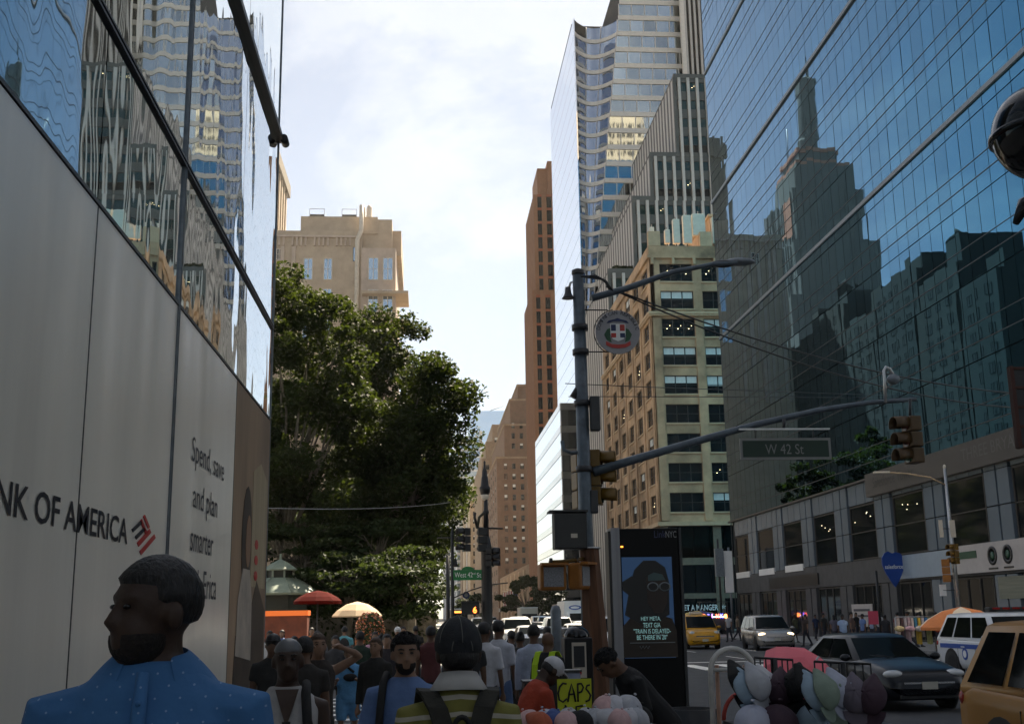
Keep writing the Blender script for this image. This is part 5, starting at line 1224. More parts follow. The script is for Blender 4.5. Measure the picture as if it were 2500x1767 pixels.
KIND = {
 'sedan': dict(st=[(-2.42, .70, .82, .40), (-2.36, .84, .98, .30), (-2.1, .90, 1.04, .22), (-1.4, .91, 1.0, .2), (-.5, .915, .97, .2), (.6, .915, .96, .2), (1.05, .91, .98, .2), (1.6, .90, .91, .2), (2.05, .87, .82, .2), (2.30, .79, .73, .24), (2.42, .62, .60, .32)],
   cab=(.93, 1.44, -1.80, 1.12, -1.0, .22, .84, .61), wheels=(-1.42, 1.42, .335), hl=(2.22, .64, .71, .21, .14, .085), grille=(2.405, .55, .47, .60)),
 'minivan': dict(st=[(-2.54, .80, 1.0, .42), (-2.50, .93, 1.08, .30), (-2.2, .98, 1.12, .22), (-1.0, .99, 1.08, .2), (.5, .99, 1.05, .2), (1.25, .985, 1.06, .2), (1.75, .97, 1.0, .2), (2.2, .93, .90, .2), (2.45, .84, .80, .25), (2.55, .66, .66, .32)],
   cab=(1.05, 1.74, -2.48, 1.50, -2.15, .55, .93, .72), wheels=(-1.5, 1.55, .35), hl=(2.24, .70, .80, .21, .2, .09), grille=(2.53, .55, .52, .70)),
 'van': dict(st=[(-2.40, .82, 1.1, .42), (-2.36, .90, 1.15, .30), (-2.1, .92, 1.15, .22), (-.6, .925, 1.12, .2), (.6, .92, 1.1, .2), (1.2, .915, 1.12, .2), (1.7, .90, 1.04, .2), (2.15, .87, .92, .2), (2.36, .78, .80, .25), (2.42, .62, .62, .3)],
   cab=(1.10, 1.82, -2.36, 1.50, -2.2, .62, .87, .74), wheels=(-1.4, 1.45, .33), hl=(2.12, .66, .84, .17, .19, .12), grille=(2.40, .5, .45, .72)),
 'suv': dict(st=[(-2.48, .82, 1.05, .46), (-2.44, .95, 1.14, .36), (-2.1, .99, 1.18, .3), (-1.0, 1.0, 1.15, .28), (.4, 1.0, 1.14, .28), (1.0, .99, 1.16, .28), (1.6, .98, 1.13, .28), (2.1, .95, 1.06, .28), (2.40, .86, .96, .32), (2.48, .7, .74, .38)],
   cab=(1.12, 1.80, -2.40, 1.10, -1.98, .42, .94, .74), wheels=(-1.45, 1.5, .385), hl=(2.2, .74, .90, .2, .17, .09), grille=(2.46, .6, .56, .88)),
}
M_hlon = glow('lit_headlight', (1.0, .74, .40), 1.2)
def car(kind, label, cat, loc, rz, col, group=None, name=None, detail=True, taxi=False, hl_on=False):
    K = KIND[kind]; t = thing(name or cat.replace(' ', '_'), label, cat, loc, rz, group)
    mp_ = col if not isinstance(col, tuple) else paint('car_paint', col)
    b = MB(); rings = []
    st = K['st']; ys = np.array([s[0] for s in st]); yy = sorted(set(list(ys) + list(np.linspace(ys[0], ys[-1], 19))))
    for y in yy:
        w, zt, zb = (np.interp(y, ys, [s[i] for s in st]) for i in (1, 2, 3)); hgt = zt - zb
        half = [(0, zt + .02), (.5 * w, zt + .014), (.80 * w, zt - .012), (.93 * w, zt - .05), (.985 * w, zt - .12), (w, zt - .26), (w, zb + hgt * .45), (.985 * w, zb + hgt * .22), (.93 * w, zb + .05), (.80 * w, zb), (0, zb)]
        rings.append([(x, y, z) for x, z in half] + [(-x, y, z) for x, z in reversed(half[1:-1])])
    b.loft(rings); put('body', b, mp_, t, world=False)
    zb, zr, yrb, yfb, yrt, yft, wb, wt = K['cab']
    def ring(z, yr, yf, w, bf=.10, br=.06): return [(w, yr, z), (w * 1.01, (yr + yf) / 2, z), (w, yf - .05, z), (w * .62, yf + bf * .7, z), (0, yf + bf, z), (-w * .62, yf + bf * .7, z), (-w, yf - .05, z), (-w * 1.01, (yr + yf) / 2, z), (-w, yr, z), (-w * .6, yr - br, z), (0, yr - br * 1.2, z), (w * .6, yr - br, z)]
    b = MB(); b.loft([ring(zb - .08, yrb - .02, yfb + .05, wb + .01), ring(zb, yrb, yfb, wb), ring(zr - .045, yrt - .03, yft + .05, wt + .02), ring(zr - .01, yrt + .02, yft - .03, wt * .93, .08), ring(zr + .015, yrt + .25, yft - .2, wt * .6, .05), ring(zr + .02, yrt + .5, yft - .4, wt * .2, .02)])
    put('cabin', b, mp_, t, world=False)
    zc = zr - .045
    def L(a, b_, k): return a + (b_ - a) * k
    def wnd(pts, nm, thick=.012):
        mb = MB(); n = len(pts) // 2; c = sum((Vector(p) for p in pts), Vector()) / len(pts)
        mb.add([tuple(p) for p in pts], [(i, i + 1, n + i + 1, n + i) for i in range(n - 1)], 0, False); o = put(nm, mb, M_cglass2, t, world=False)
        s = o.modifiers.new('pane', 'SOLIDIFY'); s.thickness = thick; s.offset = 0; return o
    def fr_y(k, f, top=False): return L(yfb, yft + .05, k) + .10 * (1 - f * f) * 1.0 + (-.02 if abs(f) > .85 else .0)
    rows_ = []
    for k in (.05, .93): rows_.append([(L(wb, wt + .02, k) * .93 * f, L(yfb, yft + .05, k) + .10 * (1 - abs(f) ** 2.2) * .95 + .018, L(zb, zc, k)) for f in np.linspace(-1, 1, 9)])
    wnd(rows_[0] + rows_[1], 'windscreen')
    rows_ = []
    for k in (.12, .9): rows_.append([(L(wb, wt + .02, k) * .88 * f, L(yrb, yrt - .03, k) - .06 * (1 - f * f) - .022, L(zb, zc, k)) for f in np.linspace(1, -1, 7)])
    wnd(rows_[0] + rows_[1], 'rear_window')
    cuts = {'sedan': [(.12, .50), (.535, .93)], 'minivan': [(.03, .29), (.32, .62), (.65, .95)], 'van': [(.04, .33), (.36, .64), (.67, .94)], 'suv': [(.05, .27), (.31, .60), (.635, .94)]}[kind]
    for s in (-1, 1):
        for a, c in cuts:
            pts = []
            for k in (.06, .90):
                ya, yb_ = L(yrb, yrt, k), L(yfb, yft, k); w = L(wb, wt + .02, k) + .012
                pts.append([(s * w * (1.0 + .008), L(ya, yb_, L(a, c, q)), L(zb, zc, k)) for q in (0, .5, 1)])
            wnd(pts[0] + pts[1], 'side_window')
        for wy_ in K['wheels'][:2]:
            r = K['wheels'][2]; w = np.interp(wy_, ys, [q[1] for q in st])
            put('wheel_arch', MB().cyl((s * (w - .1), wy_, r + .01), (s * (w + .006), wy_, r + .01), r + .075, n=22), M_trim, t, world=False)
            tyre = MB(); rg_ = []
            prof = [(r * .62, -.10), (r * .96, -.10), (r, -.07), (r, .07), (r * .96, .10), (r * .62, .10)]
            tyre.loft([[(s * (w - .085) + dx, wy_ + rr * math.cos(2 * math.pi * k / 22), r + rr * math.sin(2 * math.pi * k / 22)) for k in range(22)] for rr, dx in prof], smooth=True)
            wo_ = put('wheel', tyre, M_tyre, t, world=False)
            rim = MB(); rim.cyl((s * (w - .02), wy_, r), (s * (w + .012), wy_, r), r * .60, n=18)
            put('rim', rim, M_rim, wo_, world=False)
        y, x, z, rx, ry, rz_ = K['hl']
        put('headlight', MB().ell((s * x, y, z), (rx, ry, rz_), 12, 8), M_hl if not hl_on else M_hlon, t, world=False)
        put('tail_light', MB().ell((s * (st[1][1] - .10), st[1][0] + .06, st[1][2] - .16), (.13, .12, .12), 10, 7), M_tl, t, world=False)
        put('mirror', MB().ell((s * (wb + .15), yfb - .25, zb + .06), (.12, .07, .075), 10, 7), mp_, t, world=False)
    gy, gw, z0, z1 = K['grille']
    put('grille', MB().bx(-gw, gw, gy - .14, gy + .005, z0, z1), M_trim, t, world=False, bevel=.02)
    put('chrome_bar', MB().bx(-gw * .95, gw * .95, gy + .006, gy + .02, z1 - .07, z1 - .035), M_chrome, t, world=False)
    put('lower_grille', MB().bx(-gw * 1.1, gw * 1.1, gy - .25, gy - .005, .24, .38), M_trim, t, world=False, bevel=.02)
    put('licence_plate', MB().bx(-.16, .16, gy + .022, gy + .035, z0 - .04, z0 + .10), M_plate, t, world=False)
    for s in (-1, 1):
        w_ = np.interp(0.2, ys, [q[1] for q in st]); zc2 = np.interp(0.2, ys, [q[2] for q in st])
        for yd in ((-1.02, .02, 1.0) if kind != 'sedan' else (-.9, .08, 1.02)):
            put('door_gap', MB().bx(s * (w_ + .0005) - .004, s * (w_ + .0005) + .004, yd - .006, yd + .006, .34, zc2 - .2), M_trim, t, world=False)
        for yd in (-.78, .28): put('door_handle', MB().bx(s * (w_ + .012) - .014, s * (w_ + .012) + .014, yd, yd + .2, zc2 - .25, zc2 - .215), mp_ if kind == 'suv' else M_chrome, t, world=False)
        put('wiper', MB().cyl((s * .08, yfb + .12, zb + .03), (s * .08 + .5, yfb + .02, zb + .11), .009, n=5), M_trim, t, world=False)
    if taxi:
        put('roof_sign', MB().bx(-.32, .32, -.3, -.1, zr + .02, zr + .17), M_cab, t, world=False, bevel=.03)
    return t
PI = math.pi
P_dark = paint('dark_blue_grey_paint', (0.008, 0.009, 0.012), .28, .0); P_silver = paint('warm_silver_paint', (0.36, 0.335, 0.31), .25, .5); P_taxi = paint('taxi_yellow', (0.50, 0.245, 0.012), .3)
P_white = paint('white_paint', (0.60, 0.61, 0.63), .25); P_amber = paint('amber_taxi_yellow', (0.33, 0.145, 0.010), .4)
car('sedan', 'dark blue grey sedan crossing towards us behind the cap racks', 'car', (9.55, 24.6, 0), PI + R(4), P_dark, name='sedan')
car('minivan', 'silver minivan with lit headlight on the far side of the crossing', 'minivan', (17.95, 60.6, 0), PI - R(5), P_silver, hl_on=True)
car('van', 'yellow taxi van beyond the black street kiosk', 'taxi', (15.1, 64.6, 0), PI - R(2), P_taxi, name='taxi_van', taxi=True)
tx = car('suv', 'amber yellow taxi cut by the right edge', 'taxi', (6.88, 10.35, 0), PI, P_amber, name='taxi', taxi=True)
pol = car('suv', 'white police car with a blue stripe and dark roof light bar', 'police car', (15.75, 30.6, 0), PI, P_white, name='police_car')
put('light_bar', MB().bx(-.58, .58, -.1, .18, 1.84, 1.96), M_trim, pol, world=False, bevel=.03); b = MB(); [b.bx(-.56 + k * .28, -.36 + k * .28, -.11, .19, 1.90, 1.95) for k in range(4)]; put('light_lens', b, M_tl, pol, world=False)
M_pblue = pm('police_blue', (0.02, 0.07, 0.32), .4, var=.1)
for s in (-1, 1): put('stripe', MB().bx(s * 1.004 - .006, s * 1.004 + .006, -2.1, 2.0, .86, .98), M_pblue, pol, world=False)
put('side_emblem', MB().cyl((1.0, -.6, .72), (1.012, -.6, .72), .16, n=16), M_pblue, pol, world=False)
put('side_emblem', MB().cyl((1.013, -.6, .72), (1.017, -.6, .72), .10, n=12), M_lwhite, pol, world=False)
G = 'cars queued down the avenue'
cols = [((.55, .56, .57), 'white'), ((.30, .31, .33), 'silver'), ((.03, .03, .035), 'black'), ((.50, .245, .012), 'yellow'), ((.10, .11, .13), 'charcoal'), ((.45, .46, .48), 'pale grey'), ((.16, .03, .025), 'dark red'), ((.04, .07, .13), 'navy')]
mats_ = [(paint('queue_paint', c), n) for c, n in cols]
front = [('sedan', 2.75, 30.8, 0, R(-6), 'white sedan waiting at the crosswalk behind the men in white shirts'), ('sedan', 5.3, 49, 1, 0, 'silver sedan just past the far crosswalk in the kerb lane'),
         ('van', 8.8, 56, 0, 0, 'white van second in the middle lane queue'), ('sedan', 5.2, 58, 5, 0, 'pale grey sedan behind the silver one in the kerb lane'), ('suv', 5.4, 70, 0, 0, 'white sport utility car third in the kerb lane')]
proto = {}
for kd, x, y, ci, rz, lb in front:
    proto[kd] = car(kd, lb, 'car', (x, y, 0), PI + rz, mats_[ci][0], G, name='queued_car')
rows_q = [(5.2, 82, 'sedan', 1), (8.6, 66, 'sedan', 0), (8.7, 77, 'suv', 5), (8.8, 92, 'sedan', 2), (11.9, 88, 'sedan', 0), (12.1, 101, 'sedan', 1), (5.3, 96, 'sedan', 0), (5.1, 110, 'suv', 4), (8.6, 108, 'van', 0), (8.7, 124, 'sedan', 6), (5.3, 126, 'sedan', 5), (12.0, 116, 'suv', 7), (15.2, 104, 'sedan', 5), (5.3, 144, 'sedan', 0), (8.8, 142, 'sedan', 0), (8.7, 160, 'suv', 1), (12.1, 158, 'sedan', 5), (5.2, 162, 'sedan', 3), (15.1, 134, 'sedan', 2), (8.6, 180, 'sedan', 0)]
word = ['first', 'second', 'third', 'fourth', 'fifth', 'sixth', 'seventh', 'eighth']
cnt = {}
for i, (x, y, kd, ci) in enumerate(rows_q):
    c = copy_tree(proto[kd]); c.location = (x, y, 0); c.rotation_euler = (0, 0, PI + R(random.uniform(-2, 2)))
    lane = {5: 'kerb lane', 8: 'second lane', 9: 'second lane', 11: 'third lane', 12: 'third lane', 15: 'fourth lane'}[int(x)]
    key = (mats_[ci][1], kd, lane); cnt[key] = cnt.get(key, 0) + 1
    c['label'] = '%s %s in the %s of the queue%s' % (mats_[ci][1], {'sedan': 'sedan', 'suv': 'sport utility car', 'van': 'van'}[kd], lane, '' if cnt[key] == 1 else ', %s of its colour from the crossing' % word[cnt[key] - 1])
    for ch in c.children:
        if ch.name.split('.')[0] in ('body', 'cabin', 'mirror'): ch.material_slots[0].link = 'OBJECT'; ch.material_slots[0].material = mats_[ci][0]
def truck(label, x, y, w, l, zt, box, logo=False, cab=None):
    t = thing('box_truck', label, 'truck', (x, y, 0), PI, 'trucks down the avenue')
    put('box', MB().bx(-w / 2, w / 2, -l, -1.0, .9, zt), box, t, world=False, bevel=.03); put('box_edge', MB().bx(-w / 2 - .02, w / 2 + .02, -1.04, -.98, zt - .10, zt + .02), M_white, t, world=False)
    cb = MB(); cb.loft([[(sx * w * .46, y_, z) for sx, y_, z in ((-1, -.98, .5), (1, -.98, .5), (1, .95, .5), (-1, .95, .5))], [(sx * w * .46, y_, z) for sx, y_, z in ((-1, -.98, 1.3), (1, -.98, 1.3), (1, .95, 1.25), (-1, .95, 1.25))], [(sx * w * .41, y_, z) for sx, y_, z in ((-1, -.98, 2.15), (1, -.98, 2.15), (1, .35, 2.15), (-1, .35, 2.15))]], smooth=False)
    put('cab', cb, cab or M_white, t, world=False, bevel=.04)
    put('windscreen', MB().slab([(-w * .38, .93, 1.36), (w * .38, .93, 1.36), (w * .35, .46, 2.05), (-w * .35, .46, 2.05)], (0, .02, .01)), M_cglass2, t, world=False)
    put('grille', MB().bx(-w * .25, w * .25, .955, .98, .6, 1.1), M_trim, t, world=False)
    for s in (-1, 1):
        put('headlight', MB().box((s * w * .36, .96, .8), (.3, .05, .2)), M_hl, t, world=False)
        for yy_ in (.2, -l + 1.2): put('wheel', MB().cyl((s * (w / 2 - .3), yy_, .48), (s * (w / 2 - .02), yy_, .48), .48, n=18), M_tyre, t, world=False)
    if logo:
        put('oval_logo', MB().slab([(.15 + .62 * math.cos(2 * math.pi * k / 18), -.975, 2.62 + .22 * math.sin(2 * math.pi * k / 18)) for k in range(18)], (0, .006, 0)), M_pblue, t, world=False)
        put('oval_logo', MB().slab([(.15 + .45 * math.cos(2 * math.pi * k / 18), -.968, 2.62 + .12 * math.sin(2 * math.pi * k / 18)) for k in range(18)], (0, .006, 0)), M_lwhite, t, world=False)
    return t
truck('white box truck with a blue oval logo right of the orange signals', 14.75, 113, 2.45, 7, 3.25, M_white, True)
truck('grey box truck with a dark cab in the middle of the traffic', 13.3, 150, 2.3, 6, 2.95, M_cab, cab=M_trim)
truck('small tan topped truck edge between the two box trucks', 15.6, 128, 2.2, 6, 3.1, M_beige)
v = car('van', 'white delivery van in front of the grey box truck', 'van', (12.6, 130, 0), PI, P_white, name='delivery_van')
bt = thing('city_bus', 'dark city bus with an orange destination sign at the left kerb', 'bus', (4.95, 178, 0), PI)
put('body', MB().bx(-1.3, 1.3, -12, 0, .35, 2.95), M_dark, bt, world=False, bevel=.12); put('roof', MB().bx(-1.25, 1.25, -11.8, -.1, 2.951, 3.1), M_white, bt, world=False, bevel=.06)
put('windscreen', MB().bx(-1.15, 1.15, .0, .03, 1.2, 2.35), M_cglass2, bt, world=False); put('route_sign', MB().bx(-.95, .95, .0, .04, 2.45, 2.75), glow('orange_route_sign', (1, .3, .05), .8), bt, world=False)
for s in (-1, 1):
    put('headlight', MB().box((s * .95, .02, .8), (.3, .05, .2)), M_hl, bt, world=False); put('wheel', MB().cyl((s * 1.0, -2.2, .48), (s * 1.31, -2.2, .48), .48, n=18), M_tyre, bt, world=False)
# low shop row with flags down the avenue
sr = thing('shop_row', 'low shop row with pale awnings and flags past the ribbed tower', 'building', (26, 330, 0))
put('wall', MB().bx(26.5, 40, 298, 418, 0, 15), M_brick2, sr)
for k in range(7): put('awning', MB().bx(25.0, 26.48, 300 + k * 16, 308 + k * 16, 3.2, 4.4), M_tan2 if k % 2 else M_tandark, sr); put('pilaster', MB().bx(26.1, 26.5, 310 + k * 16, 313 + k * 16, 0, 14), M_brick3, sr)
M_flagr = pm('flag_red_stripe', (0.30, 0.06, 0.06), .8, var=.1); M_flagw = pm('flag_white_stripe', (0.5, .48, .48), .8, var=.1)
for k, y in enumerate((334, 352)):
    t = thing('flag', ('nearer', 'farther')[k] + ' striped flag hanging from the shop row', 'flag', (25, y, 9), group='flags on the shop row')
    for q in range(9): put('stripe', MB().bx(23.2 + q * .34, 23.53 + q * .34, y - .02, y + .02, 4.4 if q > 3 else 4.8, 9.0 if q > 3 else 8.8), M_flagr if q % 2 else M_flagw, t)
    put('canton', MB().bx(24.9, 26.2, y - .05, y - .021, 7.0, 9.0), M_eb, t); put('staff', MB().cyl((26.5, y, 8.6), (23.0, y, 9.3), .06), M_cab, t)
# ------------------------------------------------------------------ parked hand truck and vendors' goods
HY = 7.6
h0, h1 = at(1733, 1600, HY), at(1838, 1600, HY); htop = at(1785, 1582, HY).z
ht = thing('hand_truck', 'white tubular hand truck with a red inner hoop beside the cap rack', 'hand truck', ((h0.x + h1.x) / 2, HY, .12)); hm = (h0.x + h1.x) / 2; hr = (h1.x - h0.x) / 2
M_tubew = pm('worn_white_tube', (0.52, 0.50, 0.47), .4, var=.2, scale=10); M_tubeo = pm('pale_orange_tube', (0.42, 0.24, 0.16), .5, var=.2, scale=10); M_redr = pm('red_rubber_hoop', (0.38, 0.05, 0.035), .5, var=.15)
b = MB().tube([(h0.x, HY, .2), (h0.x, HY, htop - hr)] + [(hm + hr * math.cos(R(a)), HY, htop - hr + hr * math.sin(R(a))) for a in range(165, 0, -15)] + [(h1.x, HY, htop - hr), (h1.x, HY, .2)], .018, 10); put('frame', b, M_tubew, ht)
b = MB().cyl((h0.x + .04, HY + .03, .2), (h0.x + .05, HY + .03, htop - .105), .014).cyl((h1.x - .05, HY + .03, .2), (h1.x - .05, HY + .03, htop - .11), .014); put('inner_rail', b, M_tubeo, ht)
b = MB(); [b.cyl((h0.x + .01, HY, z), (h1.x - .01, HY, z), .013) for z in (htop - .135, .9, .5)]; put('cross_bar', b, M_tubew, ht)
b = MB().tube([(h0.x + .06 + .13 * (1 - math.cos(R(a))) , HY - .04, htop - .45 + .17 * math.sin(R(a))) for a in range(0, 181, 15)], .014, 8); put('red_hoop', b, M_redr, ht)
put('toe_plate', MB().bx(h0.x, h1.x, HY - .22, HY + .02, .14, .155), M_dark, ht)
for x in (h0.x, h1.x): put('wheel', MB().cyl((x - .025, HY + .1, .25), (x + .025, HY + .1, .25), .13, n=16), M_tyre, ht)
# pink umbrella
c = at(1950, 1668, 9.3)
t = thing('pink_umbrella', 'open pink umbrella lying tilted behind the cap racks', 'umbrella', (c.x, 9.3, .12))
M_pink = pm('pink_cloth', (0.80, 0.17, 0.21), .75, var=.06)
um = MB(); rt = Matrix.Translation(c + Vector((.02, 0, .02))) @ Matrix.Rotation(R(38), 4, 'X') @ Matrix.Rotation(R(24), 4, 'Y'); um.M = rt; rr_ = .36
um.loft([[(rr_ * q * math.cos(2 * PI * k / 16) * (1 if k % 2 == 0 else .94), rr_ * q * math.sin(2 * PI * k / 16) * (1 if k % 2 == 0 else .94), z) for k in range(16)] for q, z in ((1, 0), (.86, .09), (.6, .17), (.3, .22), (.02, .235))], smooth=False, caps=False)
o = put('canopy', um, M_pink, t); s = o.modifiers.new('cloth', 'SOLIDIFY'); s.thickness = .004
p = MB(); p.M = rt; p.cyl((0, 0, -.45), (0, 0, .27), .008); put('shaft', p, M_steel, t); put('stand', MB().cyl((c.x + .15, 9.38, .12), (c.x + .12, 9.38, c.z - .12), .02), M_dark, t)
# baseball caps
def cap_mesh(nm, mat, mat2=None):
    b = MB()
    b.ell((0, 0, 0), (.092, .105, .100), 36, 14, 0, lambda d: 1 - .045 * abs(math.cos(3 * math.atan2(d.y, d.x))) ** 14 * (1 if d.z > -.1 else 0)); b.v = [(x * (1 if y > -.02 else max(.25, 1 + (y + .02) * 7.5)) * (1.0 - .9 * max(0, z - .08)), y * (1.45 if y < 0 else 1), max(z, -.012) * (1 if y > -.02 else max(.45, 1 + (y + .02) * 5))) for x, y, z in b.v]
    rings = []
    for k, zz in ((0, .0), (1, .006)):
        rings.append([(.085 * math.sin(a), .080 + .092 * math.cos(a), -.012 + zz - .02 * math.cos(a) ** 2 - .012 * math.sin(a) ** 2) for a in np.linspace(-1.57, 1.57, 11)])
    n = len(b.v); v = rings[0] + rings[1]; m = 11
    b.add(v, [tuple(range(m)), tuple(reversed(range(m, 2 * m)))] + [(i, i + m, (i + 1) % m + m, (i + 1) % m) for i in range(m)], 1, False)
    b.ell((0, 0, .126), (.011, .011, .007), 8, 5, 0)
    return fix_normals(b.mesh(nm, [mat, mat2 or mat]))
capcol = {'pale blue': (0.27, 0.36, 0.45), 'light grey': (0.42, 0.43, 0.47), 'white': (0.50, 0.50, 0.54), 'dark plum': (0.055, 0.030, 0.045), 'black': (0.014, 0.014, 0.015), 'mint green': (0.21, 0.27, 0.22), 'grey violet': (0.13, 0.11, 0.14), 'lavender': (0.40, 0.42, 0.52), 'pale pink': (0.55, 0.36, 0.36), 'orange red': (0.40, 0.10, 0.05), 'blue': (0.06, 0.10, 0.28)}
capme = {k: cap_mesh('cap_shape', cm(v, .8, .12, bump=.25, bscale=220)) for k, v in capcol.items()}
# two wire racks of hanging caps
def rack(label, px0, px1, py, Y):
    p0, p1 = at(px0, py, Y), at(px1, py + 6, Y + .12); t = thing('cap_rack', label, 'display rack', ((p0.x + p1.x) / 2, Y, .12), group='wire racks of caps')
    b = MB().cyl(p0, p1, .007, n=6); b.cyl(p0 - Vector((0, 0, .13)), p1 - Vector((0, 0, .13)), .005, n=6)
    n = 7
    for k in range(n + 1):
        q = p0.lerp(p1, k / n); b.cyl(q, q - Vector((0, 0, .15)), .005, n=5)
    put('wire_grid', b, M_black, t); q = p0.lerp(p1, .5)
    put('stand', MB().cyl((q.x, Y + .06, .12), (q.x, Y + .06, q.z), .016), M_black, t); put('foot', MB().bx(q.x - .3, q.x + .3, Y - .2, Y + .3, .12, .15), M_black, t)
    return p0, p1
RY = 6.9
ra, rb_ = rack('left wire rack of hanging caps', 1842, 1935, 1604, RY), rack('right wire rack of hanging caps', 1988, 2125, 1614, RY - .35)
def hang(px, py, Y, col, lab, rx=-90, rzz=0, s=1.0, bag=False):
    c = at(px, py, Y); o = bpy.data.objects.new('baseball_cap', capme[col]); COL.objects.link(o); o.location = c; o.rotation_euler = Euler((R(rx), R(random.uniform(-6, 6)), R(rzz)), 'XYZ'); o.scale = (s * 1.1, s * 1.1, s)
    tag(o, lab, 'cap', 'caps hung on the wire racks'); return o
H_ = [(1800, 1672, 'black', 'black cap at the far left of the left rack', 100, 20), (1818, 1690, 'pale blue', 'pale blue cap second from the left on the left rack', 100, 30), (1846, 1678, 'light grey', 'light grey cap tucked behind the white one on the left rack', 100, 25), (1868, 1684, 'white', 'white cap in the middle of the left rack', 100, 15), (1905, 1690, 'dark plum', 'dark plum cap at the right of the left rack', 100, -5), (1945, 1680, 'black', 'black cap between the two racks', 95, -20),
      (1968, 1684, 'black', 'black cap at the left end of the right rack', 100, 25), (1985, 1700, 'pale blue', 'large pale blue cap at the left of the right rack', 100, 12), (2012, 1698, 'mint green', 'mint green cap on the right rack', 100, 16), (2046, 1694, 'lavender', 'lavender cap in the middle of the right rack', 100, 8), (2088, 1706, 'grey violet', 'grey violet mesh cap at the right of the right rack', 100, -8), (2130, 1710, 'dark plum', 'dark plum cap at the right end of the right rack', 96, -25)]
for i, (x, y, cn_, lb, rx, rz_) in enumerate(H_): hang(x, y - 8, RY - .12 - (.35 if i > 5 else 0) - (i % 3) * .05, cn_, lb, -66, 180 + (48, 40, 44, 34, -20, -50)[i % 6], .84)
H2 = [(1838, 1742, 'lavender', 'lavender cap lying brim forward below the left rack', -12, 160), (1900, 1755, 'dark plum', 'dark plum cap low under the left rack', -10, 190), (1990, 1757, 'pale blue', 'pale blue cap low under the right rack', -14, 170), (2030, 1764, 'mint green', 'mint green cap low under the right rack', -10, 185), (2078, 1760, 'black', 'black cap low under the right rack', -8, 200)]
shelf = thing('low_display', 'dark covered display table under the cap racks', 'table', (at(1960, 1700, 6.7).x, 6.75, .12))
x0, x1 = at(1812, 1760, 6.7).x, at(2175, 1760, 6.7).x; zs_ = at(1900, 1772, 6.7).z
put('top', MB().bx(x0, x1, 6.45, 7.15, zs_ - .05, zs_), M_black, shelf); [put('leg', MB().bx(x - .02, x + .02, y - .02, y + .02, .12, zs_ - .052), M_black, shelf) for x in (x0 + .05, x1 - .05) for y in (6.5, 7.1)]
for x, y, cn_, lb, rx, rz_ in H2:
    o = hang(x, y, 6.6, cn_, lb, rx, rz_, 1.1); o.location.z = zs_ + .02; o['group'] = 'caps on the display table'
# cap table with heap and yellow sign
TY = 9.0
t0, t1 = at(1275, 1740, TY), at(1590, 1740, TY); zt0 = at(1400, 1772, TY).z
tb = thing('cap_table', 'folding vendor table heaped with caps and bandanas', 'table', ((t0.x + t1.x) / 2, TY, .12))
put('top', MB().bx(t0.x, t1.x, TY - .25, TY + .45, zt0 - .06, zt0 - .02), M_black, tb); put('cloth', MB().bx(t0.x - .01, t1.x + .01, TY - .27, TY - .255, .35, zt0 - .02), M_dark, tb)
for x in (t0.x + .06, t1.x - .06):
    for y in (TY - .2, TY + .4): put('leg', MB().bx(x - .02, x + .02, y - .02, y + .02, .12, zt0 - .062), M_dark, tb)
names = list(capcol)
hp = [(1292, 'pale pink'), (1312, 'orange red'), (1335, 'lavender'), (1352, 'blue'), (1375, 'pale pink'), (1392, 'white'), (1412, 'black'), (1436, 'white'), (1458, 'light grey'), (1482, 'white'), (1505, 'pale pink'), (1528, 'white'), (1552, 'light grey'), (1572, 'black')]
for i, (px, cn_) in enumerate(hp):
    o = bpy.data.objects.new('baseball_cap', capme[cn_]); COL.objects.link(o); p = at(px, 1760, TY); o.location = (p.x, TY - .1 + random.uniform(-.1, .25), zt0 + .0); o.rotation_euler = (R(random.uniform(-38, -16)), R(random.uniform(-18, 18)), PI + R(random.uniform(-65, 65))); o.location.z += .03; o.scale = (1.0,) * 3
    tag(o, '%s cap in the table heap, %s' % (cn_, ['at its left end', 'second from its left end', 'third from its left end', 'left of the yellow sign', 'under the left corner of the yellow sign', 'below the yellow sign', 'black among white under the sign', 'right of the yellow sign edge', 'before the bending vendor', 'below the bending vendor', 'right of the bending vendor', 'near the right end', 'next to the right end', 'at the right end'][i]), 'cap', 'caps heaped on the vendor table')
for i, (px, py, cn_) in enumerate(((1500, 1738, 'white'), (1478, 1744, 'pale pink'), (1535, 1742, 'light grey'))):
    o = bpy.data.objects.new('baseball_cap', capme[cn_]); COL.objects.link(o); p = at(px, py, TY + .1); o.location = (p.x, TY + .1, zt0 + .10); o.rotation_euler = (R(-30), R(8 - 9 * i), 2.7 + .4 * i); o.scale = (1.15,) * 3; tag(o, '%s cap on top of the table heap %s' % (cn_, ('in the middle', 'left of the top white cap', 'right of the top white cap')[i]), 'cap', 'caps heaped on the vendor table')
cs_ = thing('price_sign', 'yellow-green hand written card reading CAPS', 'sign', tuple(at(1408, 1700, TY + .15)))
M_card = pm('yellow_green_card', (0.42, 0.46, 0.02), .7, var=.06); q0, q1 = at(1360, 1657, TY + .15), at(1446, 1750, TY + .15)
put('card', MB().bx(q0.x, q1.x, TY + .15, TY + .156, zt0 - .015, q0.z), M_card, cs_); q = at(1363, 1712, TY + .14)
M_mark = pm('black_marker', (0.01, 0.01, 0.01), .6)
def stroke(pts, name='marker_letter'): put(name, MB().tube([(at(x, 1700, TY + .15).x, TY + .147, at(1400, y, TY + .15).z) for x, y in pts], .0075, 6), M_mark, cs_)
stroke([(1384, 1668), (1375, 1666), (1367, 1675), (1363, 1690), (1365, 1706), (1374, 1712), (1384, 1704)]); stroke([(1386, 1712), (1390, 1690), (1396, 1668), (1401, 1688), (1405, 1712)]); stroke([(1389, 1694), (1404, 1693)])
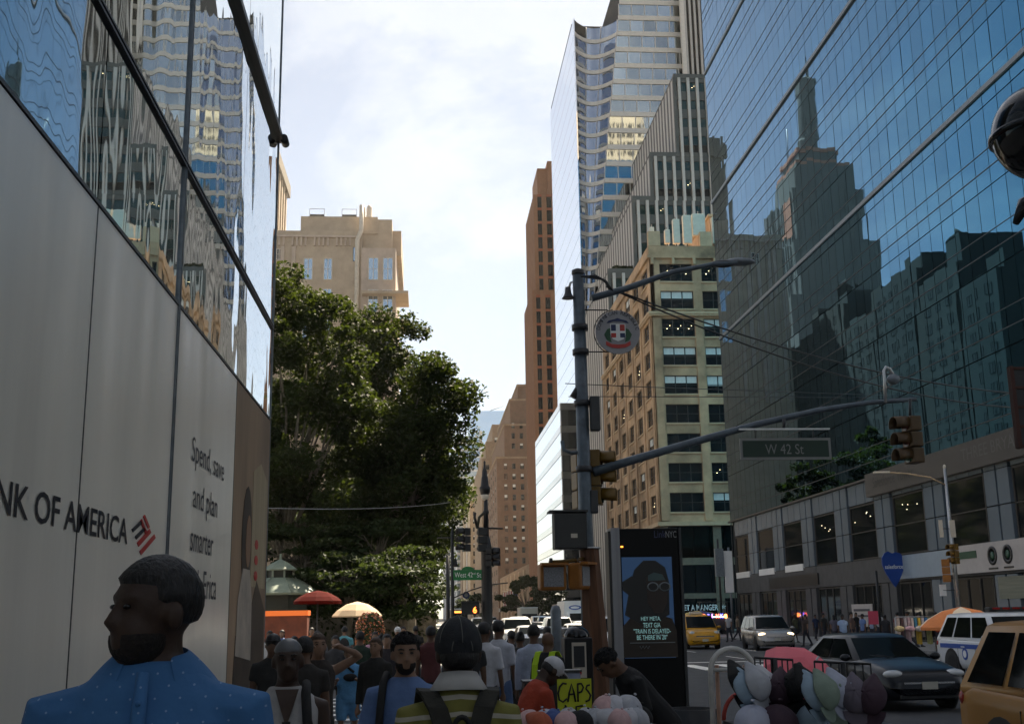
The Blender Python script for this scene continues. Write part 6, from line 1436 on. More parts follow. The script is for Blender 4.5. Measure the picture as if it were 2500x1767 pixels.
stroke([(1411, 1712), (1411, 1668)]); stroke([(1410, 1669), (1420, 1668), (1425, 1677), (1420, 1688), (1412, 1690)]); stroke([(1441, 1672), (1434, 1673), (1431, 1681), (1437, 1688), (1442, 1697), (1438, 1709), (1429, 1712)])
stroke([(1384, 1724), (1376, 1727), (1383, 1734), (1385, 1741), (1375, 1745)]); stroke([(1380, 1719), (1380, 1749)]); stroke([(1422, 1722), (1406, 1724), (1405, 1750)])
# dark crates with packs behind the sign
for k, (px, py0, py1, w, m, lb) in enumerate(((1330, 1665, 1725, .36, M_dark, 'dark display crate behind the cap table'), (1350, 1642, 1668, .22, M_trim, 'small black case on the dark crate'), (1395, 1640, 1666, .14, cm((.25, .28, .38), .5), 'pale blue pack standing beside the black case'))):
    p, q = at(px, py0, TY + .8), at(px, py1, TY + .8); t = thing('display_box', lb, 'box', (p.x, TY + .8, q.z), group='boxes behind the cap table')
    put('box', MB().bx(p.x - w / 2, p.x + w / 2, TY + .7 + .02 * k, TY + .95, .12 if k == 0 else q.z, p.z), m, t, bevel=.01); put('lid', MB().bx(p.x - w / 2 - .01, p.x + w / 2 + .01, TY + .69 + .02 * k, TY + .96, p.z + .002, p.z + .02), M_dark, t)
# ------------------------------------------------------------------ people
def solid(name, mb, vox, mat, parent, smooth=3, mats=None):
    """grow one continuous skin over overlapping pieces"""
    me = mb.mesh('tmp', [mat]); o = bpy.data.objects.new('tmp', me); COL.objects.link(o)
    m = o.modifiers.new('r', 'REMESH'); m.mode = 'VOXEL'; m.voxel_size = vox
    q = o.modifiers.new('s', 'SMOOTH'); q.iterations = smooth; q.factor = .5
    dg = bpy.context.evaluated_depsgraph_get(); me2 = bpy.data.meshes.new_from_object(o.evaluated_get(dg))
    bpy.data.objects.remove(o); bpy.data.meshes.remove(me)
    me2.polygons.foreach_set('use_smooth', [True] * len(me2.polygons)); me2.materials.clear(); me2.materials.append(mat)
    me2.name = name; return put(name, me2, None, parent, world=False)
SKIN = {'dark': (0.040, 0.020, 0.012), 'brown': (0.115, 0.060, 0.036), 'tan': (0.22, 0.125, 0.080), 'fair': (0.36, 0.215, 0.150)}
M_hairb = pm('black_hair', (0.009, 0.008, 0.008), .55, var=.4, scale=60, bump=.5, bscale=120, streak=(1, 1, .25)); M_hairbr = pm('brown_hair', (0.055, 0.03, 0.017), .55, var=.4, scale=50, bump=.5, bscale=120)
M_eye = pm('eye_dark', (0.01, 0.008, 0.007), .15, var=.1); M_shoe = pm('dark_shoe', (0.02, 0.02, 0.022), .6, var=.2)
M_sole = pm('pale_shoe', (.45, .45, .44), .7)
REST = ((.16, .03, -1), (.06, .16, -1))
def hand(b, p, d, palm_n, s=1.0):
    """palm with five bent fingers at wrist p, pointing along d"""
    d = Vector(d).normalized(); n = Vector(palm_n); n = (n - d * n.dot(d)).normalized(); w = d.cross(n)
    c = p + d * .045 * s
    b.tube([p - d * .01, p + d * .03 * s, p + d * .085 * s], [.024 * s, .033 * s, .036 * s], 8)
    for k, ln in enumerate((.066, .076, .072, .056)):
        o = p + d * .082 * s + w * (k - 1.5) * .019 * s
        b.tube([o, o + d * ln * .45 * s + n * .004, o + d * ln * .8 * s + n * .018 * s, o + d * ln * .95 * s + n * .036 * s], [.0095 * s, .009 * s, .0085 * s, .007 * s], 6)
    o = p + d * .025 * s - w * .028 * s
    b.tube([o, o - w * .022 * s + d * .03 * s + n * .012, o - w * .025 * s + d * .062 * s + n * .024], [.013 * s, .011 * s, .009 * s], 6)
def person(label, loc, rz, height=1.75, skin='tan', shirt=(.3, .3, .3), pants=(.03, .03, .04), hair='short', sleeve=.55, legs='long', arms=(REST, REST), stride=12, bend=0, nod=0, turn=0, lean=0, vox=.02, girth=1.0, hairmat=None, shoe=None, group=None, beard=False, shirtmat=None, pantsmat=None, tank=False, face=True, crouch=0, hc=None, longer=0.0, neck=0.0, hs=1.0, brows=True):
    sc = height / 1.75; t = thing('person', label, 'person', loc, rz, group, sc)
    smat = cm(SKIN[skin], .55, .12, bump=.1, bscale=90); hm = hairmat or M_hairb
    shm = shirtmat or cm(shirt, .85, .14, bump=.85, bscale=11); pam = pantsmat or cm(pants, .85, .14, bump=.7, bscale=11)
    g = girth; piv = Matrix.Translation((0, 0, .93)); UB = Matrix.Translation((0, 0, longer - crouch)) @ piv @ Matrix.Rotation(R(-bend), 4, 'X') @ Matrix.Rotation(R(lean), 4, 'Y') @ piv.inverted()
    nk = Matrix.Translation((0, 0, 1.50)); HD = UB @ Matrix.Translation((0, .012, -.035 - neck)) @ nk @ Matrix.Rotation(R(turn), 4, 'Z') @ Matrix.Rotation(R(-nod), 4, 'X') @ Matrix.Scale(hs, 4) @ nk.inverted()
    def el(z, rx, ry, cy=0, n=14): return [(rx * math.cos(2 * PI * k / n), cy + ry * math.sin(2 * PI * k / n), z) for k in range(n)]
    b = MB(); b.M = UB
    b.loft([el(.86, .14 * g, .10 * g), el(.98, .145 * g, .105 * g), el(1.12, .135 * g, .10 * g, .005), el(1.27, .160, .112, .0), el(1.355, .172, .104, -.005), el(1.41, .145, .088, -.01), el(1.445, .100, .072, -.01), el(1.485, .062, .058, -.01)])
    b.tube([(0, -.012, 1.44), (0, .0, 1.58)], [.060, .056], 12)
    b.M = HD
    b.ell((0, -.012, 1.662), (.075, .095, .092), 18, 12); b.ell((0, .028, 1.600), (.058, .066, .074), 16, 10); b.ell((0, .045, 1.552), (.034, .042, .026), 12, 8)
    if face:
        b.tube([(0, .074, 1.668), (0, .092, 1.640), (0, .101, 1.622), (0, .090, 1.612)], [.009, .0115, .0155, .013], 8); b.ell((0, .068, 1.676), (.050, .015, .016), 10, 6)
        b.ell((0, .083, 1.583), (.024, .012, .007), 10, 6); b.ell((0, .082, 1.572), (.021, .012, .008), 10, 6)
    for s in (-1, 1): b.ell((s * .079, -.014, 1.632), (.012, .023, .035), 8, 8)
    # legs
    hips, knees, anks = [], [], []
    for s in (-1, 1):
        a = R(stride) * s; lk_ = 1 + longer / .81; hp = Vector((s * .085 * g, 0, .90 + longer - crouch))
        if crouch:
            kn = hp + Vector((s * .08, .40, -.02 - .1)); an = Vector((s * .10, .12, .09))
        else:
            kn = hp + Vector((s * .012, math.sin(a) * .42, -math.cos(a) * .42)) * lk_; a2 = a - R(stride * (1.5 if s < 0 else .4)); an = kn + Vector((0, math.sin(a2) * .40, -math.cos(a2) * .40)) * lk_
        hips.append(hp); knees.append(kn); anks.append(an)
    low = min(a.z for a in anks) - .075
    for i in range(2):
        b.M = None; b.tube([hips[i] + Vector((0, 0, .03)), hips[i].lerp(knees[i], .5), knees[i], knees[i].lerp(anks[i], .35), anks[i]], [.082 * g, .072 * g, .050, .050, .036], 10)
        b.ell(anks[i] + Vector((0, .06, -.05)), (.042, .11, .035), 10, 7)
    # arms
    sl_, ends = MB(), []
    for i, s in enumerate((-1, 1)):
        (ux, uy, uz), (fx, fy, fz) = arms[i]; sh = Vector((s * .176, -.005, 1.368)); u = Vector((s * ux, uy, uz)).normalized(); f = Vector((s * fx, fy, fz)).normalized()
        e = sh + u * .285; w = e + f * .25; b.M = UB
        b.tube([sh - Vector((s * .05, 0, -.005)), sh, sh + u * .14, e, e + f * .08, w], [.052, .054, .046, .036, .037, .025], 10)
        hand(b, w, f, Vector((-s, .25, 0)) if abs(f.z) > .5 else Vector((0, .1, -1)))
        ends.append((sh, u, e, f, w))
    bd = solid('body', b, vox if face else vox * 1.1, smat, t)
    if face:
        eb = MB(); eb.M = HD
        for s in (-1, 1): eb.ell((s * .030, .076, 1.656), (.012, .008, .006), 8, 6)
        put('eyes', eb, M_eye, bd, world=False)
        br = MB(); br.M = HD
        for s in (-1, 1): br.tube([(s * .014, .087, 1.676), (s * .034, .083, 1.681), (s * .052, .069, 1.675)], [.0035, .005, .003], 6)
        if brows: put('eyebrows', br, hm, bd, world=False)
    # shirt
    if legs != 'dress_only':
        b = MB(); b.M = UB
        hem = .84
        b.loft([el(hem, .162 * g, .125 * g), el(.90, .166 * g, .130 * g), el(1.0, .165 * g, .128 * g), el(1.14, .158 * g, .122 * g, .005), el(1.27, .178, .130), el(1.355, .186, .118, -.005), el(1.41, .158, .102, -.01), el(1.447, .112, .084, -.01), el(1.474, .080 if not tank else .10, .072, -.008)])
        if not tank:
            for i, (sh, u, e, f, w) in enumerate(ends):
                s = -1 if i == 0 else 1
                if sleeve > 1: b.tube([sh - Vector((s * .07, 0, 0)), sh, sh + u * .15, e, e + f * .12, e + f * min(.245, .25 * (sleeve - 1))], [.070, .068, .060, .050, .046, .038], 10)
                else: b.tube([sh - Vector((s * .07, 0, 0)), sh, sh + u * .14, sh + u * .285 * sleeve], [.070, .070, .066, .068], 10)
        shirt_o = solid('shirt', b, vox, shm, t)
    # trousers
    if legs != 'none':
        b = MB(); b.M = UB if bend < 25 else None
        b.loft([el(.80 - (crouch if b.M is None else 0), .155 * g, .118 * g), el(.90 - (crouch if b.M is None else 0), .160 * g, .124 * g), el(.985 - (crouch if b.M is None else 0), .152 * g, .115 * g)])
        b.M = None
        for i in range(2):
            if legs == 'long': b.tube([hips[i] + Vector((0, 0, .02)), hips[i].lerp(knees[i], .5), knees[i], knees[i].lerp(anks[i], .5), anks[i] - Vector((0, 0, .02))], [.098 * g, .086 * g, .067, .062, .057], 10)
            elif legs == 'shorts': b.tube([hips[i] + Vector((0, 0, .02)), hips[i].lerp(knees[i], .5), hips[i].lerp(knees[i], .92)], [.100 * g, .096 * g, .088], 10)
        if legs == 'skirt': b.loft([el(.98, .155 * g, .12 * g), el(.75, .19, .16), el(.45, .24, .21)])
        solid({'long': 'trousers', 'shorts': 'shorts', 'skirt': 'skirt'}.get(legs, 'trousers'), b, vox * 1.1, pam, t)
    for a in anks:
        b = MB(); b.loft([[(a.x + .052 * math.cos(2 * PI * k / 10), a.y + .055 + .135 * math.sin(2 * PI * k / 10), a.z - .085) for k in range(10)], [(a.x + .05 * math.cos(2 * PI * k / 10), a.y + .055 + .13 * math.sin(2 * PI * k / 10), a.z - .05) for k in range(10)], [(a.x + .036 * math.cos(2 * PI * k / 10), a.y + .01 + .06 * math.sin(2 * PI * k / 10), a.z + .01) for k in range(10)]])
        put('shoe', b, shoe or M_shoe, t, world=False)
    # hair
    b = MB(); b.M = HD
    if hair in ('short', 'long', 'bun', 'curly'):
        def hf(d):
            cut = (d.y > .35 and d.z < .38) or d.z < -.52 or (d.y > -.05 and d.z < -.12)
            r = .86 if cut else 1.0
            return r * (1 + (.035 * math.sin(d.x * 17) * math.sin(d.y * 19) + .03 * math.sin(d.z * 23 + d.x * 11) if hair == 'curly' else .012 * math.sin(d.x * 23 + d.y * 31)))
        b.ell((0, -.018, 1.668), (.086, .106, .102), 26, 18, 0, hf)
        if hair == 'long': b.loft([[(.082 * math.cos(a), -.055 + .06 * math.sin(a), z) for a in np.linspace(PI * .98, PI * 2.02, 9)] + [(.06 * math.cos(a), -.03 + .02 * math.sin(a), z) for a in np.linspace(PI * 2.0, PI * 1.0, 6)] for z in (1.68, 1.60, 1.50, 1.40, 1.34)])
        if hair == 'bun': b.ell((0, -.10, 1.74), (.045, .045, .042), 10, 8)
        put('hair', b, hm, t, world=False)
        if .0076 < vox <= .014:
            pts = []
            while len(pts) < 2200:
                d = Vector(rng.normal(size=3)).normalized()
                if (d.y > .32 and d.z < .40) or d.z < -.5 or (d.y > -.05 and d.z < -.1): continue
                k_ = hf(d) * 1.01; pts.append(HD @ Vector((.086 * d.x * k_, -.018 + .106 * d.y * k_, 1.668 + .102 * d.z * k_)))
            hs_ = leaf_cloud('hair_strands', np.array([p[:] for p in pts]), .0085, hm, None); hs_.parent = t; hs_['kind'] = 'stuff'
    elif hair == 'cap':
        cm_ = hc or M_black
        b.ell((0, -.014, 1.672), (.090, .110, .103), 24, 16, 0, lambda d: .9 if d.z < -.12 else 1.0)
        b.slab([(.072 * math.sin(a), .075 + .085 * math.cos(a), 1.690) for a in np.linspace(-1.57, 1.57, 9)], (0, .0, .010)); put('cap', b, cm_, t, world=False)
        h = MB(); h.M = HD; h.ell((0, -.022, 1.640), (.080, .098, .075), 18, 12, 0, lambda d: .85 if (d.y > -.0 or d.z < -.75) else 1.0); put('hair', h, hm, t, world=False)
    if beard:
        h = MB(); h.M = HD; h.ell((0, .029, 1.582), (.0605, .0675, .062), 24, 16, 0, lambda d: .85 if (d.z > .35 or (d.z > -.25 and d.y > .78 and abs(d.x) < .3)) else 1.0); put('beard', h, cm((.014, .010, .008), .8, .3, bump=.6, bscale=140), t, world=False)
    info = dict(t=t, UB=UB, HD=HD, ends=ends, sc=sc)
    # drop onto the ground: lowest sole at local zero
    dz = -(min(a.z for a in anks) - .085)
    for ch in t.children: ch.location.z += dz
    info['dz'] = dz
    return info
def strap(info, pts, rad, mat, name='strap', flat=None):
    b = MB(); b.M = info['UB']; b.tube(pts, rad, 8); o = put(name, b, mat, info['t'], world=False); o.location.z += info['dz']; return o
def pelt(info, mb, mat, name, head=False):
    o = put(name, mb, mat, info['t'], world=False); o.location.z += info['dz']; return o
def ground(px, Y): return at(px, 1505, Y).x
FACE_US, AWAY = PI, 0.0          # local +Y is the way a person faces
M_strap = pm('black_webbing', (0.016, 0.016, 0.017), .8, var=.2, scale=40)

# man in a blue polo shirt, nearest on the left
M_polo = pm('blue_polo_cotton', (0.045, 0.145, 0.33), .85, var=.10, scale=6, bump=.7, bscale=9)
def polo_dots(m):
    n, l = m.node_tree.nodes, m.node_tree.links; b = n['Principled BSDF']; c = n.new('ShaderNodeTexCoord'); k = n.new('ShaderNodeMapping'); k.inputs['Rotation'].default_value = (0, R(45), 0); k.inputs['Scale'].default_value = (31, 0.001, 31)
    l.new(c.outputs['Object'], k.inputs['Vector']); v = n.new('ShaderNodeTexVoronoi'); v.inputs['Scale'].default_value = 1; v.inputs['Randomness'].default_value = 0.0; l.new(k.outputs['Vector'], v.inputs['Vector'])
    t = n.new('ShaderNodeMath'); t.operation = 'LESS_THAN'; t.inputs[1].default_value = .065; l.new(v.outputs['Distance'], t.inputs[0])
    x = n.new('ShaderNodeMix'); x.data_type = 'RGBA'; x.inputs[7].default_value = (.20, .31, .50, 1)
    src = b.inputs['Base Color'].links[0].from_socket; l.new(src, x.inputs[6]); l.new(t.outputs[0], x.inputs[0]); l.new(x.outputs[2], b.inputs['Base Color'])
polo_dots(M_polo)
D1 = 2.55; c1 = at(378, 1480, D1)
p1 = person('man in a blue dotted polo shirt turning his head to the white wall', (c1.x, D1, .12), FACE_US + R(4), 1.86, 'dark', hair='short', shirtmat=M_polo, pants=(.03, .035, .05), turn=-52, nod=2, lean=0, vox=.0075, girth=1.12, beard=True, sleeve=.72, stride=6, longer=.168, neck=.022, hs=.89, brows=False)
col_ = MB(); col_.M = p1['UB']      # collar: two flaps folded over the neck of the shirt
for s in (-1, 1):
    n_ = 9; r0 = [(s * .066 * math.sin(a), -.006 - .066 * math.cos(a) * 1.0, 1.506 - .010 * a) for a in np.linspace(.0, 2.55, n_)]; r1 = [(s * .098 * math.sin(a), -.012 - .088 * math.cos(a), 1.480 - .012 * a) for a in np.linspace(.0, 2.62, n_)]; r2 = [(s * .134 * math.sin(a), -.014 - .110 * math.cos(a), 1.448 - .018 * a - (.030 if i > 6 else 0)) for i, a in enumerate(np.linspace(.0, 2.60, n_))]
    col_.loft([r0, r1, r2], closed=False, caps=False)
o = pelt(p1, col_, M_polo, 'collar'); sm = o.modifiers.new('cloth', 'SOLIDIFY'); sm.thickness = .005; sm.offset = 1; ss = o.modifiers.new('soft', 'SUBSURF'); ss.levels = 1; ss.render_levels = 2
pk_ = MB(); pk_.M = p1['UB']; pk_.tube([(0, .100, 1.455), (.002, .118, 1.38), (.002, .134, 1.28)], [.012, .014, .014], 6); pelt(p1, pk_, M_polo, 'placket')
bt_ = MB(); bt_.M = p1['UB']; [bt_.ell((.002, .118 + .012 + i * .014, 1.40 - i * .07), (.006, .004, .006), 8, 5) for i in range(2)]; pelt(p1, bt_, M_polo, 'button')

# man in a striped polo and reversed cap, seen from behind
M_str = pm('olive_striped_jersey', (0.165, 0.155, 0.035), .85, var=.12, scale=8, bump=.7, bscale=10)
def stripes(m, c2, per, w, off=0.0):
    n, l = m.node_tree.nodes, m.node_tree.links; b = n['Principled BSDF']; c = n.new('ShaderNodeTexCoord'); s = n.new('ShaderNodeSeparateXYZ'); l.new(c.outputs['Object'], s.inputs[0])
    a = n.new('ShaderNodeMath'); a.operation = 'ADD'; a.inputs[1].default_value = off; l.new(s.outputs['Z'], a.inputs[0])
    y2 = n.new('ShaderNodeMath'); y2.operation = 'MULTIPLY'; y2.inputs[1].default_value = .10; ab = n.new('ShaderNodeMath'); ab.operation = 'ABSOLUTE'; l.new(s.outputs['X'], ab.inputs[0]); l.new(ab.outputs[0], y2.inputs[0]); a2 = n.new('ShaderNodeMath'); a2.operation = 'ADD'; l.new(a.outputs[0], a2.inputs[0]); l.new(y2.outputs[0], a2.inputs[1])
    d = n.new('ShaderNodeMath'); d.operation = 'MODULO'; d.inputs[1].default_value = per; l.new(a2.outputs[0], d.inputs[0])
    t = n.new('ShaderNodeMath'); t.operation = 'LESS_THAN'; t.inputs[1].default_value = w; l.new(d.outputs[0], t.inputs[0])
    x = n.new('ShaderNodeMix'); x.data_type = 'RGBA'; x.inputs[7].default_value = (*c2, 1); src = b.inputs['Base Color'].links[0].from_socket; l.new(src, x.inputs[6]); l.new(t.outputs[0], x.inputs[0]); l.new(x.outputs[2], b.inputs['Base Color'])
stripes(M_str, (.40, .37, .31), .060, .017)
D7 = 4.75; x7 = ground(1118, D7)
M_denim = pm('washed_black_denim', (0.020, 0.022, 0.026), .85, var=.3, scale=30, bump=.3, bscale=200)
p7 = person('man from behind in an olive striped polo with backpack and reversed dark cap', (x7, D7, .12), AWAY + R(3), 1.84, 'dark', shirtmat=M_str, pants=(.02, .02, .025), hair='none', vox=.010, girth=1.18, sleeve=.75, stride=8, turn=4)
h = MB(); h.M = p7['HD']; h.ell((0, -.012, 1.668), (.092, .112, .108), 30, 20, 0, lambda d: .93 if (d.z < -.28 or (d.y < -.5 and d.z < .12 and abs(d.x) < .42)) else 1.0); pelt(p7, h, M_denim, 'cap')
sm_ = MB(); sm_.M = p7['HD']
for k in range(6):
    a = k * PI / 3 + PI / 2; sm_.tube([((.093 * math.cos(a)) * math.cos(e), -.012 + .113 * math.sin(a) * math.cos(e), 1.668 + .109 * math.sin(e)) for e in np.linspace(.1, 1.5, 9)], .0016, 4)
sm_.tube([(.040 * math.cos(a), -.012 - math.sqrt(max(0, 1 - (.040 * math.cos(a) / .092) ** 2)) * .113 * math.cos(.55 * math.sin(a)) - .001, 1.668 + .062 * math.sin(a) - .02) for a in np.linspace(.0, PI, 13)], .0022, 4); pelt(p7, sm_, cm((.13, .13, .12), .8), 'cap_stitching')
b = MB(); b.M = p7['HD']; b.ell((0, -.02, 1.625), (.081, .098, .06), 18, 12, 0, lambda d: .85 if d.y > .0 else 1.0); pelt(p7, b, M_hairb, 'hair')
cl_ = MB(); cl_.M = p7['UB']; cl_.loft([[(r * math.cos(2 * PI * k / 20), -.016 + r * .92 * math.sin(2 * PI * k / 20), z - .012 * math.sin(2 * PI * k / 20)) for k in range(20)] for r, z in ((.064, 1.520), (.072, 1.530), (.112, 1.468), (.108, 1.462))], caps=False); pelt(p7, cl_, cm((.42, .41, .40), .8, .1), 'collar')
M_bag = pm('dark_olive_backpack', (0.026, 0.025, 0.019), .8, var=.3, scale=14, bump=.3, bscale=120)
bg = MB(); bg.M = p7['UB']
bg.loft([[(.15 * q * math.copysign(abs(math.cos(a)) ** .6, math.cos(a)), -.20 + .075 * q * math.copysign(abs(math.sin(a)) ** .6, math.sin(a)), z) for a in [2 * PI * k / 20 for k in range(20)]] for q, z in ((.7, .86), (1, .90), (1.02, 1.10), (.96, 1.22), (.80, 1.31), (.45, 1.355))]); pelt(p7, bg, M_bag, 'backpack')
for s in (-1, 1):
    st_ = MB(); st_.M = p7['UB']; rings = []
    path = [(s * .055, -.155, 1.30), (s * .085, -.125, 1.40), (s * .115, -.065, 1.455), (s * .125, .02, 1.462), (s * .13, .09, 1.40), (s * .135, .13, 1.25)]
    for p in path: rings.append([(p[0] + dx, p[1], p[2] + dz) for dx, dz in ((-.036, 0), (.036, -.006), (.036, .010), (-.036, .016))])
    st_.loft(rings, smooth=False); pelt(p7, st_, M_bag, 'backpack_strap')
ha = MB(); ha.M = p7['UB']; ha.tube([(.030 * math.cos(a), -.165, 1.335 + .045 * math.sin(a)) for a in np.linspace(0, PI, 9)], .010, 6); pelt(p7, ha, M_strap, 'grab_loop')
tg = MB(); tg.M = p7['UB']; tg.bx(-.03, .03, -.262, -.255, 1.19, 1.23); pelt(p7, tg, M_cab, 'label_patch')
zp = MB(); zp.M = p7['UB']; zp.tube([(.115 * math.cos(a), -.272, 1.02 + .12 * math.sin(a)) for a in np.linspace(.1, PI - .1, 11)], .006, 5); pelt(p7, zp, M_strap, 'zip')

# bearded man in a blue T-shirt
D6 = 7.2
p6 = person('bearded man with dark hair in a blue T-shirt walking towards us', (ground(990, D6), D6, .12), FACE_US + R(-4), 1.77, 'tan', (.10, .165, .33), (.07, .10, .22), 'short', .8, 'long', (((.28, .05, -1), (.1, .12, -1)), ((.25, .05, -1), (.1, .2, -1))), 14, beard=True, nod=6, turn=10, vox=.012, girth=1.2)
strap(p6, [(.10, -.10, 1.44), (.115, -.02, 1.485), (.125, .07, 1.44), (.135, .125, 1.30), (.15, .13, 1.1)], .024, M_strap, 'bag_strap')
# man in a white V-neck tank with straps
D2 = 6.5
M_tank = cm((.34, .33, .33), .85, .1, bump=.8, bscale=11)
p2 = person('man in a white sleeveless top with orange print and black sling strap', (ground(706, D2), D2, .12), FACE_US + R(6), 1.76, 'dark', shirtmat=M_tank, pants=(.03, .03, .035), hair='none', tank=True, stride=12, vox=.012, girth=1.1, nod=3)
v_ = MB(); v_.M = p2['UB']; v_.slab([(-.062, .096, 1.462), (.062, .096, 1.462), (.03, .128, 1.36), (0, .138, 1.27), (-.03, .128, 1.36)], (0, .012, 0)); pelt(p2, v_, cm(SKIN['dark'], .55, .12, bump=.1, bscale=90), 'bare_chest')
M_orp = cm((.42, .10, .03), .8)
for (x0, x1, z0, z1, y) in ((-.075, -.03, 1.17, 1.215, .133), (.03, .075, 1.17, 1.215, .133), (-.05, .06, 1.055, 1.085, .129), (-.10, .105, 1.0, 1.035, .127), (-.10, .105, .945, .985, .131), (-.10, .10, .91, .93, .134)):
    q = MB(); q.M = p2['UB']; q.bx(x0, x1, y - .02, y + .012, z0, z1); pelt(p2, q, M_orp, 'print')
strap(p2, [(-.09, -.10, 1.44), (-.10, -.01, 1.482), (-.10, .08, 1.43), (-.11, .12, 1.30), (-.15, .10, 1.12)], .026, M_strap, 'bag_strap')
strap(p2, [(.0, .148, 1.30), (.0, .150, 1.15)], .022, M_strap, 'hanging_strap')
hh = MB(); hh.M = p2['HD']; hh.ell((0, -.018, 1.675), (.079, .099, .086), 18, 12, 0, lambda d: .85 if d.z < .1 else 1); pelt(p2, hh, cm((.10, .10, .105), .35), 'skull_cap')
